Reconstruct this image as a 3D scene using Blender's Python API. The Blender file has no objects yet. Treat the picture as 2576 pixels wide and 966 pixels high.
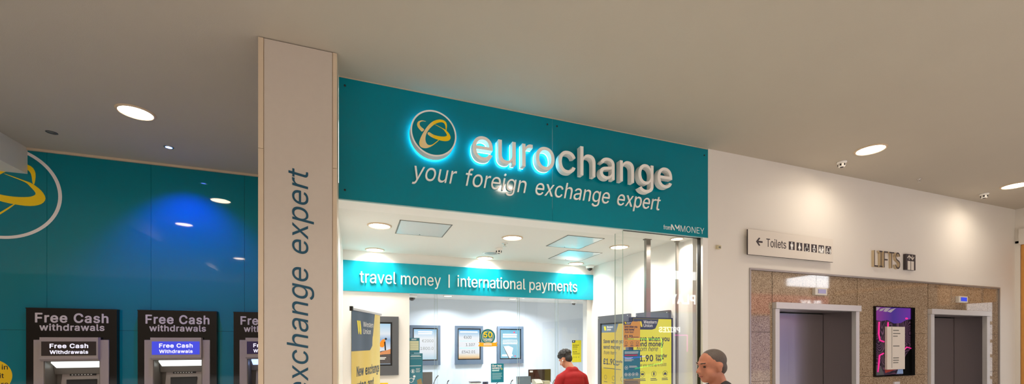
import bpy, bmesh, math, random
from mathutils import Vector, Matrix, Euler
random.seed(7)
PI = math.pi
SC = bpy.context.scene
COL = SC.collection

# ------------------------------------------------------------------ camera
CAM_H, YAW, F_PX, HORIZON = 1.65, math.radians(20.1), 1073.0, 858.0
cam_d = bpy.data.cameras.new('camera'); cam = bpy.data.objects.new('camera', cam_d); COL.objects.link(cam)
cam.location = (0, 0, CAM_H); cam.rotation_euler = (PI/2, 0, -YAW)
cam_d.sensor_width = 36; cam_d.lens = 36*F_PX/2576; cam_d.shift_y = (HORIZON-483)/2576
cam_d.clip_start = .05; cam_d.clip_end = 200
SC.camera = cam
vs = SC.view_settings
SC.display_settings.display_device = 'sRGB'
vs.view_transform = 'Standard'; vs.look = 'None'; vs.gamma = 1; vs.exposure = 0; vs.use_curve_mapping = False
SC.cycles.use_denoising = True
SC.cycles.max_bounces = 10; SC.cycles.diffuse_bounces = 5; SC.cycles.glossy_bounces = 4
SC.cycles.transparent_max_bounces = 16; SC.cycles.sample_clamp_indirect = 6; SC.cycles.caustics_reflective = False
SC.cycles.caustics_refractive = False

# survey: where a photographed point lies on a wall (depth d), on a level (height z) or on a side wall (x = u)
_c, _s = math.cos(YAW), math.sin(YAW)
def _ray(px, py):
    t = (px-1288)/F_PX; return (t*_c+_s, -t*_s+_c, (HORIZON-py)/F_PX)
def W(px, py, d):
    r = _ray(px, py); k = d/r[1]; return (r[0]*k, CAM_H+r[2]*k)
def LV(px, py, z):
    r = _ray(px, py); k = (z-CAM_H)/r[2]; return (r[0]*k, r[1]*k)
def SW(px, py, u):
    r = _ray(px, py); k = u/r[0]; return (r[1]*k, CAM_H+r[2]*k)

# ------------------------------------------------------------------ materials
def lin(c):
    c = c/255.0
    return c/12.92 if c <= .04045 else ((c+.055)/1.055)**2.4
def rgb(r, g, b): return (lin(r), lin(g), lin(b), 1)
MATS = {}
def mat(name, col, rough=.5, metal=0, spec=.5, emit=0, ecol=None, noise=0, nscale=30, bump=0, bscale=200, coat=0, aniso=None):
    m = bpy.data.materials.new(name); m.use_nodes = True
    nt = m.node_tree; b = nt.nodes['Principled BSDF']
    b.inputs['Base Color'].default_value = col
    b.inputs['Roughness'].default_value = rough; b.inputs['Metallic'].default_value = metal
    b.inputs['Specular IOR Level'].default_value = spec
    if coat: b.inputs['Coat Weight'].default_value = coat; b.inputs['Coat Roughness'].default_value = .03
    if emit:
        b.inputs['Emission Color'].default_value = ecol or col; b.inputs['Emission Strength'].default_value = emit
    if noise or bump:
        tc = nt.nodes.new('ShaderNodeTexCoord')
    if noise:
        n = nt.nodes.new('ShaderNodeTexNoise'); n.inputs['Scale'].default_value = nscale; n.inputs['Detail'].default_value = 4
        mp = nt.nodes.new('ShaderNodeMapping'); nt.links.new(tc.outputs['Object'], mp.inputs[0]); nt.links.new(mp.outputs[0], n.inputs['Vector'])
        if aniso: mp.inputs['Scale'].default_value = aniso
        mx = nt.nodes.new('ShaderNodeMix'); mx.data_type = 'RGBA'
        mx.inputs['A'].default_value = tuple(v*(1-noise) for v in col[:3])+(1,)
        mx.inputs['B'].default_value = tuple(min(1, v*(1+noise)) for v in col[:3])+(1,)
        nt.links.new(n.outputs[0], mx.inputs['Factor']); nt.links.new(mx.outputs['Result'], b.inputs['Base Color'])
    if bump:
        n = nt.nodes.new('ShaderNodeTexNoise'); n.inputs['Scale'].default_value = bscale; n.inputs['Detail'].default_value = 3
        nt.links.new(tc.outputs['Object'], n.inputs['Vector'])
        bp = nt.nodes.new('ShaderNodeBump'); bp.inputs['Strength'].default_value = bump; bp.inputs['Distance'].default_value = .01
        nt.links.new(n.outputs[0], bp.inputs['Height']); nt.links.new(bp.outputs[0], b.inputs['Normal'])
    MATS[name] = m
    return m
def glass_mat(name, tint, gloss_col=(1, 1, 1, 1), base=.045):
    m = bpy.data.materials.new(name); m.use_nodes = True; nt = m.node_tree; nt.nodes.clear()
    o = nt.nodes.new('ShaderNodeOutputMaterial'); mix = nt.nodes.new('ShaderNodeMixShader')
    t = nt.nodes.new('ShaderNodeBsdfTransparent'); t.inputs[0].default_value = tint
    g = nt.nodes.new('ShaderNodeBsdfGlossy'); g.inputs['Roughness'].default_value = .005; g.inputs[0].default_value = gloss_col
    lw = nt.nodes.new('ShaderNodeFresnel'); ge = nt.nodes.new('ShaderNodeNewGeometry'); io = nt.nodes.new('ShaderNodeMapRange')
    io.inputs[3].default_value = 1.45; io.inputs[4].default_value = 1/1.45                 # thin pane: the same reflectance on its inner face
    nt.links.new(ge.outputs['Backfacing'], io.inputs[0]); nt.links.new(io.outputs[0], lw.inputs['IOR'])
    nt.links.new(lw.outputs[0], mix.inputs[0]); nt.links.new(t.outputs[0], mix.inputs[1]); nt.links.new(g.outputs[0], mix.inputs[2])
    nt.links.new(mix.outputs[0], o.inputs[0]); MATS[name] = m; return m

def granite_mat():
    m = bpy.data.materials.new('granite'); m.use_nodes = True; nt = m.node_tree; b = nt.nodes['Principled BSDF']
    tc = nt.nodes.new('ShaderNodeTexCoord')
    n1 = nt.nodes.new('ShaderNodeTexNoise'); n1.inputs['Scale'].default_value = 75; n1.inputs['Detail'].default_value = 5; n1.inputs['Roughness'].default_value = .75
    n2 = nt.nodes.new('ShaderNodeTexNoise'); n2.inputs['Scale'].default_value = 3; n2.inputs['Detail'].default_value = 3
    cr = nt.nodes.new('ShaderNodeValToRGB'); e = cr.color_ramp.elements
    e[0].position = .34; e[0].color = rgb(70, 54, 42); e[1].position = .72; e[1].color = rgb(226, 206, 180)
    x = e.new(.5); x.color = rgb(178, 154, 128); x = e.new(.42); x.color = rgb(136, 110, 86)
    mx = nt.nodes.new('ShaderNodeMix'); mx.data_type = 'RGBA'; mx.blend_type = 'MULTIPLY'; mx.inputs['Factor'].default_value = .25
    for n in (n1, n2): nt.links.new(tc.outputs['Object'], n.inputs['Vector'])
    nt.links.new(n1.outputs[0], cr.inputs[0]); nt.links.new(cr.outputs[0], mx.inputs['A']); nt.links.new(n2.outputs[0], mx.inputs['B'])
    nt.links.new(mx.outputs['Result'], b.inputs['Base Color'])
    b.inputs['Roughness'].default_value = .04; b.inputs['Specular IOR Level'].default_value = .75
    MATS['granite'] = m; return m
def swirl_mat():  # mirrored swirl painted into the panel's colour
    m = bpy.data.materials.new('swirl_reflection'); m.use_nodes = True; nt = m.node_tree; b = nt.nodes['Principled BSDF']
    tc = nt.nodes.new('ShaderNodeTexCoord'); n = nt.nodes.new('ShaderNodeTexNoise'); n.inputs['Scale'].default_value = 2.6; n.inputs['Detail'].default_value = 1
    nt.links.new(tc.outputs['Object'], n.inputs['Vector'])
    mu = nt.nodes.new('ShaderNodeMath'); mu.operation = 'MULTIPLY'; mu.inputs[1].default_value = 26; nt.links.new(n.outputs[0], mu.inputs[0])
    fr = nt.nodes.new('ShaderNodeMath'); fr.operation = 'FRACT'; nt.links.new(mu.outputs[0], fr.inputs[0])
    cr = nt.nodes.new('ShaderNodeValToRGB'); e = cr.color_ramp.elements
    e[0].position = 0; e[0].color = rgb(30, 20, 34); e[1].position = 1; e[1].color = rgb(36, 24, 40)
    for p, c in ((.45, rgb(44, 28, 52)), (.6, rgb(126, 92, 120)), (.75, rgb(92, 60, 96))): x = e.new(p); x.color = c
    nt.links.new(fr.outputs[0], cr.inputs[0]); nt.links.new(cr.outputs[0], b.inputs['Base Color'])
    b.inputs['Roughness'].default_value = .3
    MATS['swirl_reflection'] = m; return m
def ramp_mat(name, axis, stops, rough=.4, emit=0):
    """printed or displayed artwork whose colour runs along one axis of its own bounding box"""
    m = bpy.data.materials.new(name); m.use_nodes = True; nt = m.node_tree; b = nt.nodes['Principled BSDF']
    tc = nt.nodes.new('ShaderNodeTexCoord'); sp = nt.nodes.new('ShaderNodeSeparateXYZ'); nt.links.new(tc.outputs['Generated'], sp.inputs[0])
    cr = nt.nodes.new('ShaderNodeValToRGB'); e = cr.color_ramp.elements
    e[0].position = stops[0][0]; e[0].color = stops[0][1]; e[1].position = stops[-1][0]; e[1].color = stops[-1][1]
    for p, c in stops[1:-1]: x = e.new(p); x.color = c
    nt.links.new(sp.outputs[axis], cr.inputs[0])
    if emit: nt.links.new(cr.outputs[0], b.inputs['Emission Color']); b.inputs['Emission Strength'].default_value = emit; b.inputs['Base Color'].default_value = (.02, .02, .02, 1)
    else: nt.links.new(cr.outputs[0], b.inputs['Base Color'])
    b.inputs['Roughness'].default_value = rough; MATS[name] = m; return m

white_wall = mat('white_wall_paint', rgb(232, 226, 218), .55, noise=.015, nscale=3)
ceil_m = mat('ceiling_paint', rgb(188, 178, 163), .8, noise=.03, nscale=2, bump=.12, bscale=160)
shop_white = mat('shop_white_paint', rgb(240, 237, 232), .5)
shop_ceil = mat('shop_ceiling_paint', rgb(232, 230, 224), .6)
pillar_m = mat('pillar_laminate', rgb(202, 190, 178), .45, noise=.03, nscale=20)
pillar_trim = mat('pillar_edge_trim', rgb(212, 192, 166), .4)
teal = mat('teal_panel', rgb(0, 130, 148), .08, spec=.25, noise=.04, nscale=120)
teal_gloss = mat('teal_gloss_glass', rgb(0, 122, 138), .03, spec=.4)
teal_bright = mat('teal_shop_panel', rgb(0, 160, 182), .3, spec=.4)
teal_dark_ink = mat('dark_teal_vinyl', rgb(10, 74, 98), .5)
letter_white = mat('letter_white', rgb(250, 247, 242), .4)
letter_side = mat('letter_return_white', rgb(225, 220, 212), .45)
print_white = mat('print_white', rgb(245, 245, 243), .5)
vinyl_ring = mat('vinyl_ring_white', rgb(240, 232, 230), .5)
gold = ramp_mat('logo_gold', 0, [(0, rgb(250, 214, 110)), (.25, rgb(246, 224, 176)), (.5, rgb(255, 214, 8)), (1, rgb(255, 214, 0))])
halo = mat('halo_led', rgb(150, 235, 255), .5, emit=11, ecol=(.22, .82, 1, 1))
black_gloss = mat('black_gloss', rgb(9, 9, 9), .06, spec=.5)
black_matt = mat('black_plastic', rgb(24, 24, 25), .4)
dark_grey = mat('dark_grey_frame', rgb(88, 90, 94), .45)
slate = mat('slate_frame', rgb(92, 108, 126), .45)
seam_m = mat('shadow_gap', rgb(40, 44, 44), .8)
atm_grey = mat('cash_machine_grey', rgb(168, 156, 150), .38, spec=.5, noise=.03, nscale=60)
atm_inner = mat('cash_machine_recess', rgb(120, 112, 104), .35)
atm_letter = mat('cash_machine_lettering', rgb(205, 196, 194), .45)
strip_lit = mat('cash_machine_lamp', rgb(240, 250, 246), .4, emit=1.5)
strip_blue = mat('cash_machine_blue_lamp', rgb(150, 180, 255), .4, emit=2.2, ecol=(.35, .5, 1, 1))
scr_brown = mat('topper_screen_dark', rgb(52, 42, 38), .2)
scr_blue = mat('topper_screen_blue', rgb(60, 70, 200), .3, emit=.75, ecol=(.04, .055, .62, 1))
scr_violet = mat('topper_screen_violet', rgb(54, 40, 84), .2, emit=.05)
glow_text = mat('lit_lettering', rgb(240, 240, 255), .4, emit=.75)
sticker_y = mat('sticker_yellow', rgb(255, 208, 0), .45)
ink = mat('black_ink', rgb(34, 32, 34), .5)
ink_grey = mat('grey_ink', rgb(120, 118, 110), .5)
sign_ink = mat('sign_charcoal', rgb(62, 54, 56), .45)
sign_face = mat('sign_white', rgb(228, 220, 210), .4)
alu = mat('brushed_aluminium', rgb(216, 213, 214), .42, metal=.3, noise=.06, nscale=8, aniso=(1, 1, 60))
steel = mat('brushed_steel', rgb(150, 143, 136), .28, metal=.95, noise=.08, nscale=5, aniso=(60, 60, 1))
steel_lift = mat('lift_door_steel', rgb(165, 158, 160), .3, metal=.95, noise=.07, nscale=6, aniso=(80, 80, 1))
chrome = mat('polished_chrome', rgb(225, 222, 218), .12, metal=1)
trim_metal = mat('stone_edge_trim', rgb(170, 164, 160), .35, metal=.5)
granite = granite_mat(); swirl = swirl_mat()
lamp_warm = mat('lamp_diffuser_warm', (1, .92, .8, 1), .4, emit=34, ecol=(1, .86, .66, 1))
lamp_white = mat('lamp_diffuser_white', (1, .97, .92, 1), .4, emit=14, ecol=(1, .95, .86, 1))
lamp_blue = mat('lamp_diffuser_blue', (.5, .6, 1, 1), .4, emit=25, ecol=(.12, .2, 1, 1))
lamp_rim = mat('lamp_rim', rgb(214, 190, 160), .35)
speaker_grille = mat('speaker_grille', rgb(150, 148, 146), .5)
wu_yellow = mat('poster_yellow', rgb(247, 226, 20), .4)
wu_screen = mat('display_yellow', rgb(90, 84, 4), .25, emit=.78, ecol=rgb(236, 222, 0))
wu_amber = mat('poster_amber', rgb(242, 168, 14), .4)
wu_dark = mat('poster_charcoal', rgb(52, 60, 72), .4)
banner_y = ramp_mat('banner_yellow', 0, [(0, rgb(232, 200, 84)), (1, rgb(240, 216, 120))])
banner_slate = mat('banner_slate', rgb(78, 92, 112), .5)
teal_card = mat('teal_card', rgb(0, 120, 140), .4)
cream_card = mat('cream_card', rgb(226, 220, 180), .5)
skin = mat('skin_tan', rgb(190, 128, 98), .55, noise=.05, nscale=40)
skin2 = mat('skin_ruddy', rgb(186, 120, 92), .55, noise=.06, nscale=40)
hair_dark = mat('hair_dark', rgb(46, 42, 42), .6, noise=.4, nscale=160, bump=.6, bscale=120)
hair_grey = mat('hair_grey', rgb(84, 72, 66), .6, noise=.25, nscale=160, bump=.4, bscale=150)
red_cloth = mat('red_cotton', rgb(158, 14, 18), .8, noise=.08, nscale=14, bump=.2, bscale=20)
dark_cloth = mat('dark_cotton', rgb(44, 44, 46), .85, noise=.1, nscale=20)
denim = mat('dark_denim', rgb(52, 58, 74), .85)
shoe_m = mat('black_shoe', rgb(30, 28, 28), .5)
eye_m = mat('eye', rgb(40, 30, 26), .2); lip_m = mat('lip', rgb(160, 88, 74), .5)
wood_amber = mat('amber_wood', rgb(214, 150, 70), .4, noise=.15, nscale=12, aniso=(6, 6, 1))
navy = mat('navy_panel', rgb(58, 66, 84), .5)
taupe = mat('taupe_wall', rgb(128, 112, 96), .6)
floor_m = mat('floor_terrazzo', rgb(204, 200, 195), .25, noise=.06, nscale=6)
counter_m = mat('counter_laminate', rgb(226, 224, 222), .35)
glass_clear = glass_mat('clear_glass', (.985, .993, .985, 1))
glass_screen_m = glass_mat('security_glass', (.965, .985, .99, 1))
glass_edge = mat('glass_edge', rgb(186, 204, 192), .15)
maroon = mat('maroon_band', rgb(150, 40, 50), .5, emit=.7)
neon_pink = mat('neon_pink', rgb(255, 60, 220), .4, emit=3, ecol=(1, .05, .7, 1))
neon_green = mat('neon_green', rgb(80, 255, 120), .4, emit=3, ecol=(.1, 1, .25, 1))
neon_blue = mat('neon_blue', rgb(60, 80, 255), .4, emit=4, ecol=(.06, .1, 1, 1))
lit_sign = mat('lit_sign_face', rgb(255, 255, 255), .4, emit=6)

# ------------------------------------------------------------------ builders
class MB:
    def __init__(s): s.bm = bmesh.new(); s.ms = []
    def mark(s, fs, mi):
        for f in fs: f.material_index = mi
    def box(s, x0, x1, y0, y1, z0, z1, bev=0, mi=0):
        if x0 > x1: x0, x1 = x1, x0
        if y0 > y1: y0, y1 = y1, y0
        if z0 > z1: z0, z1 = z1, z0
        v = [s.bm.verts.new(p) for p in ((x0,y0,z0),(x1,y0,z0),(x1,y1,z0),(x0,y1,z0),(x0,y0,z1),(x1,y0,z1),(x1,y1,z1),(x0,y1,z1))]
        fs = [s.bm.faces.new([v[i] for i in q]) for q in ((0,3,2,1),(4,5,6,7),(0,1,5,4),(1,2,6,5),(2,3,7,6),(3,0,4,7))]
        s.mark(fs, mi)
        if bev:
            es = list({e for f in fs for e in f.edges})
            bmesh.ops.bevel(s.bm, geom=es, offset=bev, segments=2, affect='EDGES', profile=.6)
        return s
    def prism(s, pts, axis, a, b, mi=0):
        """closed outline pts (2D) pushed along an axis from a to b; axis 'y': pts=(x,z), 'x': pts=(y,z), 'z': pts=(x,y)"""
        def P(p, t): return {'y': (p[0], t, p[1]), 'x': (t, p[0], p[1]), 'z': (p[0], p[1], t)}[axis]
        A = [s.bm.verts.new(P(p, a)) for p in pts]; B = [s.bm.verts.new(P(p, b)) for p in pts]
        n = len(pts); fs = [s.bm.faces.new(A[::-1]), s.bm.faces.new(B)]
        for i in range(n): fs.append(s.bm.faces.new((A[i], A[(i+1) % n], B[(i+1) % n], B[i])))
        bmesh.ops.recalc_face_normals(s.bm, faces=fs); s.mark(fs, mi)
        return s
    def ring2(s, pts_out, pts_in, axis, a, b):
        def P(p, t): return {'y': (p[0], t, p[1]), 'x': (t, p[0], p[1]), 'z': (p[0], p[1], t)}[axis]
        L = [[s.bm.verts.new(P(p, t)) for p in pts] for pts, t in ((pts_out, a), (pts_out, b), (pts_in, b), (pts_in, a))]
        n = len(pts_out); fs = []
        for k in range(4):
            for i in range(n): fs.append(s.bm.faces.new((L[k][i], L[k][(i+1) % n], L[(k+1) % 4][(i+1) % n], L[(k+1) % 4][i])))
        bmesh.ops.recalc_face_normals(s.bm, faces=fs); return s
    def lathe(s, prof, c, axis='z', n=32):
        """profile (r, h) turned about an axis through c"""
        c = Vector(c); rings = []
        for r, h in prof:
            ring = []
            for i in range(n):
                a = 2*PI*i/n; x, y = r*math.cos(a), r*math.sin(a)
                p = {'z': Vector((x, y, h)), 'y': Vector((x, h, y)), 'x': Vector((h, x, y))}[axis]
                ring.append(s.bm.verts.new(c+p))
            rings.append(ring)
        fs = []
        for k in range(len(rings)-1):
            for i in range(n):
                fs.append(s.bm.faces.new((rings[k][i], rings[k][(i+1) % n], rings[k+1][(i+1) % n], rings[k+1][i])))
        for r in (rings[0], rings[-1]): fs.append(s.bm.faces.new(r))
        bmesh.ops.recalc_face_normals(s.bm, faces=fs)
        for f in fs: f.smooth = True
        return s
    def tube(s, path, r, n=10, r1=None):
        path = [Vector(p) for p in path]; rings = []; m = len(path)
        for i, p in enumerate(path):
            t = (path[min(i+1, m-1)]-path[max(i-1, 0)]).normalized()
            u = t.orthogonal().normalized() if i == 0 else (u - t*u.dot(t)).normalized()
            v = t.cross(u); rr = r if r1 is None else r+(r1-r)*i/(m-1)
            rings.append([s.bm.verts.new(p+(u*math.cos(2*PI*k/n)+v*math.sin(2*PI*k/n))*rr) for k in range(n)])
        fs = [s.bm.faces.new(rings[0][::-1]), s.bm.faces.new(rings[-1])]
        for a, b in zip(rings, rings[1:]):
            for k in range(n): fs.append(s.bm.faces.new((a[k], a[(k+1) % n], b[(k+1) % n], b[k])))
        for f in fs[2:]: f.smooth = True
        return s
    def ball(s, c, r, rot=None, u=20, v=14):
        mt = Matrix.Translation(Vector(c)) @ (Euler(rot).to_matrix().to_4x4() if rot else Matrix.Identity(4)) @ Matrix.Diagonal((*r, 1) if hasattr(r, '__len__') else (r, r, r, 1))
        d = bmesh.ops.create_uvsphere(s.bm, u_segments=u, v_segments=v, radius=1, matrix=mt)
        for vv in d['verts']:
            for f in vv.link_faces: f.smooth = True
        return s
    def cone(s, p0, r0, p1, r1, n=16):
        """tapered limb piece with round ends"""
        p0, p1 = Vector(p0), Vector(p1); s.ball(p0, r0, u=n, v=10); s.ball(p1, r1, u=n, v=10); return s.tube([p0, p1], r0, n, r1)
    def build(s, name, material, parent=None, local=False):
        me = bpy.data.meshes.new(name)
        if parent is not None and not local:
            o0 = root_of(parent).location
            for v in s.bm.verts: v.co -= o0
        s.bm.to_mesh(me); s.bm.free()
        for m in (material if isinstance(material, (list, tuple)) else [material]): me.materials.append(m)
        o = bpy.data.objects.new(name, me); COL.objects.link(o)
        if parent is not None: o.parent = parent
        return o
def root_of(o):
    while o.parent is not None: o = o.parent
    return o
def B(*a, **k): return MB().box(*a, **k)
def tag(o, label=None, cat=None, group=None, kind=None):
    for k, v in (('label', label), ('category', cat), ('group', group), ('kind', kind)):
        if v: o[k] = v
    return o
def thing(name, label, cat, loc, group=None, rz=0):
    o = bpy.data.objects.new(name, None); COL.objects.link(o); o.location = loc; o.rotation_euler = (0, 0, rz); o.empty_display_size = .05
    return tag(o, label, cat, group)
def struct(name, mb, m, label=None):
    o = mb.build(name, m); o['kind'] = 'structure'
    if label: o['label'] = label
    return o
def copy_tree(o, parent=None):
    c = o.copy(); COL.objects.link(c)
    if parent is not None: c.parent = parent
    for ch in list(o.children): copy_tree(ch, c)
    return c
def circle(cx, cz, r, n=48): return [(cx+r*math.cos(2*PI*i/n), cz+r*math.sin(2*PI*i/n)) for i in range(n)]
def smooth_loop(pts, k=4, closed=True):
    out = []; n = len(pts)
    for i in range(n if closed else n-1):
        p0, p1, p2, p3 = (Vector(pts[j % n] if closed else pts[max(0, min(n-1, j))]) for j in (i-1, i, i+1, i+2))
        for q in range(k):
            t = q/k
            out.append(tuple(.5*((2*p1)+(p2-p0)*t+(2*p0-5*p1+4*p2-p3)*t*t+(3*p1-p0-3*p2+p3)*t**3)))
    return out

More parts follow.
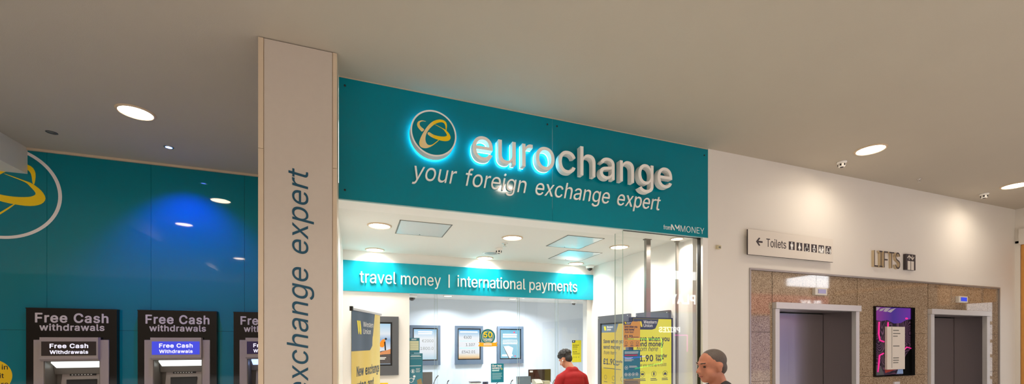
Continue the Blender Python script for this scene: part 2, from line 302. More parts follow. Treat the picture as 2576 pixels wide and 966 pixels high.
# ------------------------------------------------------------------ lettering: outlines of a plain sans alphabet
G_DATA = {
'a':(389,"160,-9,22,0,-24,0 94,5,20,-9,-19,9 48,45,11,-18,-12,17 30,108,0,-25,0,22 43,161,-8,-14,9,14 78,193,-15,-8,14,8 125,211,-17,-4,18,4 178,220,-18,-2,23,3 234,227,-15,-2,14,1 265,235,-7,-4,7,4 276,255,0,-10,0,0 276,257,0,-1,0,15 267,297,6,-11,-6,11 240,322,12,-6,-12,6 196,331,17,0,-18,0 149,322,13,6,-13,-5 118,301,8,8,-8,-9 100,274,4,9,-20,6 41,291,20,-6,9,23 79,346,-17,-14,16,14 133,375,-20,-6,20,6 194,384,-21,0,14,0 239,379,-16,4,16,-3 286,360,-15,10,15,-9 322,320,-9,18,10,-17 337,251,0,29,0,-83 337,0,0,84,-20,0 277,0,20,0,0,17 277,52,0,-17,-2,0 272,52,2,0,-4,-9 252,25,9,9,-9,-10 215,1,15,6,-15,-6;170,45,-15,0,23,0 228,59,-16,-9,15,9 263,93,-8,-14,8,14 276,138,0,-16,0,17 276,190,0,-17,-3,-3 259,182,9,2,-8,-2 231,176,11,2,-10,-2 200,171,10,1,-10,-1 175,168,7,1,-14,-2 134,159,13,4,-13,-5 103,139,8,9,-7,-8 92,105,0,14,0,-13 102,72,-7,9,7,-9 130,52,-12,5,12,-4"),
'b':(424,"229,-8,32,0,-23,0 172,4,15,-8,-14,8 138,31,8,-10,-9,11 118,59,5,-8,-2,0 112,59,2,0,0,-20 112,0,0,20,-20,0 53,0,19,0,0,170 53,509,0,-170,20,0 114,509,-21,0,0,-63 114,319,0,63,1,0 118,319,-1,0,5,8 137,346,-8,-10,8,10 171,373,-14,-8,15,8 229,384,-24,0,32,0 313,361,-24,15,24,-16 370,293,-14,29,13,-30 390,189,0,40,0,-40 370,84,13,30,-14,-29 313,16,24,16,-24,-16;220,47,-23,0,24,0 279,66,-16,-13,16,12 316,117,-8,-22,8,21 328,189,0,-27,0,27 316,261,8,-21,-8,21 280,311,16,-12,-16,13 220,330,24,0,-23,0 161,312,16,12,-16,-12 125,263,8,21,-8,-21 113,189,0,28,0,-28 125,115,-8,21,8,-21 162,65,-16,12,16,-12"),
'c':(396,"207,-8,19,0,-34,0 117,16,26,-16,-26,17 56,85,15,-29,-15,29 34,187,0,-38,0,40 56,291,-15,-29,15,30 117,360,-26,-17,26,16 207,384,-34,0,19,0 260,377,-17,5,16,-5 305,356,-13,9,14,-9 340,322,-10,13,10,-13 362,277,-5,17,-20,-5 303,262,19,5,-3,10 290,289,6,-8,-5,8 270,311,8,-6,-8,6 242,325,11,-3,-10,3 207,330,13,0,-25,0 145,310,16,13,-16,-13 108,258,8,22,-8,-21 96,187,0,26,0,-25 108,117,-8,22,8,-21 145,66,-16,13,16,-13 207,46,-25,0,13,0 243,52,-11,-4,10,3 271,66,-8,-6,8,6 292,89,-6,-9,5,8 304,117,-3,-10,20,-5 363,102,-20,5,-5,-17 341,56,10,14,-9,-13 306,21,14,10,-13,-9 261,-1,16,5,-17,-5"),
'd':(424,"195,-8,24,0,-31,0 111,16,25,-16,-24,16 55,84,13,-29,-14,30 34,189,0,-40,0,40 55,293,-14,-30,14,29 112,361,-24,-16,24,15 196,384,-32,0,23,0 253,373,-15,8,15,-8 287,346,-8,10,9,-10 306,319,-4,8,2,0 311,319,-2,0,0,63 311,509,0,-63,20,0 372,509,-21,0,0,-170 372,0,0,170,-20,0 313,0,19,0,0,20 313,59,0,-20,-2,0 307,59,2,0,-5,-8 287,31,8,11,-9,-10 252,4,15,8,-14,-8;205,47,-24,0,22,0 263,65,-16,-12,16,12 299,115,-8,-21,9,21 312,189,0,-28,0,28 300,263,8,-21,-8,21 263,312,16,-12,-16,12 205,330,23,0,-24,0 145,311,16,13,-16,-12 108,261,8,21,-8,-21 96,189,0,27,0,-27 109,117,-9,21,8,-22 145,66,-16,12,16,-13"),
'e':(404,"212,-8,26,0,-37,0 117,16,26,-16,-27,17 56,85,14,-29,-15,29 34,187,0,-39,0,39 55,290,-14,-30,14,29 115,359,-26,-16,26,17 205,384,-34,0,21,0 266,374,-20,7,19,-7 319,341,-16,15,16,-15 357,282,-9,24,9,-24 371,194,0,34,0,-8 371,169,0,9,-99,0 75,169,99,0,0,18 75,221,0,-17,88,0 338,221,-88,0,-9,-6 310,202,9,6,0,25 298,269,8,-20,-8,19 263,314,15,-11,-16,11 205,330,23,0,-23,0 146,313,17,12,-16,-11 109,270,9,18,-9,-19 96,211,0,21,0,-11 96,178,0,11,0,-28 110,106,-9,20,10,-19 151,61,-17,11,17,-10 212,46,-23,0,16,0 254,53,-13,-5,12,4 285,73,-8,-9,9,9 306,105,-5,-12,19,-4 365,91,-20,5,-6,-20 335,39,14,15,-14,-15 283,4,20,9,-21,-8"),
'f':(254,"228,379,-74,0,0,-17 228,327,0,17,-74,0 6,327,74,0,0,17 6,379,0,-17,74,0;81,0,20,0,0,144 81,432,0,-144,0,21 96,486,-10,-15,10,14 135,519,-16,-8,17,7 187,530,-18,0,14,0 222,527,-9,2,10,-2 243,521,-5,2,-5,-18 227,468,6,18,-3,2 215,472,5,-1,-5,1 195,474,8,0,-19,0 154,460,9,9,-8,-9 142,419,0,18,0,-140 142,0,0,140,-21,0"),
'g':(425,"207,-151,31,0,-28,0 134,-140,21,-7,-21,8 82,-110,14,-13,-13,12 51,-69,7,-15,16,9 101,-41,-17,-9,6,-8 122,-66,-9,9,8,-9 154,-88,-13,6,14,-6 207,-97,-21,0,31,0 282,-75,-19,-15,20,15 311,-6,0,-31,0,25 311,68,0,-24,-1,0 306,68,2,0,-5,-8 287,41,8,10,-9,-9 252,16,15,7,-14,-8 195,5,24,0,-31,0 113,27,24,-15,-25,14 55,90,14,-28,-14,28 34,191,0,-39,0,39 55,293,-14,-29,14,29 112,361,-24,-16,25,15 196,384,-31,0,24,0 253,373,-14,8,15,-8 288,346,-8,10,9,-10 308,319,-5,8,1,0 313,319,-2,0,0,20 313,379,0,-20,20,0 372,379,-19,0,0,-129 372,-9,0,130,0,-33 350,-90,15,21,-15,-21 291,-136,25,10,-25,-10;205,59,-24,0,23,0 264,75,-16,-11,16,11 300,121,-8,-20,8,20 312,193,0,-28,0,27 300,264,8,-21,-8,20 264,312,16,-11,-16,12 205,330,23,0,-24,0 145,312,16,12,-16,-13 109,262,8,21,-9,-20 96,193,0,26,0,-27 109,123,-9,20,8,-20 145,76,-16,11,17,-11"),
'h':(410,"114,227,0,22,0,-76 114,0,0,76,-21,0 53,0,20,0,0,170 53,509,0,-170,20,0 114,509,-21,0,0,-74 114,287,0,74,-4,0 102,287,4,0,12,35 152,362,-21,-15,22,15 227,384,-28,0,26,0 295,369,-19,10,20,-11 341,321,-11,21,11,-22 357,240,0,33,0,-80 357,0,0,80,-20,0 296,0,20,0,0,78 296,235,0,-78,0,30 273,304,15,-16,-15,17 210,329,27,0,-18,0 161,317,14,8,-15,-8 126,283,9,15,-8,-16"),
'i':(167,"53,0,20,0,0,126 53,379,0,-126,20,0 114,379,-21,0,0,-126 114,0,0,126,-21,0;84,443,11,0,-12,0 54,455,8,-8,-9,7 41,483,0,-11,0,11 54,512,-9,-8,8,8 84,524,-12,0,11,0 114,512,-8,8,8,-8 126,483,0,11,0,-11 114,455,8,7,-8,-8"),
'j':(167,"53,379,0,-136,20,0 114,379,-21,0,0,-136 114,-30,0,136,0,-23 102,-90,8,17,-9,-17 65,-129,16,9,-17,-9 4,-143,24,0,-5,0 -10,-143,5,0,0,19 -10,-87,0,-18,4,0 2,-87,-4,0,18,0 40,-72,-8,-10,9,10 53,-29,0,-19,0,136;83,443,12,0,-11,0 53,455,9,-8,-8,7 41,483,0,-11,0,11 53,512,-8,-8,9,8 83,524,-11,0,12,0 114,512,-9,8,8,-8 126,483,0,11,0,-11 114,455,8,7,-9,-8"),
'k':(381,"110,137,22,21,0,25 110,212,0,-25,3,0 121,212,-4,0,54,56 284,379,-54,-56,26,0 360,379,-25,0,-59,-60 184,199,59,60,-2,0 177,199,2,0,-22,-21;53,0,20,0,0,170 53,509,0,-170,20,0 114,509,-21,0,0,-170 114,0,0,170,-21,0;294,0,26,0,-49,62 148,186,49,-62,14,14 191,229,-14,-15,61,-77 372,0,-60,76,-26,0"),
'l':(189,"139,-2,8,0,-29,0 74,20,14,-15,-14,15 53,84,0,-27,0,142 53,509,0,-142,20,0 114,509,-21,0,0,-137 114,99,0,136,0,-18 120,62,-4,7,5,-7 146,52,-13,0,6,0 160,53,-3,-1,4,0 170,54,-3,0,3,-17 181,3,-4,17,-6,-2 162,-1,7,1,-8,-1"),
'm':(610,"53,0,20,0,0,126 53,379,0,-126,19,0 112,379,-20,0,0,-28 112,295,0,28,-1,0 108,295,1,0,5,21 132,346,-11,-14,12,13 172,376,-15,-7,15,7 219,386,-16,0,28,0 287,361,-17,17,18,-17 321,295,-5,27,-3,0 312,295,3,0,5,18 337,343,-12,-14,12,14 381,375,-17,-8,17,7 437,386,-21,0,22,0 497,372,-18,9,18,-10 541,328,-11,20,10,-19 557,255,0,30,0,-85 557,0,0,85,-21,0 496,0,20,0,0,85 496,254,0,-85,0,27 473,313,15,-12,-16,12 419,330,20,0,-17,0 374,320,13,7,-12,-7 345,290,7,13,-6,-12 335,247,0,16,0,-82 335,0,0,82,-20,0 274,0,21,0,0,87 274,260,0,-87,0,21 253,311,14,-13,-14,13 199,330,22,0,-14,0 158,320,13,7,-14,-7 126,289,8,14,-8,-13 114,238,0,20,0,-79 114,0,0,79,-21,0"),
'n':(410,"114,227,0,22,0,-76 114,0,0,76,-21,0 53,0,20,0,0,126 53,379,0,-126,19,0 112,379,-20,0,0,-30 112,287,0,31,-3,0 102,287,4,0,12,35 152,362,-21,-15,22,15 227,384,-28,0,26,0 295,369,-19,10,19,-11 341,321,-11,21,11,-22 357,240,0,33,0,-80 357,0,0,80,-20,0 296,0,20,0,0,78 296,235,0,-78,0,30 273,304,15,-16,-15,17 210,329,27,0,-18,0 161,317,14,8,-15,-8 126,283,9,15,-8,-16"),
'o':(415,"207,-8,35,0,-34,0 117,16,26,-16,-26,17 56,85,15,-29,-15,29 34,187,0,-38,0,40 56,291,-15,-29,15,30 117,360,-26,-17,26,16 207,384,-34,0,35,0 299,360,-26,16,26,-17 359,291,-14,30,15,-29 381,187,0,40,0,-38 359,85,15,29,-14,-29 299,16,26,17,-26,-16;207,46,-25,0,26,0 270,66,-16,-13,17,13 307,117,-8,-21,8,22 319,187,0,-25,0,26 307,258,8,-22,-8,22 270,310,17,-13,-16,13 207,330,26,0,-25,0 145,310,16,13,-16,-13 108,258,8,22,-8,-21 96,187,0,26,0,-25 108,117,-8,22,8,-21 145,66,-16,13,16,-13"),
'p':(424,"53,-143,20,0,0,174 53,379,0,-174,19,0 112,379,-20,0,0,-20 112,319,0,20,2,0 118,319,-2,0,5,8 137,346,-8,-10,8,10 171,373,-14,-8,15,8 229,384,-24,0,32,0 313,361,-24,15,24,-16 370,293,-14,29,13,-30 390,189,0,40,0,-40 370,84,13,30,-14,-29 313,16,24,16,-24,-16 229,-8,32,0,-23,0 173,4,14,-8,-15,8 138,31,8,-10,-8,11 118,59,5,-8,-1,0 114,59,1,0,0,-67 114,-143,0,67,-21,0;220,47,-23,0,24,0 279,66,-16,-13,16,12 316,117,-8,-22,8,21 328,189,0,-27,0,27 316,261,8,-21,-8,21 280,311,16,-12,-16,13 220,330,24,0,-23,0 161,312,16,12,-16,-12 125,263,8,21,-8,-21 113,189,0,28,0,-28 125,115,-8,21,8,-21 162,65,-16,12,16,-12"),
'q':(424,"372,-143,0,174,-21,0 311,-143,20,0,0,67 311,59,0,-67,-2,0 306,59,2,0,-4,-8 287,31,8,11,-9,-10 252,4,15,8,-14,-8 195,-8,24,0,-31,0 111,16,25,-16,-24,16 55,84,13,-29,-14,30 34,189,0,-40,0,40 55,293,-14,-30,14,29 112,361,-24,-16,24,15 196,384,-32,0,23,0 253,373,-15,8,15,-8 287,346,-8,10,9,-10 307,319,-5,8,2,0 313,319,-2,0,0,20 313,379,0,-20,19,0 372,379,-20,0,0,-174;205,47,-24,0,22,0 263,65,-16,-12,16,12 299,115,-8,-21,9,21 312,189,0,-28,0,28 300,263,8,-21,-8,21 263,312,16,-12,-16,12 205,330,23,0,-24,0 145,311,16,13,-16,-12 108,261,8,21,-8,-21 96,189,0,27,0,-27 109,117,-9,21,8,-22 145,66,-16,12,16,-13"),
'r':(259,"53,0,20,0,0,126 53,379,0,-126,19,0 112,379,-20,0,0,-19 112,321,0,19,1,0 115,321,-1,0,7,19 152,367,-17,-12,18,12 213,385,-23,0,5,0 229,384,-6,1,6,0 243,384,-3,0,0,-21 243,322,0,21,-1,1 230,324,7,-1,-7,1 207,326,8,0,-18,0 159,315,14,7,-14,-8 126,284,8,13,-8,-14 114,237,0,18,0,-79 114,0,0,79,-21,0"),
's':(365,"182,-8,29,0,-26,0 112,3,21,-7,-20,8 62,38,13,-15,-13,15 36,94,4,-22,19,4 94,107,-20,-5,5,-21 124,60,-15,10,15,-10 181,45,-23,0,27,0 244,62,-15,-11,16,12 268,103,0,-16,0,13 254,136,9,-9,-9,8 212,155,19,-4,-21,5 149,170,21,-5,-34,8 72,208,17,-17,-17,17 47,274,0,-27,0,22 65,332,-12,-17,12,16 115,370,-21,-9,21,10 187,384,-27,0,26,0 254,372,-19,8,18,-7 299,339,-12,14,11,-14 324,290,-5,19,-19,-4 268,277,19,4,-5,15 243,316,12,-12,-13,11 187,333,25,0,-22,0 131,317,15,10,-15,-11 109,277,0,16,0,-14 124,243,-10,9,10,-8 172,223,-22,5,19,-5 229,209,-19,5,35,-8 306,171,-16,17,17,-17 331,107,0,26,0,-23 312,47,13,17,-12,-17 260,6,22,10,-23,-9"),
't':(227,"204,379,-66,0,0,-17 204,327,0,17,-66,0 6,327,66,0,0,17 6,379,0,-17,66,0;65,471,0,-126,20,0 126,471,-20,0,0,-124 126,98,0,124,0,-17 136,61,-7,8,7,-7 170,50,-16,0,4,0 185,51,-6,-1,6,1 202,54,-5,-1,4,-18 213,2,-4,17,-6,-2 192,-3,8,1,-8,-1 168,-4,8,0,-32,0 92,21,18,-17,-18,17 65,93,0,-31,0,126"),
'u':(410,"182,-5,29,0,-25,0 115,11,19,-11,-20,10 69,59,11,-22,-11,21 53,139,0,-32,0,80 53,379,0,-80,20,0 114,379,-21,0,0,-78 114,144,0,78,0,-30 137,75,-16,16,15,-17 200,50,-27,0,18,0 249,62,-14,-8,15,8 283,97,-8,-16,9,15 296,153,0,-22,0,75 296,379,0,-75,20,0 357,379,-20,0,0,-126 357,0,0,126,-20,0 298,0,20,0,0,31 298,92,0,-31,3,0 307,92,-3,0,-12,-35 257,17,22,15,-22,-15"),
'v':(389,"163,0,21,0,-49,126 17,379,49,-126,23,0 84,379,-22,0,27,-74 165,155,-27,75,9,-23 187,87,-6,23,6,-23 206,21,-7,21,-8,0 184,21,7,0,7,21 203,87,-6,-23,6,23 224,155,-8,-23,27,75 305,379,-27,-74,22,0 371,379,-22,0,-48,-126 226,0,49,126,-21,0"),
'w':(567,"138,0,20,0,-39,126 23,379,38,-126,21,0 87,379,-21,0,16,-55 133,214,-15,55,7,-23 154,137,-7,28,7,-29 175,41,-7,35,-3,0 165,41,3,0,7,34 186,135,-7,-29,7,28 206,214,-7,-24,15,55 252,379,-15,-55,21,0 316,379,-21,0,16,-55 362,214,-15,55,6,-24 382,136,-7,28,6,-29 402,41,-7,35,-3,0 391,41,4,0,8,34 413,135,-7,-28,7,29 434,214,-7,-24,15,55 480,379,-15,-55,22,0 545,379,-22,0,-39,-126 429,0,39,126,-20,0 368,0,21,0,-16,57 319,172,16,-58,-5,17 305,225,4,-18,-5,18 291,280,4,-19,-5,19 277,338,4,-20,4,0 291,338,-5,0,-5,-19 277,280,4,19,-5,-19 263,225,4,18,-5,-19 248,172,5,17,-17,-58 199,0,16,57,-21,0"),
'x':(379,"21,0,23,0,50,73 171,218,-50,-73,0,-16 171,171,0,16,-47,69 29,379,47,-69,23,0 100,379,-24,0,16,-24 147,306,-15,24,13,-19 179,253,-9,17,9,-16 207,206,-9,15,-10,0 175,206,11,0,10,15 202,253,-8,-16,9,17 233,306,-12,-19,16,24 282,379,-16,-24,23,0 352,379,-24,0,-48,-70 209,169,47,70,0,15 209,214,0,-15,49,-71 358,0,-50,71,-24,0 287,0,23,0,-19,28 231,85,18,-28,-12,18 200,136,9,-16,-9,16 173,182,9,-15,10,0 205,182,-11,0,-10,-15 178,136,8,16,-8,-16 148,85,12,18,-19,-28 91,0,19,28,-23,0"),
'y':(389,"47,-139,4,-1,5,18 61,-86,-4,-17,4,0 71,-87,-3,0,12,-3 104,-89,-10,-2,10,2 130,-74,-8,-8,8,8 151,-36,-6,-17,4,12 163,-1,-4,-12,-49,127 17,379,49,-127,23,0 84,379,-22,0,27,-74 165,155,-27,75,9,-23 187,87,-6,22,6,-23 206,21,-7,21,-8,0 184,21,7,0,6,21 202,87,-6,-23,7,23 224,155,-8,-23,27,75 305,379,-27,-74,22,0 371,379,-22,0,-55,-145 204,-58,56,146,-8,-20 177,-107,10,13,-11,-13 139,-136,14,7,-14,-6 91,-145,18,0,-10,0 65,-143,7,-1,-8,1"),
'z':(380,"42,0,99,0,0,15 42,46,0,-16,70,91 254,320,-71,-92,0,1 254,323,0,-1,-69,0 48,323,69,0,0,19 48,379,0,-18,95,0 333,379,-95,0,0,-16 333,331,0,16,-69,-90 126,60,69,90,0,-1 126,56,0,2,71,0 339,56,-71,0,0,-18 339,0,0,19,-99,0"),
'A':(480,"16,0,23,0,62,170 201,509,-61,-170,25,0 276,509,-25,0,62,-170 463,0,-62,170,-23,0 395,0,23,0,-36,101 287,302,36,-100,-6,19 264,372,9,-28,-9,28 232,478,13,-43,4,0 245,478,-4,0,-12,-43 213,371,9,28,-9,-28 191,302,5,18,-36,-100 85,0,35,101,-23,0;110,142,87,0,0,19 110,199,0,-19,87,0 370,199,-87,0,0,-19 370,142,0,19,-87,0"),
'B':(456,"60,0,62,0,0,170 60,509,0,-170,60,0 241,509,-60,0,35,0 329,491,-23,12,23,-12 381,442,-12,20,11,-20 398,374,0,25,0,-22 387,320,7,14,-8,-14 356,286,13,8,-12,-9 315,267,15,4,0,-2 315,262,0,2,16,-1 363,245,-16,10,16,-10 402,203,-10,18,11,-18 418,136,0,27,0,-25 400,67,12,20,-12,-21 344,18,26,12,-25,-12 247,0,40,0,-63,0;125,57,0,58,40,0 245,57,-40,0,39,0 330,80,-17,-15,17,15 355,137,0,-23,0,17 342,184,9,-14,-8,14 306,218,15,-9,-16,9 248,231,23,0,-41,0 125,231,41,0,0,-58;125,285,0,56,37,0 238,285,-38,0,19,0 288,296,-15,-7,15,7 323,326,-8,-13,9,13 336,372,0,-17,0,23 313,429,15,-15,-16,15 240,452,33,0,-38,0 125,452,38,0,0,-56"),
'C':(510,"267,-7,26,0,-44,0 150,25,34,-21,-34,21 70,115,19,-39,-20,39 40,254,0,-53,0,54 70,393,-20,-39,19,39 150,484,-34,-22,34,21 267,516,-44,0,26,0 340,504,-23,8,23,-7 402,471,-18,15,18,-14 448,418,-12,21,12,-20 473,348,-5,26,-22,0 408,348,22,0,-4,18 389,395,9,-14,-8,13 357,428,13,-9,-12,10 315,449,16,-5,-15,5 267,456,17,0,-31,0 184,432,24,16,-25,-15 125,364,14,30,-14,-30 103,254,0,43,0,-43 125,145,-14,30,15,-30 184,76,-25,16,25,-15 267,53,-31,0,17,0 315,60,-15,-5,16,5 357,81,-12,-10,13,9 389,114,-8,-13,9,14 408,160,-4,-17,22,0 473,160,-22,0,-4,-25 448,91,12,20,-12,-21 402,38,19,14,-18,-15 341,5,22,7,-23,-8"),
'D':(502,"219,0,52,0,-41,0 96,0,41,0,0,19 96,57,0,-19,40,0 215,57,-40,0,41,0 318,81,-27,-16,27,16 379,149,-13,-30,13,30 399,255,0,-41,0,41 379,361,13,-30,-13,29 320,428,26,-16,-27,16 221,452,39,0,-43,0 93,452,43,0,0,19 93,509,0,-19,44,0 225,509,-44,0,50,0 353,478,-36,21,35,-20 433,391,-18,38,19,-38 462,255,0,53,0,-53 433,119,19,38,-19,-38 351,31,36,20,-37,-21;125,509,-22,0,0,-170 125,0,0,170,-22,0 60,0,22,0,0,170 60,509,0,-170,22,0"),
'E':(419,"60,0,105,0,0,170 60,509,0,-170,104,0 372,509,-104,0,0,-19 372,452,0,19,-82,0 125,452,82,0,0,-56 125,286,0,55,77,0 355,286,-77,0,0,-19 355,229,0,19,-77,0 125,229,77,0,0,-57 125,57,0,57,83,0 375,57,-83,0,0,-19 375,0,0,19,-105,0"),
'F':(410,"60,0,22,0,0,170 60,509,0,-170,103,0 369,509,-103,0,0,-19 369,452,0,19,-81,0 125,452,81,0,0,-58 125,278,0,58,73,0 346,278,-74,0,0,-19 346,221,0,19,-74,0 125,221,73,0,0,-74 125,0,0,74,-22,0"),
'G':(520,"269,-7,40,0,-46,0 149,25,35,-21,-34,21 69,116,19,-39,-19,39 40,254,0,-53,0,54 69,393,-19,-39,19,39 149,484,-34,-22,34,21 265,516,-44,0,27,0 340,504,-23,8,24,-8 403,469,-18,15,19,-15 449,416,-12,21,12,-20 474,349,-4,24,-22,0 408,349,22,0,-5,16 387,393,9,-13,-8,13 356,427,12,-10,-12,9 315,448,15,-4,-15,5 265,456,18,0,-30,0 183,432,25,16,-24,-15 125,364,14,30,-14,-30 103,254,0,43,0,-43 125,145,-14,30,15,-30 184,76,-25,16,25,-15 269,53,-32,0,28,0 345,71,-22,-12,22,12 396,123,-12,-22,13,23 415,202,0,-30,6,-1 434,199,-6,1,-50,0 283,199,50,0,0,19 283,256,0,-19,65,0 478,256,-65,0,0,-19 478,200,0,19,0,-42 451,91,18,31,-18,-31 377,19,31,17,-32,-17"),
'H':(517,"60,0,22,0,0,170 60,509,0,-170,22,0 125,509,-22,0,0,-74 125,289,0,73,89,0 392,289,-89,0,0,73 392,509,0,-74,22,0 457,509,-22,0,0,-170 457,0,0,170,-22,0 392,0,22,0,0,77 392,232,0,-77,-89,0 125,232,89,0,0,-77 125,0,0,77,-22,0"),
'I':(300,"31,0,80,0,0,19 31,57,0,-19,29,0 118,57,-29,0,0,132 118,452,0,-132,-29,0 31,452,29,0,0,19 31,509,0,-19,80,0 269,509,-79,0,0,-19 269,452,0,19,-29,0 183,452,29,0,0,-132 183,57,0,132,29,0 269,57,-29,0,0,-19 269,0,0,19,-79,0"),
'J':(396,"185,-7,45,0,-45,0 75,33,29,-27,-28,26 33,145,0,-48,0,10 33,173,0,-9,22,0 98,173,-22,0,0,-9 98,145,0,10,0,-31 122,74,-16,17,15,-16 185,50,-26,0,26,0 248,74,-16,-16,16,17 272,145,0,-31,0,122 272,509,0,-121,21,0 336,509,-21,0,0,-121 336,145,0,122,0,-48 294,33,28,26,-28,-27"),
'K':(467,"104,145,42,44,0,24 104,216,0,-23,12,16 139,261,-11,-14,12,14 174,303,-12,-13,13,14 212,344,-13,-13,50,55 364,509,-51,-55,28,0 448,509,-28,0,-72,-78 231,276,73,77,-1,0 228,276,1,0,-41,-43;60,0,22,0,0,170 60,509,0,-170,22,0 125,509,-22,0,0,-58 125,334,0,58,-1,-36 124,225,0,36,0,-11 125,193,-1,11,0,-64 125,0,0,64,-22,0;372,0,26,0,-61,86 188,259,61,-86,13,17 228,309,-13,-16,74,-103 449,0,-74,103,-26,0"),
'L':(393,"60,0,100,0,0,170 60,509,0,-170,22,0 125,509,-22,0,0,-151 125,57,0,151,78,0 361,57,-79,0,0,-19 361,0,0,19,-100,0"),
'M':(628,"60,0,21,0,0,170 60,509,0,-170,31,0 152,509,-31,0,41,-107 277,187,-42,107,3,-7 287,159,-3,11,4,-11 299,123,-4,13,4,-13 311,84,-4,13,4,-13 322,49,-3,10,-5,0 307,49,5,0,3,10 318,83,-4,-13,4,12 330,121,-4,-13,4,13 342,158,-4,-11,4,12 352,187,-3,-8,42,107 476,509,-41,-107,31,0 568,509,-31,0,0,-170 568,0,0,170,-21,0 504,0,21,0,0,97 504,291,0,-97,0,11 504,327,0,-13,1,13 505,369,0,-15,0,14 506,413,0,-15,0,15 507,457,0,-14,2,0 513,457,-2,0,-5,-16 498,409,5,17,-6,-16 482,363,5,15,-5,-15 467,322,5,12,-4,-13 456,291,3,8,-38,-97 342,0,38,97,-19,0 286,0,19,0,-38,97 170,291,39,-97,-3,8 159,321,4,-12,-4,12 145,361,5,-15,-5,15 129,408,6,-17,-5,16 112,457,6,-16,2,0 119,457,-2,0,0,-13 120,416,0,15,0,-15 121,372,0,15,0,-15 122,328,-1,14,0,-13 122,291,0,11,0,-97 122,0,0,97,-21,0"),
'N':(523,"60,0,22,0,0,170 60,509,0,-170,25,0 136,509,-25,0,69,-109 343,183,-69,108,6,-9 363,151,-8,13,7,-13 388,107,-9,16,8,-17 414,55,-9,18,-3,0 405,54,3,0,-2,18 401,108,0,-18,-1,18 399,157,0,-15,0,15 399,195,0,-10,0,105 399,509,0,-105,21,0 463,509,-21,0,0,-170 463,0,0,170,-25,0 387,0,25,0,-62,97 202,290,62,-97,-8,13 177,331,9,-15,-8,14 148,381,11,-19,-11,19 108,452,15,-28,3,1 119,454,-4,-1,1,-26 122,384,-1,21,1,-22 124,328,0,16,1,-16 125,291,0,9,0,-97 125,0,0,97,-22,0"),
'O':(533,"267,-7,44,0,-44,0 150,25,34,-21,-34,21 70,115,20,-39,-20,39 40,254,0,-53,0,54 70,393,-20,-39,20,39 150,484,-34,-22,34,21 267,516,-44,0,44,0 384,484,-34,21,34,-22 464,393,-20,39,19,-39 493,254,0,54,0,-53 464,115,19,39,-20,-39 384,25,34,21,-34,-21;267,53,-31,0,30,0 349,76,-24,-15,25,15 408,144,-14,-30,15,30 430,254,0,-43,0,44 408,365,15,-30,-14,30 349,433,25,-16,-24,15 267,456,30,0,-31,0 184,433,25,15,-25,-16 125,364,15,30,-14,-30 103,254,0,43,0,-43 125,144,-14,30,15,-30 184,76,-25,16,25,-15"),
'P':(445,"60,0,22,0,0,170 60,509,0,-170,58,0 235,509,-58,0,39,0 332,487,-25,15,26,-14 390,430,-13,24,12,-25 409,348,0,30,0,-31 390,265,12,25,-13,-24 332,207,26,15,-25,-14 235,186,39,0,-42,0 109,186,42,0,0,19 109,242,0,-18,41,0 233,242,-42,0,26,0 297,256,-16,-9,16,9 333,294,-8,-16,8,16 344,348,0,-20,0,20 333,402,8,-16,-8,15 297,439,16,-9,-17,9 232,452,27,0,-36,0 125,452,35,0,0,-151 125,0,0,151,-22,0"),
'Q':(533,"245,159,29,-38,23,0 313,159,-23,0,19,-25 369,85,-18,24,5,-7 384,65,-5,6,28,-38 468,-48,-28,38,-22,0 401,-48,22,0,-19,25 346,27,18,-25,-5,6 331,46,5,-7,-29,38;267,-7,44,0,-44,0 150,25,34,-21,-34,21 70,115,20,-39,-20,39 40,254,0,-53,0,54 70,393,-20,-39,20,39 150,484,-34,-22,34,21 267,516,-44,0,44,0 384,484,-34,21,34,-22 464,393,-20,39,19,-39 493,254,0,54,0,-53 464,115,19,39,-20,-39 384,25,34,21,-34,-21;267,53,-31,0,30,0 349,76,-24,-15,25,15 408,144,-14,-30,15,30 430,254,0,-43,0,44 408,365,15,-30,-14,30 349,433,25,-16,-24,15 267,456,30,0,-31,0 184,433,25,15,-25,-16 125,364,15,30,-14,-30 103,254,0,43,0,-43 125,144,-14,30,15,-30 184,76,-25,16,25,-15"),
'R':(449,"60,0,22,0,0,170 60,509,0,-170,59,0 236,509,-59,0,39,0 333,489,-26,13,26,-14 390,433,-12,24,13,-23 409,352,0,30,0,-31 390,271,13,24,-12,-23 333,217,26,13,-26,-13 236,198,39,0,-47,0 96,198,47,0,0,19 96,255,0,-19,46,0 234,255,-46,0,26,0 298,267,-17,-8,16,8 334,300,-8,-14,7,15 345,352,0,-20,0,20 334,405,7,-15,-8,15 298,440,16,-9,-17,8 233,452,26,0,-36,0 125,452,36,0,0,-151 125,0,0,151,-22,0;353,0,25,0,-41,76 230,229,41,-76,24,0 303,229,-24,0,41,-76 428,0,-42,76,-25,0"),
'S':(447,"224,-9,39,0,-37,0 128,9,27,-12,-28,12 64,60,15,-22,-15,22 38,137,2,-30,22,0 104,137,-22,0,2,-20 123,88,-11,13,11,-13 166,59,-17,6,18,-7 224,49,-21,0,23,0 286,60,-18,-7,18,8 329,92,-10,-14,11,13 346,139,0,-18,0,16 332,179,9,-10,-9,10 296,205,15,-7,-15,6 245,222,19,-5,-21,6 184,239,20,-5,-42,12 86,289,23,-21,-23,22 52,372,0,-33,0,29 75,448,-15,-22,15,21 138,498,-27,-12,26,12 227,516,-33,0,34,0 316,498,-26,12,26,-12 377,449,-15,20,15,-21 401,378,-1,26,-21,0 337,378,21,0,-2,25 302,437,21,-14,-21,14 225,459,31,0,-22,0 167,448,17,7,-16,-7 129,418,9,13,-9,-12 115,376,0,15,0,-18 131,334,-11,10,11,-11 169,308,-15,6,15,-6 212,293,-13,4,18,-4 264,279,-17,5,15,-4 312,264,-17,6,16,-7 359,238,-15,10,14,-11 395,198,-10,16,9,-17 408,139,0,23,0,-28 386,64,15,22,-14,-23 323,11,28,13,-27,-13"),
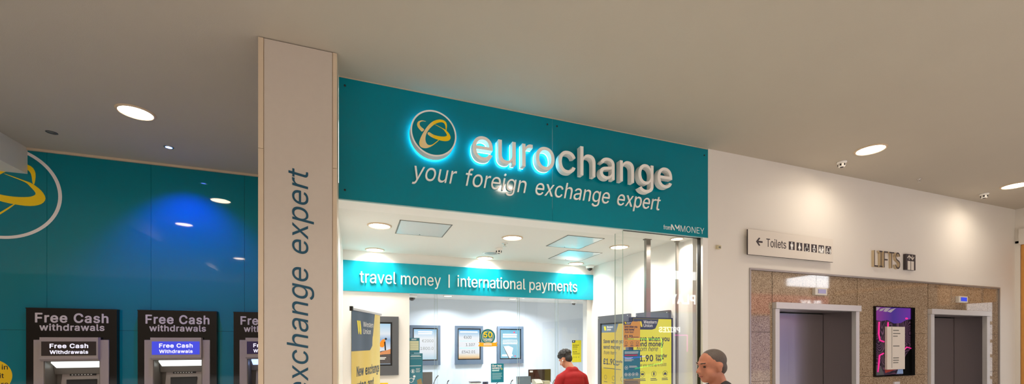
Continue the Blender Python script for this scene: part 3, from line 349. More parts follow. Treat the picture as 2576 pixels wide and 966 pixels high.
'T':(449,"32,452,53,0,0,19 32,509,0,-19,128,0 417,509,-129,0,0,-19 417,452,0,19,-54,0 257,452,53,0,0,-151 257,0,0,151,-22,0 193,0,21,0,0,151 193,452,0,-151,-54,0"),
'U':(517,"259,-8,40,0,-40,0 154,15,30,-15,-30,16 85,80,16,-27,-17,27 60,173,0,-35,0,112 60,509,0,-112,21,0 124,509,-21,0,0,-110 124,178,0,110,0,-24 141,113,-11,19,11,-19 187,68,-20,11,20,-11 259,52,-28,0,28,0 331,68,-20,-11,20,11 377,113,-11,-19,10,19 393,178,0,-24,0,110 393,509,0,-110,21,0 457,509,-21,0,0,-112 457,173,0,112,0,-35 433,80,16,27,-17,-27 363,15,30,16,-29,-15"),
'V':(480,"204,0,25,0,-63,170 16,509,63,-170,23,0 84,509,-22,0,36,-101 192,206,-36,101,6,-17 215,137,-9,29,9,-28 248,31,-13,42,-5,0 235,31,4,0,12,43 267,138,-9,-28,9,28 290,206,-6,-17,35,101 395,509,-35,-101,22,0 463,509,-23,0,-62,-170 278,0,62,170,-25,0"),
'W':(686,"155,0,25,0,-46,170 16,509,47,-170,22,0 82,509,-22,0,27,-105 163,196,-27,104,5,-17 175,145,-3,18,4,-17 187,94,-4,17,3,-18 197,40,-3,18,-3,0 189,40,3,0,4,18 200,94,-4,-18,3,17 211,145,-4,-17,4,18 224,196,-4,-17,27,104 306,509,-27,-105,25,0 380,509,-25,0,27,-105 462,196,-28,104,4,-17 474,145,-4,18,4,-17 486,94,-4,17,4,-18 497,40,-3,18,-3,0 488,40,3,0,4,18 499,94,-4,-18,3,17 510,145,-4,-17,5,18 523,196,-4,-17,27,104 603,509,-27,-105,22,0 670,509,-23,0,-47,-170 530,0,47,170,-25,0 455,0,25,0,-29,108 368,323,29,-108,-6,21 351,391,6,-24,-5,25 336,475,5,-31,5,0 350,475,-5,0,-5,-30 335,395,5,24,-5,-24 318,323,6,24,-29,-108 230,0,30,108,-25,0"),
'Y':(472,"203,0,22,0,0,69 203,208,0,-69,-62,100 16,509,63,-100,25,0 91,509,-25,0,34,-55 192,344,-33,55,11,-18 222,292,-9,17,9,-17 250,230,-10,25,-9,0 224,230,8,0,9,25 251,293,-9,-17,9,17 280,344,-10,-17,34,55 381,509,-34,-55,25,0 455,509,-25,0,-62,-100 268,208,62,100,0,-69 268,0,0,69,-21,0"),
'Z':(438,"42,0,119,0,0,15 42,46,0,-15,77,113 273,385,-77,-113,11,15 306,431,-11,-16,12,15 341,476,-12,-15,2,-7 348,454,-2,7,-21,-1 285,452,21,1,-21,0 223,452,21,0,-61,0 40,452,61,0,0,19 40,509,0,-19,119,0 397,509,-119,0,0,-16 397,462,0,15,-76,-111 169,129,76,111,-11,-16 134,81,12,16,-12,-16 97,33,13,16,-2,7 90,54,3,-7,21,1 152,57,-20,-1,21,0 214,57,-21,0,62,0 399,57,-61,0,0,-19 399,0,0,19,-119,0"),
'0':(453,"227,-7,37,0,-38,0 130,24,27,-21,-27,21 69,113,14,-39,-14,39 48,254,0,-55,0,55 69,395,-14,-39,14,39 130,484,-26,-20,27,21 227,516,-38,0,37,0 323,484,-27,21,27,-20 384,395,-14,39,14,-39 405,254,0,55,0,-55 384,113,14,39,-14,-39 323,24,27,21,-26,-21;227,50,-25,0,25,0 290,74,-17,-16,18,16 330,144,-9,-31,9,30 344,254,0,-43,0,43 330,365,9,-31,-9,30 290,435,18,-16,-17,16 227,460,25,0,-25,0 163,435,17,16,-17,-16 123,365,9,30,-9,-31 109,254,0,43,0,-43 123,144,-9,30,9,-31 163,74,-17,16,17,-16"),
'1':(453,"76,0,105,0,0,18 76,55,0,-19,105,0 391,55,-105,0,0,-19 391,0,0,18,-105,0;276,509,-26,0,0,-170 276,0,0,170,-21,0 212,0,22,0,0,149 212,448,0,-149,-1,0 209,448,1,0,-41,-30 86,358,41,30,0,23 86,427,0,-23,37,27 198,509,-37,-28,26,0"),
'2':(453,"64,0,108,0,0,16 64,47,0,-15,57,61 234,229,-57,-61,20,20 282,282,-12,-15,13,16 311,327,-7,-14,6,14 320,371,0,-15,0,19 308,419,8,-14,-9,13 273,449,15,-7,-14,7 224,460,18,0,-20,0 172,447,15,9,-14,-8 139,413,8,15,-8,-14 127,362,0,20,-20,0 66,362,20,0,0,30 86,442,-14,-23,14,23 143,496,-24,-13,24,13 225,516,-31,0,30,0 306,497,-24,12,23,-13 361,445,-13,22,13,-21 381,372,0,27,0,-18 371,318,7,17,-7,-18 336,259,17,21,-17,-22 267,180,29,31,-38,-40 153,60,38,40,0,-1 153,57,0,1,78,0 389,57,-79,0,0,-19 389,0,0,19,-108,0"),
'3':(453,"218,-7,34,0,-31,0 133,10,25,-11,-26,11 70,57,16,-20,-16,21 44,132,2,-29,22,0 109,132,-22,0,2,-18 126,87,-9,12,10,-12 165,59,-16,6,16,-6 219,50,-20,0,20,0 275,61,-17,-8,17,7 315,93,-10,-14,9,14 329,145,0,-21,0,18 316,196,9,-15,-9,16 275,234,18,-10,-19,9 201,248,30,0,-15,0 157,248,15,0,0,17 157,299,0,-17,43,50 288,448,-44,-49,0,2 288,452,0,-1,-73,0 70,452,72,0,0,19 70,509,0,-19,101,0 372,509,-100,0,0,-16 372,461,0,16,-53,-61 211,278,54,61,0,4 211,289,0,-4,38,4 308,276,-27,12,27,-13 371,222,-15,24,15,-23 393,145,0,28,0,-30 370,66,15,23,-15,-23 309,12,26,13,-27,-12"),
'4':(453,"40,105,124,0,0,18 40,158,0,-17,69,117 247,509,-69,-117,21,0 311,509,-22,0,-68,-115 109,166,67,114,0,-1 109,163,0,1,101,0 413,163,-101,0,0,-19 413,105,0,20,-124,0;282,0,20,0,0,40 282,121,0,-40,0,9 282,146,0,-8,0,57 282,318,0,-58,20,0 343,318,-21,0,0,-106 343,0,0,106,-21,0"),
'5':(453,"221,-7,33,0,-30,0 140,11,24,-12,-24,12 83,60,14,-21,-14,21 60,130,1,-26,21,0 122,130,-21,0,2,-15 138,89,-9,12,9,-12 173,60,-14,7,15,-7 221,50,-17,0,21,0 276,64,-16,-9,16,10 314,104,-9,-17,9,17 328,162,0,-21,0,22 314,221,9,-17,-10,17 275,262,16,-10,-17,10 218,277,21,0,-17,0 167,268,17,6,-16,-5 128,246,10,9,-20,2 67,253,21,-3,10,85 96,509,-10,-86,90,0 366,509,-90,0,0,-19 366,452,0,19,-72,0 151,452,71,0,-6,-50 134,301,5,51,1,0 136,301,-1,0,11,10 178,325,-17,-6,16,6 229,334,-18,0,24,0 294,321,-20,8,19,-8 345,285,-14,16,14,-15 379,231,-8,21,8,-21 391,163,0,25,0,-33 369,76,15,25,-15,-26 309,15,25,15,-26,-14"),
'6':(453,"226,-7,32,0,-31,0 142,15,25,-15,-24,14 84,74,14,-25,-13,26 64,162,0,-33,0,24 80,239,-11,-27,11,27 137,340,-27,-40,39,56 252,509,-38,-56,24,0 322,509,-23,0,-57,-83 151,261,57,83,-2,0 145,261,2,0,5,10 165,288,-8,-8,9,8 196,307,-12,-5,11,5 235,314,-14,0,31,0 316,295,-23,13,23,-13 370,240,-13,23,12,-24 389,157,0,32,0,-32 368,73,14,24,-14,-25 310,14,24,14,-24,-14;226,48,-19,0,20,0 279,63,-15,-10,15,9 314,101,-8,-16,9,17 327,157,0,-21,0,21 314,213,9,-16,-8,17 279,251,15,-9,-15,10 226,265,20,0,-19,0 174,252,15,9,-15,-9 138,214,9,16,-9,-16 125,158,0,21,0,-21 138,102,-9,16,9,-17 174,63,-15,9,15,-10"),
'7':(453,"97,0,23,0,75,149 323,448,-75,-149,0,2 323,452,0,-1,-87,0 62,452,87,0,0,19 62,509,0,-19,110,0 391,509,-110,0,0,-20 391,449,0,20,-76,-150 165,0,75,150,-23,0"),
'8':(453,"226,-7,34,0,-34,0 136,11,26,-12,-27,13 74,62,15,-22,-15,21 52,135,0,-27,0,22 65,195,-9,-18,9,18 101,241,-15,-12,15,12 153,265,-20,-4,0,0 153,267,0,-1,-25,6 93,308,15,-21,-15,21 70,380,0,-27,0,26 90,450,-13,-21,14,20 146,498,-24,-12,23,12 226,516,-30,0,30,0 306,498,-23,12,23,-12 361,450,-13,20,14,-21 382,380,0,26,0,-27 359,308,15,21,-15,-21 300,267,25,6,0,-1 300,265,0,0,19,-4 351,241,-15,12,15,-12 387,195,-9,18,9,-18 401,135,0,22,0,-27 378,62,15,21,-14,-22 317,11,26,13,-26,-12;226,49,-22,0,23,0 285,60,-17,-7,16,8 323,91,-9,-13,9,14 337,139,0,-18,0,19 322,189,10,-15,-9,14 283,223,17,-9,-17,8 226,235,21,0,-21,0 169,223,17,8,-17,-9 130,189,9,14,-10,-15 115,139,0,19,0,-18 129,91,-9,14,9,-13 167,60,-16,8,17,-7;226,290,-18,0,18,0 274,300,-14,-7,14,7 307,330,-8,-12,8,13 319,376,0,-18,0,17 308,420,7,-13,-8,13 275,449,14,-6,-14,7 226,460,19,0,-18,0 177,449,14,7,-14,-6 145,420,7,13,-8,-13 133,376,0,17,0,-18 145,330,-8,13,7,-12 178,300,-15,7,14,-7"),
'9':(453,"226,516,-31,0,32,0 310,494,-24,14,25,-14 368,434,-14,26,14,-25 389,347,0,33,0,-24 373,270,10,27,-11,-27 315,168,28,41,-38,-56 200,0,39,56,-23,0 130,0,24,0,57,83 301,248,-57,-83,2,0 307,248,-2,0,-4,-10 287,221,9,8,-8,-8 257,202,12,5,-12,-5 218,195,14,0,-31,0 137,214,23,-13,-23,13 83,269,13,-24,-13,23 64,352,0,-32,0,32 85,436,-14,-24,14,25 143,494,-25,-14,24,14;226,460,20,0,-19,0 174,446,15,10,-15,-9 138,407,9,17,-8,-16 125,352,0,20,0,-22 138,295,-8,17,9,-16 174,257,-15,9,15,-9 226,243,-19,0,20,0 279,257,-16,-9,15,9 314,295,-8,-16,9,16 327,350,0,-20,0,22 314,407,9,-16,-8,17 279,446,15,-9,-15,10"),
'£':(425,"37,41,6,0,0,5 37,57,0,-6,20,0 80,74,-9,-12,9,11 93,125,0,-23,-3,78 85,358,3,-77,-1,31 102,439,-12,-24,13,24 156,495,-23,-14,23,14 239,516,-32,0,27,0 310,499,-21,11,21,-10 362,454,-14,19,13,-20 387,385,-3,27,-19,-2 328,377,20,3,-3,25 300,437,15,-15,-15,14 240,459,24,0,-22,0 186,446,14,8,-14,-9 155,410,7,15,-7,-14 146,360,-1,19,2,-78 153,127,-2,78,1,-15 145,89,6,10,-5,-11 123,64,9,6,-10,-7 92,49,11,3,-10,-3 61,42,10,1,-10,-1;37,0,87,0,0,19 37,57,0,-19,88,0 301,57,-88,0,11,0 324,63,-5,-4,4,5 330,85,0,-10,0,8 330,107,0,-7,19,0 388,107,-20,0,0,-5 388,91,0,5,0,-30 366,23,14,15,-14,-15 299,0,31,0,-87,0;37,229,91,0,0,17 37,280,0,-17,91,0 311,280,-91,0,0,-17 311,229,0,17,-91,0"),
'€':(464,"364,329,-110,0,-8,-17 341,279,7,17,-108,0 16,279,109,0,6,17 34,329,-6,-17,110,0;321,229,-96,0,-8,-16 298,179,7,17,-94,0 16,179,94,0,6,17 34,229,-6,-16,96,0;423,463,-18,18,-8,-18 398,409,8,18,-10,9 366,433,11,-7,-12,7 329,450,13,-4,-13,4 288,456,14,0,-28,0 213,433,22,15,-22,-16 161,365,12,30,-13,-30 141,254,0,44,0,-43 161,144,-13,30,12,-30 213,76,-22,15,22,-15 288,53,-28,0,15,0 329,59,-13,-4,13,4 365,74,-11,-6,11,7 396,96,-9,-8,9,-18 422,43,-9,17,-18,-17 361,6,23,8,-23,-9 288,-7,25,0,-41,0 179,25,32,-21,-31,21 105,115,18,-39,-18,39 78,254,0,-54,0,54 105,393,-18,-39,18,40 179,484,-31,-21,32,21 288,516,-41,0,26,0 361,502,-23,9,23,-8"),
'.':(188,"95,-4,13,0,-12,0 63,9,9,-9,-9,9 50,41,0,-13,0,13 63,73,-9,-8,9,9 95,87,-12,0,13,0 128,73,-9,9,9,-8 141,41,0,13,0,-13 128,9,9,9,-9,-9"),
',':(188,"38,-119,15,0,10,63 68,71,-10,-63,23,0 137,71,-23,0,-18,-63 84,-119,18,63,-15,0"),
"'":(206,"78,318,17,0,-3,63 70,509,3,-64,22,0 136,509,-22,0,-3,-64 128,318,3,63,-16,0"),
'*':(453,"201,223,17,0,2,36 206,331,-2,-36,-31,-20 114,272,31,20,-8,15 89,315,9,-14,33,17 186,365,-32,-16,-32,17 89,415,33,-16,9,15 114,459,-8,-15,31,-20 206,400,-31,20,-2,37 201,509,2,-36,17,0 250,509,-16,0,-1,-36 246,400,2,37,31,20 337,459,-30,-20,9,-15 362,415,-8,15,-32,-16 266,365,32,17,32,-16 362,315,-32,17,-8,-14 337,272,9,15,-30,20 246,331,31,-20,2,-36 250,223,-1,36,-16,0"),
'|':(230,"141,673,-17,0,0,-279 141,-164,0,279,-17,0 88,-164,18,0,0,279 88,673,0,-279,18,0"),
}
G_BOLD = {
'a':"499,-24 509,-13 511,-1 511,377 508,407 501,437 492,461 475,491 455,515 433,534 397,555 367,566 319,576 277,579 229,575 193,568 160,557 133,544 106,527 84,509 67,490 49,464 31,427 29,413 37,395 49,387 145,361 157,365 165,371 184,401 205,422 235,436 259,442 289,443 319,437 337,429 353,413 361,395 364,365 361,361 349,357 247,343 175,331 151,325 97,302 60,275 40,251 27,227 19,203 13,167 14,137 19,101 30,71 44,47 68,17 103,-10 145,-29 187,-40 229,-43 277,-38 319,-26 361,-3 366,-7 372,-19 379,-25 391,-30 481,-30;361,227 364,221 364,191 356,161 337,131 313,112 283,99 241,94 200,101 178,113 164,131 162,155 164,167 169,177 185,191 205,200 229,206",
'b':"64,755 51,745 46,727 46,1 51,-17 58,-24 70,-29 166,-29 178,-24 184,-18 190,1 196,4 232,-21 268,-35 316,-41 364,-39 406,-30 448,-12 478,8 509,37 536,73 559,115 575,163 585,229 587,295 579,355 563,415 538,463 506,505 466,539 430,558 382,573 328,579 274,574 232,560 196,536 193,541 193,727 187,745 178,753 166,757 76,757;304,98 280,102 256,113 232,133 215,157 203,187 196,217 192,253 192,295 197,331 205,361 216,385 232,407 250,423 274,435 298,440 328,441 352,436 376,425 395,409 413,385 426,355 435,319 438,283 438,247 433,211 424,181 412,153 396,133 376,115 358,105 334,98",
'c':"385,-29 421,-14 451,3 478,25 499,46 522,79 537,109 548,139 547,157 541,166 529,174 433,197 421,194 412,187 389,139 373,121 353,109 325,99 295,96 265,99 241,108 217,126 196,151 184,175 173,211 168,247 168,289 173,325 183,361 204,397 229,421 259,436 289,441 331,437 349,432 367,421 380,409 393,391 410,355 427,345 439,345 523,366 535,371 542,379 547,391 546,403 530,445 505,485 469,522 433,546 391,564 349,575 307,578 259,576 223,570 187,558 151,539 120,517 85,479 61,445 39,397 27,355 21,313 19,265 23,205 32,163 45,127 63,91 85,59 116,25 151,-2 187,-21 217,-31 259,-39 301,-41 349,-38",
'd':"547,753 535,757 445,757 433,755 420,745 414,727 414,541 409,538 367,564 331,574 277,578 223,573 175,557 139,537 101,505 69,463 44,415 26,355 19,295 20,229 30,169 46,121 70,73 103,31 139,0 170,-17 205,-31 247,-39 295,-41 343,-34 379,-18 415,7 423,-17 433,-26 445,-30 535,-30 547,-26 556,-17 561,1 561,727 559,740;295,97 271,99 247,105 223,120 205,139 190,163 176,199 170,229 167,265 168,295 173,331 182,361 197,391 217,413 241,430 265,439 289,441 319,439 343,431 366,415 383,397 397,373 408,343 414,307 416,271 413,229 407,199 396,169 384,145 367,124 344,109 319,100",
'e':"217,569 187,558 163,547 133,528 106,505 80,475 61,445 37,389 27,355 21,313 19,265 21,223 27,181 38,145 53,109 70,79 92,49 122,19 156,-5 199,-25 241,-36 283,-41 331,-40 379,-33 427,-17 457,0 481,17 517,54 541,97 551,127 550,139 543,151 529,159 469,173 439,180 427,178 414,169 397,138 374,115 343,101 313,96 271,99 240,109 211,129 189,157 174,193 172,205 175,211 535,212 547,216 553,222 557,229 560,241 557,331 544,397 533,427 514,463 497,487 475,511 445,534 415,552 391,562 355,572 319,578 289,578 253,576;406,349 403,346 175,347 183,373 205,404 232,427 259,438 295,441 331,437 355,426 379,405 395,379",
'f':"111,-30 207,-30 219,-26 225,-21 232,-6 233,432 237,437 333,438 345,444 350,450 356,468 356,540 351,558 339,569 327,571 237,572 233,576 235,618 242,636 255,644 279,647 327,639 339,642 346,648 353,660 377,744 371,762 357,773 309,785 255,787 213,780 171,764 150,750 129,731 114,714 101,690 92,666 87,642 86,576 81,571 3,571 -11,564 -19,552 -21,540 -21,468 -15,449 -9,443 3,438 81,437 86,432 86,0 88,-12 93,-19 99,-25",
'g':"547,567 529,571 439,570 428,564 422,558 415,533 391,551 367,564 331,575 295,578 265,578 229,574 205,568 175,557 151,545 113,516 91,493 72,468 58,444 43,411 27,360 21,318 19,270 23,210 32,168 47,126 70,84 93,54 121,30 163,4 199,-11 241,-20 289,-23 331,-19 367,-7 409,17 414,12 414,-24 411,-42 403,-63 391,-78 373,-91 349,-102 325,-107 295,-109 253,-104 223,-93 200,-78 163,-35 145,-29 133,-31 59,-72 51,-78 44,-90 44,-108 61,-138 85,-167 112,-192 145,-212 181,-228 211,-236 247,-243 295,-246 331,-244 379,-237 412,-228 445,-214 472,-198 495,-180 522,-150 535,-130 547,-102 557,-66 561,-30 561,540 559,554;325,117 295,114 271,116 247,122 223,134 205,150 193,168 179,198 171,228 167,270 169,312 176,342 187,372 201,396 223,419 241,431 263,438 295,441 319,439 343,431 361,421 379,404 392,384 403,360 411,330 415,288 415,252 410,216 402,186 390,162 373,142 351,126",
'h':"64,755 51,744 46,726 46,0 52,-18 58,-24 70,-29 166,-30 181,-24 190,-12 193,0 194,342 198,366 207,390 220,408 232,418 262,434 298,440 334,436 352,428 364,418 380,396 390,366 393,336 393,258 393,0 395,-12 406,-25 424,-30 514,-30 528,-24 537,-12 540,0 539,378 534,414 526,444 514,472 502,493 478,522 448,546 412,564 370,575 322,579 274,573 232,560 196,538 193,546 193,726 188,744 178,753 166,757 76,757",
'i':"167,-30 179,-26 185,-21 190,-12 193,0 193,546 185,562 179,567 167,571 71,571 59,566 53,560 48,552 46,540 46,-6 53,-19 59,-25 71,-30;30,672 36,654 44,642 71,617 101,605 119,603 137,604 155,609 171,618 196,642 208,672 209,706 205,720 196,738 173,762 155,772 137,777 119,779 101,777 71,764 53,750 43,738 36,726 30,708 29,690",
'k':"64,755 51,744 46,726 46,0 52,-18 64,-27 76,-30 166,-30 178,-26 187,-18 193,0 193,186 214,207 220,207 396,-18 412,-29 532,-30 544,-27 555,-18 561,-6 559,12 499,90 328,306 537,522 544,540 539,558 526,569 514,571 406,571 394,569 382,560 196,369 193,378 193,726 191,738 182,750 166,757 76,757",
'l':"70,757 53,747 46,729 46,123 47,93 52,69 60,45 78,15 96,-3 124,-19 148,-27 184,-32 232,-31 268,-24 282,-15 289,3 273,81 268,93 262,100 250,106 200,105 196,109 194,123 192,735 184,749 178,753 166,757",
'm':"820,-18 826,0 826,366 823,408 815,444 804,474 790,498 776,516 754,538 734,552 712,564 682,574 652,580 598,580 568,575 544,568 520,557 496,542 460,511 454,511 430,538 406,557 376,571 346,579 304,581 262,575 226,561 196,541 190,545 185,558 180,564 166,571 76,571 64,569 52,559 48,552 46,540 46,-6 52,-18 58,-24 70,-29 166,-30 178,-26 187,-18 192,-6 193,66 193,342 195,366 200,384 218,414 232,426 244,433 262,439 280,441 316,437 334,428 348,414 358,396 361,378 361,0 364,-12 374,-24 388,-30 478,-30 497,-24 506,-12 509,0 509,348 512,378 524,408 535,420 550,431 580,440 616,440 640,434 658,423 669,408 677,384 679,0 681,-12 691,-24 706,-30 802,-29 814,-24",
'n':"528,-24 537,-12 540,0 540,342 539,378 534,414 526,444 516,468 490,508 471,528 448,546 412,564 382,573 352,577 322,579 292,576 244,565 217,552 196,538 191,540 184,560 178,566 166,571 76,571 64,569 52,559 48,552 46,540 46,156 46,0 52,-18 64,-27 76,-30 166,-30 184,-21 190,-12 193,0 193,324 195,354 201,378 208,392 220,408 234,420 256,432 274,437 298,440 322,438 340,434 358,423 376,404 386,384 391,360 393,0 395,-12 405,-24 418,-30 514,-30",
'o':"241,-37 295,-41 355,-36 409,-20 439,-5 457,7 499,46 530,91 555,145 569,199 574,265 569,337 556,391 529,450 511,477 487,505 445,539 397,562 349,574 295,579 235,572 187,558 139,531 96,493 61,445 37,391 24,337 19,271 23,205 38,145 63,91 97,44 139,6 163,-9 187,-21;307,441 337,436 357,427 379,409 398,385 409,361 420,325 425,289 425,247 420,211 411,181 401,157 383,133 361,113 337,102 307,96 283,96 259,101 235,112 211,132 193,157 181,181 172,217 168,253 168,289 173,325 181,355 193,380 211,405 229,421 253,434 277,440",
'p':"64,-232 76,-234 166,-234 181,-228 190,-217 193,-204 193,0 196,4 238,-23 274,-36 328,-41 382,-36 430,-21 466,0 508,36 539,78 563,126 580,186 587,246 585,312 576,372 558,426 538,464 508,503 478,531 448,550 406,567 364,576 310,578 262,571 232,560 196,536 190,540 188,552 184,560 178,566 166,571 70,571 58,565 51,558 46,540 46,-204 52,-222;304,98 280,102 256,113 233,132 216,156 203,186 196,216 192,258 192,294 197,330 205,360 215,384 233,408 254,426 274,435 298,440 328,441 352,436 376,425 396,408 413,384 426,354 434,324 438,282 438,246 433,210 424,180 412,153 395,132 376,115 358,105 334,98",
'r':"70,-29 166,-30 181,-24 190,-12 193,0 193,336 196,366 203,384 214,401 227,414 244,425 262,431 286,435 352,430 364,435 372,444 377,462 376,558 370,568 359,576 334,579 292,580 262,575 226,563 196,546 190,546 185,558 178,566 160,571 70,571 56,564 48,552 46,540 46,0 52,-18 58,-24",
's':"147,-23 201,-37 261,-41 321,-36 369,-24 409,-5 442,19 474,55 492,91 499,115 502,139 500,187 486,229 470,253 453,270 421,295 375,316 243,350 213,360 195,371 187,385 186,397 188,409 202,427 231,441 267,446 297,443 322,433 344,409 358,379 364,373 375,367 387,366 467,385 483,393 490,403 492,421 479,457 458,493 441,513 417,535 393,550 363,563 321,574 267,579 219,575 177,566 129,545 98,523 69,493 49,457 42,433 38,409 39,361 47,331 55,313 69,290 81,276 117,248 158,229 189,218 321,185 340,175 346,169 352,157 353,145 349,133 340,121 327,111 297,98 261,94 219,99 201,106 189,114 174,133 159,169 153,176 141,182 129,182 45,164 31,157 23,145 22,127 33,91 51,55 69,31 93,8 117,-8",
't':"315,-25 326,-18 330,-12 334,6 318,84 312,96 303,104 291,107 243,101 225,104 216,108 212,120 210,432 213,436 219,437 297,438 309,443 315,448 319,456 321,468 321,548 311,564 297,571 213,572 210,576 210,672 204,690 195,699 183,703 117,703 93,703 81,700 74,696 65,684 63,672 63,575 57,571 9,571 -3,569 -15,559 -21,546 -21,468 -16,450 -9,443 3,438 57,437 63,432 63,132 65,102 70,78 81,48 101,18 123,-2 153,-19 189,-31 225,-35 279,-34",
'u':"58,565 47,551 46,539 46,197 52,131 66,83 78,59 95,35 112,16 130,2 178,-23 202,-31 232,-36 262,-37 292,-35 322,-29 346,-21 370,-9 394,7 400,-15 406,-22 418,-29 514,-30 526,-26 533,-19 540,-1 540,395 540,545 532,562 520,570 508,571 418,571 402,563 397,557 393,545 393,215 387,173 376,149 364,132 352,121 334,111 316,105 292,102 268,103 249,107 227,119 210,137 201,155 195,179 191,551 184,563 166,571 76,571",
'v':"0,559 -5,546 -3,528 205,-12 210,-20 222,-28 234,-30 324,-30 336,-27 347,-18 511,408 559,534 560,546 555,558 540,570 528,571 432,571 416,564 408,552 282,201 276,198 144,559 132,569 120,571 24,571 12,569",
'w':"8,558 3,546 4,534 168,-6 177,-22 189,-29 285,-30 297,-27 309,-17 314,-6 405,314 501,-17 513,-27 525,-30 615,-30 631,-24 637,-18 642,-6 762,384 808,534 807,552 798,564 783,571 687,571 669,566 661,558 657,549 573,245 567,233 545,318 476,558 465,568 453,571 351,570 339,563 332,552 243,226 149,558 135,569 123,571 27,571 15,565",
'x':"12,-24 30,-30 132,-30 148,-24 156,-15 235,102 270,160 384,-15 392,-24 408,-30 510,-30 522,-28 534,-20 539,-12 541,0 535,18 360,270 358,276 528,525 533,540 528,558 516,568 504,571 402,571 390,569 378,558 309,456 276,399 270,398 162,565 144,571 42,571 30,569 18,560 12,546 15,528 182,282 183,276 3,12 1,-6 6,-18",
'y':"54,-226 90,-234 132,-237 168,-234 204,-224 236,-207 264,-184 282,-163 303,-129 320,-93 556,525 560,543 557,555 552,561 546,567 534,571 432,571 420,567 413,561 406,549 296,243 282,202 276,198 149,549 143,561 132,569 120,571 24,571 9,567 -3,555 -6,543 -4,531 201,-3 178,-63 168,-80 156,-92 144,-97 132,-99 84,-93 72,-97 63,-105 58,-117 37,-195 41,-213",
'A':"281,756 268,750 259,738 -5,12 -7,-6 -1,-18 5,-24 17,-29 125,-30 139,-24 149,-12 215,172 407,173 467,173 472,168 537,-12 545,-23 551,-27 563,-30 671,-28 683,-21 689,-12 691,6 419,744 407,754 395,757;341,548 382,420 419,318 413,314 341,314 269,314 265,318 301,420",
'C':"519,-13 561,8 602,38 627,62 651,92 679,140 696,182 705,224 705,236 699,247 687,256 675,259 579,258 567,254 556,242 542,200 519,164 483,133 465,123 441,114 405,107 369,106 339,110 303,122 267,142 238,170 213,206 193,254 182,302 177,362 181,422 194,476 205,506 222,536 243,563 267,584 297,602 327,614 357,620 387,621 423,618 453,609 477,598 504,578 522,560 534,542 546,518 555,486 567,472 585,467 675,467 687,469 699,479 706,494 694,548 680,584 665,614 645,644 624,668 579,707 531,735 471,756 411,766 357,766 303,759 243,740 195,715 144,674 112,638 84,596 54,530 38,476 30,422 27,362 33,278 45,224 63,172 87,125 124,74 160,38 201,9 261,-20 309,-33 357,-39 411,-39 465,-30",
'F':"74,-27 86,-30 182,-30 196,-24 206,-12 209,0 209,282 212,285 494,286 506,288 520,300 524,312 524,402 518,416 506,425 494,427 218,427 212,428 209,432 209,612 212,615 398,616 530,616 548,624 554,632 557,642 557,732 548,749 536,756 86,757 68,751 58,738 56,726 56,0 62,-18",
'N':"68,-24 86,-30 182,-30 194,-26 200,-21 208,-6 207,474 208,480 212,484 265,396 530,-19 536,-25 548,-30 662,-30 674,-27 685,-18 691,0 691,726 686,744 680,751 669,756 566,757 554,752 548,747 540,732 540,258 540,252 536,245 218,746 212,752 200,757 86,757 74,755 62,745 58,738 56,726 56,0 58,-12",
'O':"381,-40 411,-39 453,-33 495,-22 525,-10 561,8 585,24 633,68 653,92 677,128 690,152 710,200 728,278 734,362 732,416 728,452 717,500 708,530 691,572 678,596 654,632 635,656 585,702 561,719 525,738 495,749 453,760 411,766 381,767 309,760 267,749 237,737 201,718 180,704 158,686 128,656 108,632 85,596 63,554 52,524 34,452 30,416 27,362 33,278 39,248 52,200 64,170 86,128 110,92 129,68 177,25 213,2 243,-13 279,-26 309,-33;381,106 339,110 315,117 291,127 261,147 231,178 206,218 191,260 181,302 177,362 181,422 190,464 205,506 231,548 259,578 291,600 315,610 339,617 381,621 423,617 466,602 503,578 532,548 557,506 572,464 581,422 584,362 580,302 572,260 555,218 530,176 514,158 495,142 460,122 423,110",
'P':"74,-27 86,-30 182,-30 196,-24 206,-13 209,0 209,228 212,236 362,237 398,240 440,249 476,263 518,288 548,315 574,348 584,366 596,393 608,438 614,480 612,534 602,582 584,628 563,660 535,690 502,714 458,737 422,748 380,755 338,757 86,757 74,755 61,744 56,726 56,0 62,-18;209,378 209,612 212,615 332,616 368,613 404,604 420,594 434,582 447,564 457,540 461,516 461,486 458,462 451,438 441,420 428,405 416,396 398,386 362,378 212,376",
'S':"360,766 306,767 252,760 198,745 150,720 114,693 80,653 58,611 46,563 45,509 51,479 58,455 78,419 98,395 114,381 155,353 210,327 366,281 414,264 444,243 454,233 460,221 464,203 462,179 454,161 435,137 414,122 390,111 360,103 324,100 294,101 264,107 234,118 216,129 200,143 192,155 184,173 175,209 162,222 150,226 54,226 42,223 31,215 25,203 25,191 28,161 36,131 58,83 84,46 114,18 156,-8 204,-27 258,-39 300,-42 336,-42 402,-35 456,-19 504,5 546,37 576,75 599,119 611,167 613,197 611,227 600,275 589,299 577,317 558,339 537,359 500,383 456,405 312,447 246,471 216,491 204,503 198,513 194,533 197,557 206,575 220,593 236,605 258,615 288,623 318,626 348,624 372,619 396,610 420,595 439,575 448,557 454,527 468,513 480,510 576,510 588,514 596,521 602,533 603,545 599,575 591,605 571,647 542,683 504,716 462,739 414,756",
'R':"68,751 58,738 56,726 56,0 58,-12 68,-24 86,-30 182,-30 194,-26 200,-21 206,-12 209,0 209,246 210,252 332,253 338,247 477,-12 486,-24 494,-28 506,-30 614,-30 632,-22 641,-6 641,6 638,14 492,282 534,312 566,345 590,385 606,432 614,486 612,540 602,588 582,636 554,676 518,708 476,732 422,749 380,755 338,757 86,757;212,615 332,616 368,614 404,605 432,588 446,572 453,558 460,534 463,504 460,474 454,450 446,435 431,420 404,405 362,396 212,394 209,396 209,612",
'T':"370,-30 388,-22 395,-12 397,0 397,612 400,615 406,616 598,616 610,619 621,630 625,642 625,732 622,742 616,749 598,757 274,757 46,757 34,755 22,745 16,732 16,642 20,630 25,624 40,616 238,616 244,615 246,612 246,-6 256,-22 268,-29",
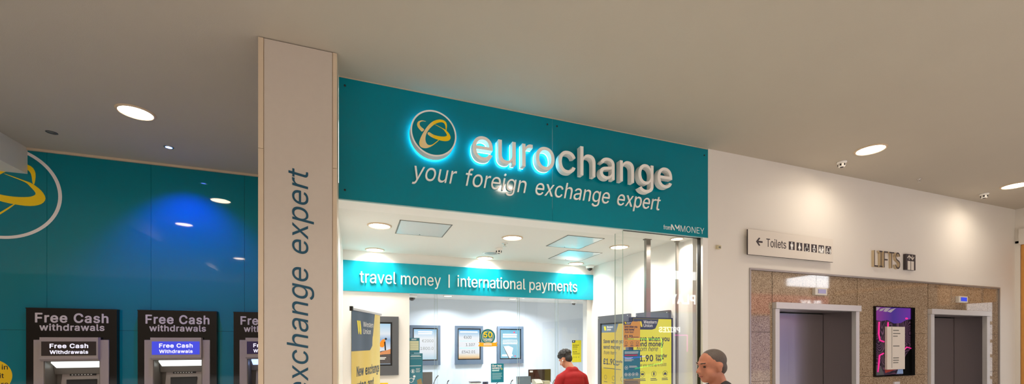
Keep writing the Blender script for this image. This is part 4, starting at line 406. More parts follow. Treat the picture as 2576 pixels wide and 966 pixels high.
'U':"68,751 58,739 56,727 56,247 58,205 66,169 78,133 97,97 118,67 146,37 176,13 206,-5 242,-20 284,-32 332,-40 392,-41 440,-36 494,-22 536,-3 578,25 610,55 643,97 668,151 677,187 682,223 683,613 683,727 681,739 674,749 656,757 560,757 548,754 537,745 531,727 531,253 528,223 522,199 511,175 493,151 473,133 446,117 416,109 386,105 356,105 320,109 284,122 266,134 248,149 224,183 210,223 207,259 207,727 205,739 196,751 182,757 86,757",
'W':"-2,744 -7,732 -6,720 192,-6 197,-17 203,-24 215,-29 335,-29 347,-24 356,-12 491,477 623,-13 632,-24 647,-30 761,-30 775,-24 781,-18 787,-6 945,570 986,720 987,732 982,744 971,754 953,757 857,757 845,752 837,744 832,732 707,243 701,237 569,742 557,754 545,757 437,757 425,754 413,745 407,732 281,248 275,237 143,742 131,754 119,757 17,757 5,751",
'E':"554,-24 560,-18 565,-6 566,84 560,99 548,109 536,111 212,111 209,114 209,294 212,297 506,297 518,299 530,307 537,324 537,408 535,420 530,428 524,434 512,438 212,439 209,444 209,612 212,615 218,616 512,616 536,616 548,621 557,630 561,642 561,732 554,747 542,755 530,757 86,757 74,755 61,744 56,726 56,0 58,-12 68,-24 86,-30 536,-30",
'L':"80,757 68,751 62,745 58,738 56,726 56,0 58,-12 68,-24 86,-30 524,-29 540,-18 546,0 546,84 542,96 530,108 518,111 212,111 209,114 208,732 200,748 194,753 182,757",
'Y':"287,-30 389,-29 401,-24 410,-12 413,0 413,288 673,708 680,726 678,738 671,749 653,757 545,757 527,752 516,738 359,480 341,448 335,446 298,510 155,744 149,750 131,757 17,757 4,750 -2,744 -7,732 -6,720 -1,709 260,288 260,0 263,-12 269,-21 275,-26",
'Z':"588,-24 594,-18 599,-6 600,84 592,102 579,110 231,111 228,114 591,642 597,660 597,726 592,744 579,755 567,757 49,756 39,751 32,744 27,726 27,642 33,628 45,618 57,616 393,616 398,612 33,79 30,66 30,0 36,-18 45,-26 63,-30 567,-30 579,-29",
'I':"398,754 380,757 44,757 26,751 16,738 14,726 15,642 19,630 24,624 32,618 44,616 134,616 138,612 139,606 138,114 134,111 38,111 26,105 20,99 14,84 14,0 17,-12 26,-24 44,-30 386,-30 402,-24 412,-12 414,0 414,84 406,102 398,108 386,111 296,111 292,114 291,120 292,612 296,616 386,616 398,619 410,630 414,642 414,732 409,744",
'0':"327,-40 387,-33 423,-22 447,-11 465,-1 495,23 513,41 537,71 568,128 591,200 604,278 609,362 604,452 590,530 568,596 551,632 536,656 513,685 495,703 447,737 423,748 387,760 351,766 321,767 261,760 225,748 201,737 153,703 135,685 112,656 97,632 79,596 57,530 43,452 39,362 43,278 56,200 80,128 97,92 113,68 135,41 153,23 179,2 201,-11 225,-22 261,-33 297,-39;327,102 297,105 267,117 243,139 225,165 209,200 196,248 188,302 186,362 187,410 194,464 204,512 221,554 239,584 264,608 291,622 321,627 351,624 381,610 403,590 423,562 439,524 450,482 458,428 461,368 460,320 453,260 442,212 426,170 406,140 381,117 357,106",
'1':"577,-24 586,-12 589,0 588,84 583,96 577,102 559,109 433,109 427,109 424,114 424,726 422,738 415,749 397,757 283,757 271,754 103,632 96,624 93,612 93,510 97,497 109,485 127,482 139,486 271,582 273,576 273,114 271,109 265,109 109,109 91,103 81,90 79,78 79,0 85,-18 97,-27 109,-30 559,-30",
'2':"73,-24 91,-30 553,-30 571,-26 583,-12 586,0 586,84 578,102 565,110 295,111 287,114 434,270 515,366 535,397 553,432 564,462 572,498 574,546 566,594 550,636 523,677 493,708 451,736 409,754 367,763 319,767 271,763 235,754 193,737 158,714 125,684 98,648 80,612 69,570 64,516 71,498 85,488 181,487 198,492 205,499 211,510 215,552 222,570 233,588 247,603 265,615 283,622 301,626 331,627 355,622 379,613 397,601 410,588 420,570 425,552 427,528 425,504 417,480 400,450 378,420 342,378 67,84 61,66 61,0 64,-12",
'3':"83,752 73,740 70,728 70,644 75,630 87,619 99,616 345,616 348,614 197,440 194,428 195,350 199,338 204,332 219,325 321,322 351,317 381,307 405,290 421,272 433,248 440,218 439,194 435,170 426,152 411,134 393,121 369,110 345,104 315,101 285,103 261,108 237,117 219,128 206,140 195,158 180,206 165,217 63,219 45,213 35,200 33,188 40,140 52,104 69,74 87,51 111,28 135,10 165,-7 195,-20 255,-35 315,-40 351,-38 381,-33 441,-16 485,8 525,42 543,63 561,90 582,140 591,194 591,224 587,254 579,284 569,308 556,332 537,358 501,392 453,421 417,434 392,440 387,442 384,446 558,644 561,656 561,728 555,746 543,755 531,757 99,757",
'4':"453,756 351,757 339,754 328,744 31,240 27,228 28,144 33,132 39,126 57,120 369,120 373,114 373,-6 381,-21 387,-26 399,-30 495,-30 507,-25 513,-19 517,-12 520,0 520,114 525,120 531,120 597,121 608,126 614,132 620,150 620,234 613,252 597,262 522,264 520,270 520,456 513,473 501,482 489,484 399,484 387,480 376,468 373,456 373,270 371,264 206,264 471,714 474,726 472,738 465,749",
'5':"536,754 524,757 140,757 128,756 114,746 107,728 66,368 66,356 71,344 80,336 92,332 182,321 199,326 218,340 236,350 272,361 296,365 320,365 356,359 375,350 392,338 409,320 422,302 435,266 438,224 435,200 428,176 419,158 404,137 386,122 368,112 344,104 320,102 296,103 272,108 254,116 237,128 217,152 208,170 201,200 188,213 176,216 86,216 74,213 62,204 56,188 59,152 74,106 91,74 110,48 134,24 158,6 188,-12 218,-24 248,-33 284,-38 320,-40 356,-37 392,-30 428,-18 458,-4 488,17 512,39 536,68 562,110 576,146 586,194 589,236 585,284 575,326 557,368 536,402 506,437 476,462 440,483 398,498 356,506 314,507 272,501 229,488 243,614 248,616 524,616 542,622 550,632 553,644 553,728 548,744",
'6':"469,756 355,757 343,752 337,746 169,500 128,434 102,386 85,350 75,320 65,278 62,248 62,212 70,158 80,122 93,92 122,50 163,12 187,-4 217,-20 271,-36 307,-40 343,-39 391,-32 427,-21 461,-4 499,24 529,56 553,92 572,134 581,170 585,206 585,242 577,296 568,326 556,356 529,394 493,429 451,455 403,471 367,477 331,479 327,482 487,715 490,728 487,740 481,748;349,101 331,99 307,100 283,106 265,115 247,128 232,146 219,170 213,188 209,212 209,242 213,266 223,290 235,309 253,327 271,338 295,346 319,348 343,347 367,341 384,332 403,317 415,302 427,279 433,260 437,236 436,206 432,182 422,158 409,139 392,122 373,110",
'7':"125,-26 137,-30 239,-30 251,-26 260,-18 588,636 588,732 581,747 569,755 557,757 221,757 89,757 77,755 69,750 64,744 59,732 59,648 60,636 71,622 89,616 407,616 414,612 111,12 109,0 111,-12",
'8':"320,767 278,764 242,757 212,746 182,731 152,711 125,686 104,660 89,632 78,602 71,560 71,524 76,494 85,464 98,438 118,410 143,386 143,380 119,362 101,344 82,320 68,296 57,272 50,248 44,194 49,146 65,98 92,57 122,26 164,-3 212,-23 266,-36 332,-40 380,-36 434,-24 482,-3 524,26 554,57 581,98 598,146 603,194 601,218 596,248 586,278 574,302 559,326 542,347 524,364 503,380 503,386 528,410 548,440 560,464 570,494 575,524 575,560 568,602 556,632 539,662 520,686 494,710 464,731 434,746 392,759 356,765;196,182 195,206 197,224 204,242 218,264 234,278 254,291 272,298 296,304 320,306 350,304 374,298 392,291 412,278 428,262 442,242 448,224 451,206 450,182 445,164 434,144 418,128 398,115 356,103 332,100 302,101 272,106 248,115 227,128 212,143 201,164;223,560 229,578 241,596 254,608 266,615 284,622 308,626 332,627 356,623 392,608 404,597 414,584 422,566 425,548 423,512 417,494 404,476 391,464 374,454 338,445 314,444 290,448 272,453 254,463 242,474 232,488 224,506 221,524",
'9':"175,-28 187,-30 289,-30 301,-26 310,-18 475,224 523,300 546,342 562,378 575,420 582,450 585,480 585,510 577,570 557,624 541,652 523,678 485,714 457,732 427,747 373,763 343,766 313,767 270,762 223,748 180,726 147,702 115,668 94,636 76,594 66,558 62,498 63,468 69,432 85,384 102,354 120,330 157,295 181,279 205,268 259,253 313,249 319,246 158,12 156,0 158,-12 163,-20;361,622 385,610 403,595 415,580 427,558 434,534 437,510 436,480 431,456 421,434 409,416 396,402 377,390 355,381 331,377 307,378 283,384 265,392 245,408 230,426 220,444 212,468 209,492 210,522 215,546 225,570 237,588 253,604 271,616 289,623 313,627 337,626",
'£':"35,-24 53,-30 425,-30 461,-28 497,-19 531,0 554,24 571,54 582,96 584,156 581,167 576,174 569,179 557,183 473,183 455,178 443,162 441,120 440,114 437,112 239,111 235,114 244,138 248,162 245,294 251,297 449,297 465,306 474,324 473,408 467,420 455,428 443,430 245,430 242,432 238,522 241,552 247,570 257,588 269,602 282,612 311,622 341,626 371,622 395,612 407,603 420,588 432,564 443,523 449,516 461,510 473,509 563,522 575,530 581,540 582,558 573,600 562,630 542,666 516,696 491,718 467,734 425,753 389,763 353,767 305,765 269,758 239,749 209,734 180,714 155,691 137,669 120,642 107,612 98,582 91,528 93,432 89,430 53,430 41,427 29,418 23,402 23,324 29,309 35,303 47,298 95,297 99,294 103,180 99,144 95,132 89,122 77,115 41,109 31,102 24,90 23,0 25,-12",
'.':"53,12 65,-5 77,-16 107,-32 125,-35 143,-35 161,-33 179,-26 197,-14 209,-2 220,12 228,30 231,66 228,84 221,103 209,120 197,132 167,149 149,153 131,154 113,151 95,144 77,133 64,120 53,106 46,90 42,72 42,48 45,30",
'*':"99,439 138,373 145,364 157,359 175,361 259,415 261,409 257,319 260,307 265,298 271,293 283,289 367,290 379,298 387,313 385,415 469,361 487,359 499,364 505,370 542,433 547,445 546,457 541,468 535,474 454,517 447,523 537,571 542,577 547,589 544,607 506,673 499,680 487,685 469,683 385,629 387,727 385,739 379,747 373,752 361,757 277,755 265,747 258,733 261,637 259,630 175,683 157,685 145,680 138,673 103,611 98,601 97,589 102,577 107,571 198,523 191,517 109,474 103,468 98,457",
}
EM = 700.0      # outline units per em
from mathutils.geometry import delaunay_2d_cdt
def _contours(ch, bold, res):
    """closed outlines of one glyph as point lists, made heavier or lighter by bold"""
    out = []
    if bold >= .02 and ch in G_BOLD:
        return [[tuple(int(v)/1000 for v in p.split(',')) for p in sp.split(' ')] for sp in G_BOLD[ch].split(';')]
    for sp in G_DATA[ch][1].split(';'):
        P = [tuple(int(v)/EM for v in p.split(',')) for p in sp.split(' ')]; pts = []
        for (x0, y0, _, _, rx, ry), (x1, y1, lx, ly, _, _) in zip(P, P[1:]+P[:1]):
            a = Vector((x0, y0)); b = a+Vector((rx, ry)); d = Vector((x1, y1)); c = d+Vector((lx, ly)); e = d-a
            n = res if abs((b-a).cross(e))+abs((c-d).cross(e)) > .003*e.length else 1
            for i in range(n):
                t = i/n; q = a*(1-t)**3+b*3*t*(1-t)**2+c*3*t*t*(1-t)+d*t**3
                if not pts or (q-pts[-1]).length > .0015: pts.append(q)
        while (pts[0]-pts[-1]).length < .0015: pts.pop()
        out.append(pts)
    if bold:
        area = lambda p: sum(u.cross(v) for u, v in zip(p, p[1:]+p[:1]))
        sg = 1 if area(max(out, key=lambda p: abs(area(p)))) > 0 else -1
        new = []
        for p in out:
            q = []
            for i in range(len(p)):
                e0 = (p[i]-p[i-1]).normalized(); e1 = (p[(i+1) % len(p)]-p[i]).normalized()
                n0 = Vector((e0.y, -e0.x)); n1 = Vector((e1.y, -e1.x)); m = n0+n1
                q.append(p[i]+m*(sg*bold/max(.5, m.length_squared/2)))
            new.append(q)
        out = new
    return [[tuple(q) for q in p] for p in out]
def _glyph_mesh(chars_at, bold, res):
    """solid letters, one unit deep around z = 0"""
    V, F = [], []
    for ch, ox in chars_at:
        cs = _contours(ch, bold, res)
        pts = [Vector(q) for c in cs for q in c]; ed = []; k = 0
        for c in cs: ed += [(k+i, k+(i+1) % len(c)) for i in range(len(c))]; k += len(c)
        vs2, _e, tris, *_r = delaunay_2d_cdt(pts, ed, [], 0, 1e-6)
        def inside(p):
            w = 0
            for c in cs:
                for (ax, ay), (bx, by) in zip(c, c[1:]+c[:1]):
                    if (ay <= p.y) != (by <= p.y):
                        r = (bx-ax)*(p.y-ay)-(p.x-ax)*(by-ay)
                        if (r > 0) == (by > ay): w += 1 if by > ay else -1
            return w != 0
        keep = []
        for t in tris:
            if inside((vs2[t[0]]+vs2[t[1]]+vs2[t[2]])/3): keep.append(tuple(t))
        n0 = len(V); m = len(vs2)
        V += [(p.x+ox, p.y, .5) for p in vs2]+[(p.x+ox, p.y, -.5) for p in vs2]
        cnt = {}
        for t in keep:
            F.append(tuple(n0+i for i in t)); F.append(tuple(n0+m+i for i in t[::-1]))
            for e in ((t[0], t[1]), (t[1], t[2]), (t[2], t[0])): cnt[e] = 1
        for (i, j) in cnt:
            if (j, i) not in cnt: F.append((n0+j, n0+i, n0+m+i, n0+m+j))
    me = bpy.data.meshes.new('outline'); me.from_pydata(V, [], F); me.update()
    return me
def _ext(ch):
    xs = [int(p.split(',')[0])/EM for sp in G_DATA[ch][1].split(';') for p in sp.split(' ') if p]
    return (min(xs), max(xs)) if xs else (0, 0)
SPACE = .28
def layout(s, track=0, space=SPACE):
    x = 0; out = []
    for ch in s:
        if ch == ' ': x += space+track; continue
        out.append((ch, x)); x += G_DATA[ch][0]/EM+track
    a = out[0][1]+_ext(out[0][0])[0]; b = out[-1][1]+_ext(out[-1][0])[1]
    return out, a, b
def text(name, s, m, parent, at, size, width=None, face='front', depth=.0015, bold=0, shear=0, track=0, align='l', res=3, split=False, sx=1, space=SPACE):
    """lettering on a wall. at = world point of the left end of the baseline (align l / c / r); size = em in metres;
    width = measured width the line is fitted to; face: 'front' looks to -y, 'right' looks to -x, 'up' runs up a front wall, 'back' looks to +y"""
    out, a, b = layout(s, track+(.03 if bold >= .02 else 0), space)
    w = (b-a)
    kx = width/(w+shear*0) if width else size*sx
    off = {'l': 0, 'c': -(w*kx)/2, 'r': -w*kx}[align]
    at = Vector(at); o0 = root_of(parent).location if parent is not None else Vector()
    made = []
    groups = [[g] for g in out] if split else [out]
    if split == 'word':
        groups, i = [], 0
        for wd in s.split(): groups.append(out[i:i+len(wd)]); i += len(wd)
    for grp in groups:
        me = _glyph_mesh(grp, bold, res)
        for v in me.vertices:
            x = (v.co.x-a)*kx+off+shear*v.co.y*size; y = v.co.y*size; z = (v.co.z+.5)*depth
            p = {'front': Vector((x, -z, y)), 'right': Vector((-z, -x, y)), 'up': Vector((-y, -z, x)), 'back': Vector((-x, z, y))}[face]
            v.co = p+at-o0
        me.materials.clear()
        for mm in (m if isinstance(m, (list, tuple)) else [m]): me.materials.append(mm)
        me.name = name
        o = bpy.data.objects.new(name, me); COL.objects.link(o); o.parent = parent; made.append(o)
    return made
def bars(mb, x0, x1, z, n, h, gap, y, t=.001, jag=.25, face='front'):
    """lines of print too small to read"""
    for i in range(n):
        e = x1-(x1-x0)*random.random()*jag; zz = z-i*gap
        if face == 'front': mb.box(x0, e, y-t, y, zz, zz+h)
        else: mb.box(y-t, y, -x0, -e, zz, zz+h)
    return mb
# ------------------------------------------------------------------ the building
ZC, DF, DA = 3.96, 4.0, 6.786                 # mall ceiling, shop front plane, cash machine wall
ZS, ZI = 2.889, 2.93                          # underside of the sign panel, shop ceiling
UL, UR, UE = -.17, 3.83, 10.88                # shop side walls, far end wall
DS, DB = 6.4, 8.3                             # inner sign plane, back wall of the staff room

struct('floor', B(-13, 36, -14, 9, -.1, 0), floor_m)
cm = MB().box(-13, UE+.2, -3.2, DF+.2, ZC, ZC+.15); cm.box(-10, -.15, DF+.2, DA+.3, ZC, ZC+.15)
struct('ceiling', cm, ceil_m)
# alcove with the cash machines
CM = [(-3.666, -2.812), (-2.601, -1.749), (-1.555, -.703)]      # the three cash machines
ab = MB(); ab.box(-10, -.3, DA+.012, DA+.3, 1.7845, ZC)
ae = [-10]+[v for a, b in CM for v in (a+.05, b-.05)]+[-.3]
for i in range(0, 8, 2): ab.box(ae[i], ae[i+1], DA+.012, DA+.3, 0, 1.7845)
al = struct('wall_alcove', ab, seam_m)
us = [-10, -3.514, -2.489, -1.442, -.3]
for a, b in zip(us, us[1:]):
    B(a+.0015, b-.0015, DA, DA+.012, 1.7845, ZC-.03, .0).build('glass_panel', teal_gloss, al)
for i in range(0, 8, 2):
    for u in us[1:-1]:
        if ae[i] < u < ae[i+1]: lo = [(ae[i], u-.0015), (u+.0015, ae[i+1])]; break
    else: lo = [(ae[i], ae[i+1])]
    for a, b in lo: B(a, b, DA, DA+.012, .02, 1.7815).build('glass_panel', teal_gloss, al)
B(-3.69, -.3, DA-.02, DA+.012, ZC-.028, ZC).build('top_trim', pillar_trim, al)
struct('wall_alcove_side', B(-.42, -.3, 3.99, DA+.3, 0, ZC), white_wall)
struct('beam', B(-10, -3.69, -3.2, DA, 3.65, ZC), white_wall)
# pillar between alcove and shop
pl = struct('pillar', B(-.695, -.142, 3.70, 4.0, 0, ZC-.004), pillar_trim)
B(-.655, -.178, 3.692, 3.70, 0, ZC-.008).build('face_panel', pillar_m, pl)
B(-.695, -.660, 3.69, 3.70, 0, 3.11, .002).build('edge_strip', pillar_trim, pl)
B(-.695, -.660, 3.69, 3.70, 3.113, ZC-.006, .002).build('edge_strip', pillar_trim, pl)
B(-.173, -.142, 3.69, 3.70, 0, 3.03, .002).build('edge_strip', pillar_trim, pl)
B(-.173, -.142, 3.69, 3.70, 3.033, ZC-.006, .002).build('edge_strip', pillar_trim, pl)
yb = 3.6915
zt, ze = W(748, 423, yb)[1], W(748, 641, yb)[1]
xb = W(775, 600, yb)[0]; emp = (xb-W(721, 600, yb)[0])/.735
text('lettering', 'expert', teal_dark_ink, pl, (xb, yb, ze), emp, width=(zt-ze)*.965, face='up', shear=.2, res=4, depth=.002)
zc2 = W(748, 672, yb)[1]; wk = (zt-ze)*.965
k_ = layout('expert'); ex = wk/(k_[2]-k_[1]); l2 = layout('exchange')
wch = (l2[2]-l2[1])*ex
text('lettering', 'exchange', teal_dark_ink, pl, (xb, yb, zc2-wch-.012), emp, width=wch, face='up', shear=.2, res=4, depth=.002)

# shop shell
struct('wall_shop_left', B(-.3, UL, 4.0, DB+.2, 0, ZC), shop_white)
struct('wall_shop_right', B(UR, UR+.12, 4.1, DS+.24, 0, ZI+.1), shop_white)
struct('wall_staff_right', B(4.80, 4.9, DS+.2, DB+.2, 0, 2.75), shop_white); struct('wall_staff_front', B(UR+.12, 4.9, DS+.1, DS+.24, 0, 2.75), shop_white)
struct('trim_6', B(UR-.09, UR, DS+.06, DS+.2, 0, 2.36), shop_white)
struct('trim_1', B(UL, 3.97, DF+.012, 4.285, ZS, ZS+.14), shop_white)                      # soffit behind the sign
struct('shadow_line', B(UL, UR, 4.285, 4.315, ZI-.022, ZI+.05), seam_m)  # dark strip stands in for the shadow line at the ceiling step
struct('ceiling_shop', B(UL, UR, 4.285, DS+.3, ZI, ZI+.08), shop_ceil)
struct('wall_bulkhead', B(UL, UR, DS+.02, DS+.2, 2.36, ZI), shop_white)
struct('wall_partition', B(UL, .74, DS+.02, DS+.16, 0, 2.36), shop_white)
struct('wall_back', B(UL, 4.9, DB, DB+.15, 0, 2.75), mat('staff_room_paint', rgb(222, 230, 240), .5))
struct('ceiling_back', B(UL, 4.9, DS+.2, DB, 2.47, 2.55), shop_ceil)
struct('trim_3', B(3.885, 3.968, DF-.005, 4.12, 0, ZS-.004, .004), shop_white)           # jamb at the right of the glass

# wall with the lifts: openings left in one wall
wr = MB(); GL, GR, GT = 4.65, 10.35, 2.545
wr.box(3.972, GL-.02, DF, DF+.25, 0, ZC); wr.box(GR+.02, UE+.2, DF, DF+.25, 0, ZC); wr.box(GL-.02, GR+.02, DF, DF+.25, GT+.02, ZC)
struct('wall_right', wr, white_wall)
tr = MB(); tr.box(GL-.02, GR+.02, DF-.012, DF+.04, GT, GT+.022); tr.box(GL-.02, GL, DF-.012, DF+.04, 0, GT); tr.box(GR, GR+.02, DF-.012, DF+.04, 0, GT)
struct('trim_4', tr, trim_metal)
bk = MB()
lifts = [(5.043, 5.121, 6.608, 6.70, 4.40), (8.358, 8.45, 9.918, 10.026, 4.39)]           # outer, inner jamb edges and door plane
cuts = [GL]+[v for L in lifts for v in (L[0], L[3])]+[GR]
for i in range(0, len(cuts), 2): bk.box(cuts[i], cuts[i+1], DF+.035, DF+.25, 0, GT)
for L in lifts: bk.box(L[0], L[3], DF+.035, DF+.25, 2.081, GT)
st = struct('wall_lift_lobby', bk, seam_m)
def slab(a, b, z0, z1): B(a+.002, b-.002, DF+.01, DF+.035, z0+.002, z1-.002).build('stone_slab', granite, st)
for a, b in ((GL, 5.042), (10.03, GR)):
    for z0, z1 in ((.02, 1.139), (1.139, 1.765), (1.765, GT)): slab(a, b, z0, z1)
slab(5.03, 5.855, 2.15, GT); slab(5.855, 6.69, 2.15, GT); slab(8.37, 10.03, 2.15, GT)
for a, b in ((6.70, 7.05), (7.977, 8.355)):
    for z0, z1 in ((.02, 1.139), (1.139, 1.765), (1.765, GT)): slab(a, b, z0, z1)
slab(7.05, 7.977, 2.158, GT); slab(7.05, 7.977, .02, 1.13)
# lift doors
for n, (a, a1, b1, b, dd) in enumerate(lifts):
    L = B(a1, b1, dd+.04, dd+.08, 0, 2.075).build('door_%d' % (n+1), seam_m)
    tag(L, ('wider' if n == 0 else 'narrower far')+' steel lift doorway set in brown granite, doors closed, '+('nearest the toilets sign' if n == 0 else 'right of the purple panel'), None, None, 'structure')
    B(a, b, DF-.045, DF+.034, 2.068, 2.15, .004).build('door_head', alu, L)
    B(a+.004, a1, DF-.03, DF+.03, 0, 2.066, .003).build('jamb', alu, L)
    B(b1, b-.02, DF-.03, DF+.03, 0, 2.066, .003).build('jamb', alu, L)
    B(a1, b1, DF+.03, dd+.04, 2.066, 2.08).build('reveal_top', steel_lift, L)
    B(a1-.01, a1, DF+.03, dd+.04, 0, 2.066).build('reveal_side', steel_lift, L)
    B(b1, b1+.01, DF+.03, dd+.04, 0, 2.066).build('reveal_side', steel_lift, L)
    B(a1, b1, DF, dd+.04, 0, .004).build('threshold', alu, L)
    sp = ([a1, 5.858, b1] if n == 0 else [a1, b1])
    for q, (s0, s1) in enumerate(zip(sp, sp[1:])):
        B(s0+.006, s1-.006, dd+.022*(q % 2), dd+.035, .006, 2.05, .002).build('door_leaf', steel_lift, L)

# far end: wall coming back towards the viewer with a shop front in it
we = MB(); we.box(UE, UE+.2, -1, DF, 3.36, ZC); we.box(UE, UE+.2, 3.94, DF, 0, 3.4)
struct('wall_end', we, white_wall)
struct('trim_5', B(UE-.04, UE, -1, 3.945, 3.33, 3.60), white_wall)
sf = thing('timber_shopfront', 'amber timber shop front with navy panel below at far right edge', 'shop front', (UE, 3.7, 0))
B(UE+.01, UE+.08, 3.88, 3.935, 0, 3.33, .004).build('post', wood_amber, sf)
for k in range(4): B(UE+.03, UE+.08, 3.60-k*.22, 3.82-k*.22-.03, 2.36, 3.33, .003).build('slat_panel', wood_amber, sf)
B(UE+.02, UE+.09, 1.0, 3.88, 2.78, 2.84).build('rail', wood_amber, sf)
B(UE+.1, UE+.12, .8, 3.94, 0, 3.34).build('backing', black_matt, sf)
B(UE+.03, UE+.1, 3.72, 3.87, 0, 2.36).build('lower_panel', navy, sf)
B(UE+.06, UE+.1, 3.36, 3.72, 0, 2.36).build('lit_window', mat('lit_shop_window', rgb(240, 240, 245), .4, emit=1.3), sf)
for z in (.5, .95, 1.35, 1.62, 1.95): B(UE+.03, UE+.06, 3.3, 3.72, z, z+.06).build('glazing_bar', letter_white, sf)

# the far side of the mall, seen only in reflections
struct('wall_opposite', B(-13, 36, -10.3, -10, 0, 6.5), taupe)
struct('light_block_left', B(-13.3, -13, -10, 9, 0, 6.5), taupe)  # unseen wall added to hold daylight and bright reflections off the alcove
for k, (a, b) in enumerate(((-8, -5), (3, 5.5), (16.5, 19.5), (25, 29))): struct('window_%d' % (k+2), B(a-1.2, b-1.2, -9.99, -9.96, 4.9, 5.7), mat('clerestory_%d' % k, rgb(245, 250, 255), .4, emit=5))
ps = thing('arcade_sign', 'maroon arcade sign band with white lettering, across the mall', 'sign', (22, -9.3, 3.1))
B(11, 34, -9.4, -9.3, 3.15, 4.25).build('band', maroon, ps)
text('lettering', 'PLAY', lit_sign, ps, (16.4, -9.29, 3.55), .62, face='back', bold=.03, depth=.02)
text('lettering', 'PLAY', lit_sign, ps, (25.6, -9.29, 3.55), .62, face='back', bold=.03, depth=.02)
aw = thing('arcade_window', 'violet lit arcade shop window across the mall with neon outlines', 'shop window', (22, -9.6, 0))
B(11, 34, -9.9, -9.8, 0, 3.1).build('interior', mat('arcade_interior', rgb(60, 60, 110), .5, emit=.55, ecol=rgb(120, 140, 230)), aw)
text('lettering', 'PRIZES', lit_sign, aw, (15.6, -9.5, 2.1), .36, face='back', bold=.03, depth=.02)
def neon(m, pts): MB().tube([(x, -9.4, z) for x, z in pts], .03, 8).build('neon_tube', m, aw)
neon(neon_pink, [(15.2, 1.95), (16.0, 1.95), (16.0, 1.1)]); neon(neon_pink, [(17.1, 1.9), (17.6, 1.9), (17.6, .9), (17.1, .9)])
neon(neon_green, [(12.4, 1.75), (14.4, 1.75), (14.4, .55), (12.8, .3)]); neon(neon_blue, [(11.4, 1.1), (12.4, .8), (13.4, .9)]); neon(neon_blue, [(16.6, .3), (16.8, .6), (16.9, .1)])

# ------------------------------------------------------------------ main sign
fs = thing('shop_sign', 'large teal shop sign with raised white letters and round gold logo', 'sign', (1.91, 4.0, ZS))
SM = 1.91
B(-.14, SM-.0015, DF, DF+.012, ZS, ZC-.012, .001).build('panel', teal, fs)
B(SM+.0015, 3.968, DF, DF+.012, ZS, ZC-.012, .001).build('panel', teal, fs)
B(-.14, 3.968, DF+.004, DF+.06, ZC-.012, ZC).build('top_trim', pillar_trim, fs)
B(-.14, 3.968, DF-.004, DF+.012, ZS-.008, ZS).build('bottom_trim', mat('sign_lower_trim', rgb(150, 190, 190), .3), fs)
for x, z in ((-.09, ZC-.08), (SM-.06, ZC-.08), (SM+.05, ZC-.08), (3.91, ZC-.09), (-.09, ZS+.08)):
    MB().lathe([(.009, 0), (.009, .004), (.004, .007)], (x, DF, z), 'y', 12).build('screw', seam_m, fs).location = (0, -.006, 0)
# round logo, stood off the panel and lit from behind
yl = 3.89; lx, lz, lr = .666, 3.54, .2085
MB().prism(circle(lx, lz, lr, 72), 'y', yl+.004, DF-.03).build('logo_disc', letter_side, fs)
MB().prism(circle(lx, lz, lr-.012, 72), 'y', yl, yl+.004).build('logo_face', teal, fs)
MB().ring2(circle(lx, lz, lr, 72), circle(lx, lz, lr-.0135, 72), 'y', yl-.003, yl+.006).build('logo_rim', letter_white, fs)
MB().prism(circle(lx, lz, lr-.008, 60), 'y', DF-.028, DF-.02).build('halo_light', halo, fs)
A_ = [(576,352),(580,300),(562,262),(515,245),(450,258),(395,300),(345,370),(310,440),(300,490),(320,525),(370,535),(425,515),(470,482),(502,453),(496,452),(465,476),(430,499),(392,502),(368,474),(363,430),(377,380),(412,330),(460,291),(510,273),(545,277),(563,302),(569,348)]
B1 = [(366,262),(328,254),(292,264),(278,290),(288,325),(318,360),(330,366),(350,347),(322,322),(304,296),(310,272),(336,262),(364,265)]
B2 = [(384,388),(402,408),(440,430),(500,452),(560,464),(602,456),(618,428),(602,388),(566,350),(540,335),(468,298),(472,303),(538,341),(560,366),(580,398),(574,412),(550,418),(500,414),(445,399),(400,373)]
def uv(p):                                   # outline measured on the sign, in units of the disc's radius
    x, z = W(980+p[0]/4.025, 240+p[1]/4.025, yl); return ((x-lx)/lr, (z-lz)/lr)
SWOOSH = [[uv(p) for p in o] for o in (A_, B1, B2)]
def swoosh(cx, cz, r, y, parent, t=.002):
    mb = MB()
    for q, o in enumerate(SWOOSH):
        mb.prism([(cx+a*r, cz+b*r) for a, b in smooth_loop(o, 3)], 'y', y-t-.0004*q, y)
    return mb.build('logo_swoosh', gold, parent)
swoosh(lx, lz, lr, yl, fs)
# raised letters
yf = 3.90; bz = W(1464, 440, yf)[1]; hz = W(1464, 365, yf)[1]
x0, x1 = W(1189, 400, yf)[0], W(1691, 440, yf)[0]
S_ = (hz-bz)/.757
text('letter', 'eurochange', letter_white, fs, (x0, DF-.03, bz+.0), S_, width=x1-x0, depth=.07, bold=0, split=True, res=6, track=.012)
out, a, b = layout('eurochange', .012)
hk = (x1-x0)/(b-a)
for o in text('halo_light', 'euro', halo, fs, (x0, DF-.018, bz), S_, width=(layout('euro', .012)[2]-layout('euro', .012)[1])*hk, depth=.008, bold=.0, split=True, res=4, track=.012): pass
text('letter', 'your foreign exchange expert', letter_white, fs, (W(1036, 450, 3.985)[0]+.0, DF-.002, 3.14), .224, width=W(1663, 520, 3.985)[0]-W(1043, 450, 3.985)[0], depth=.014, bold=-.004, shear=.2, split=True, res=5, space=.42)
text('small_print', 'from', print_white, fs, (3.315, DF, 2.935), .068, width=.10)
mk = MB()
for pts in ([(3.423,2.935),(3.423,3.0),(3.437,3.0),(3.474,2.95),(3.474,2.935),(3.466,2.935),(3.435,2.978),(3.435,2.935)],
            [(3.478,2.985),(3.478,3.002),(3.486,3.002),(3.51,2.968),(3.536,3.005),(3.542,3.005),(3.542,2.935),(3.531,2.935),(3.531,2.98),(3.512,2.952),(3.507,2.952)]):
    mk.prism(pts, 'y', DF-.0015, DF)
mk.build('maker_mark', print_white, fs)
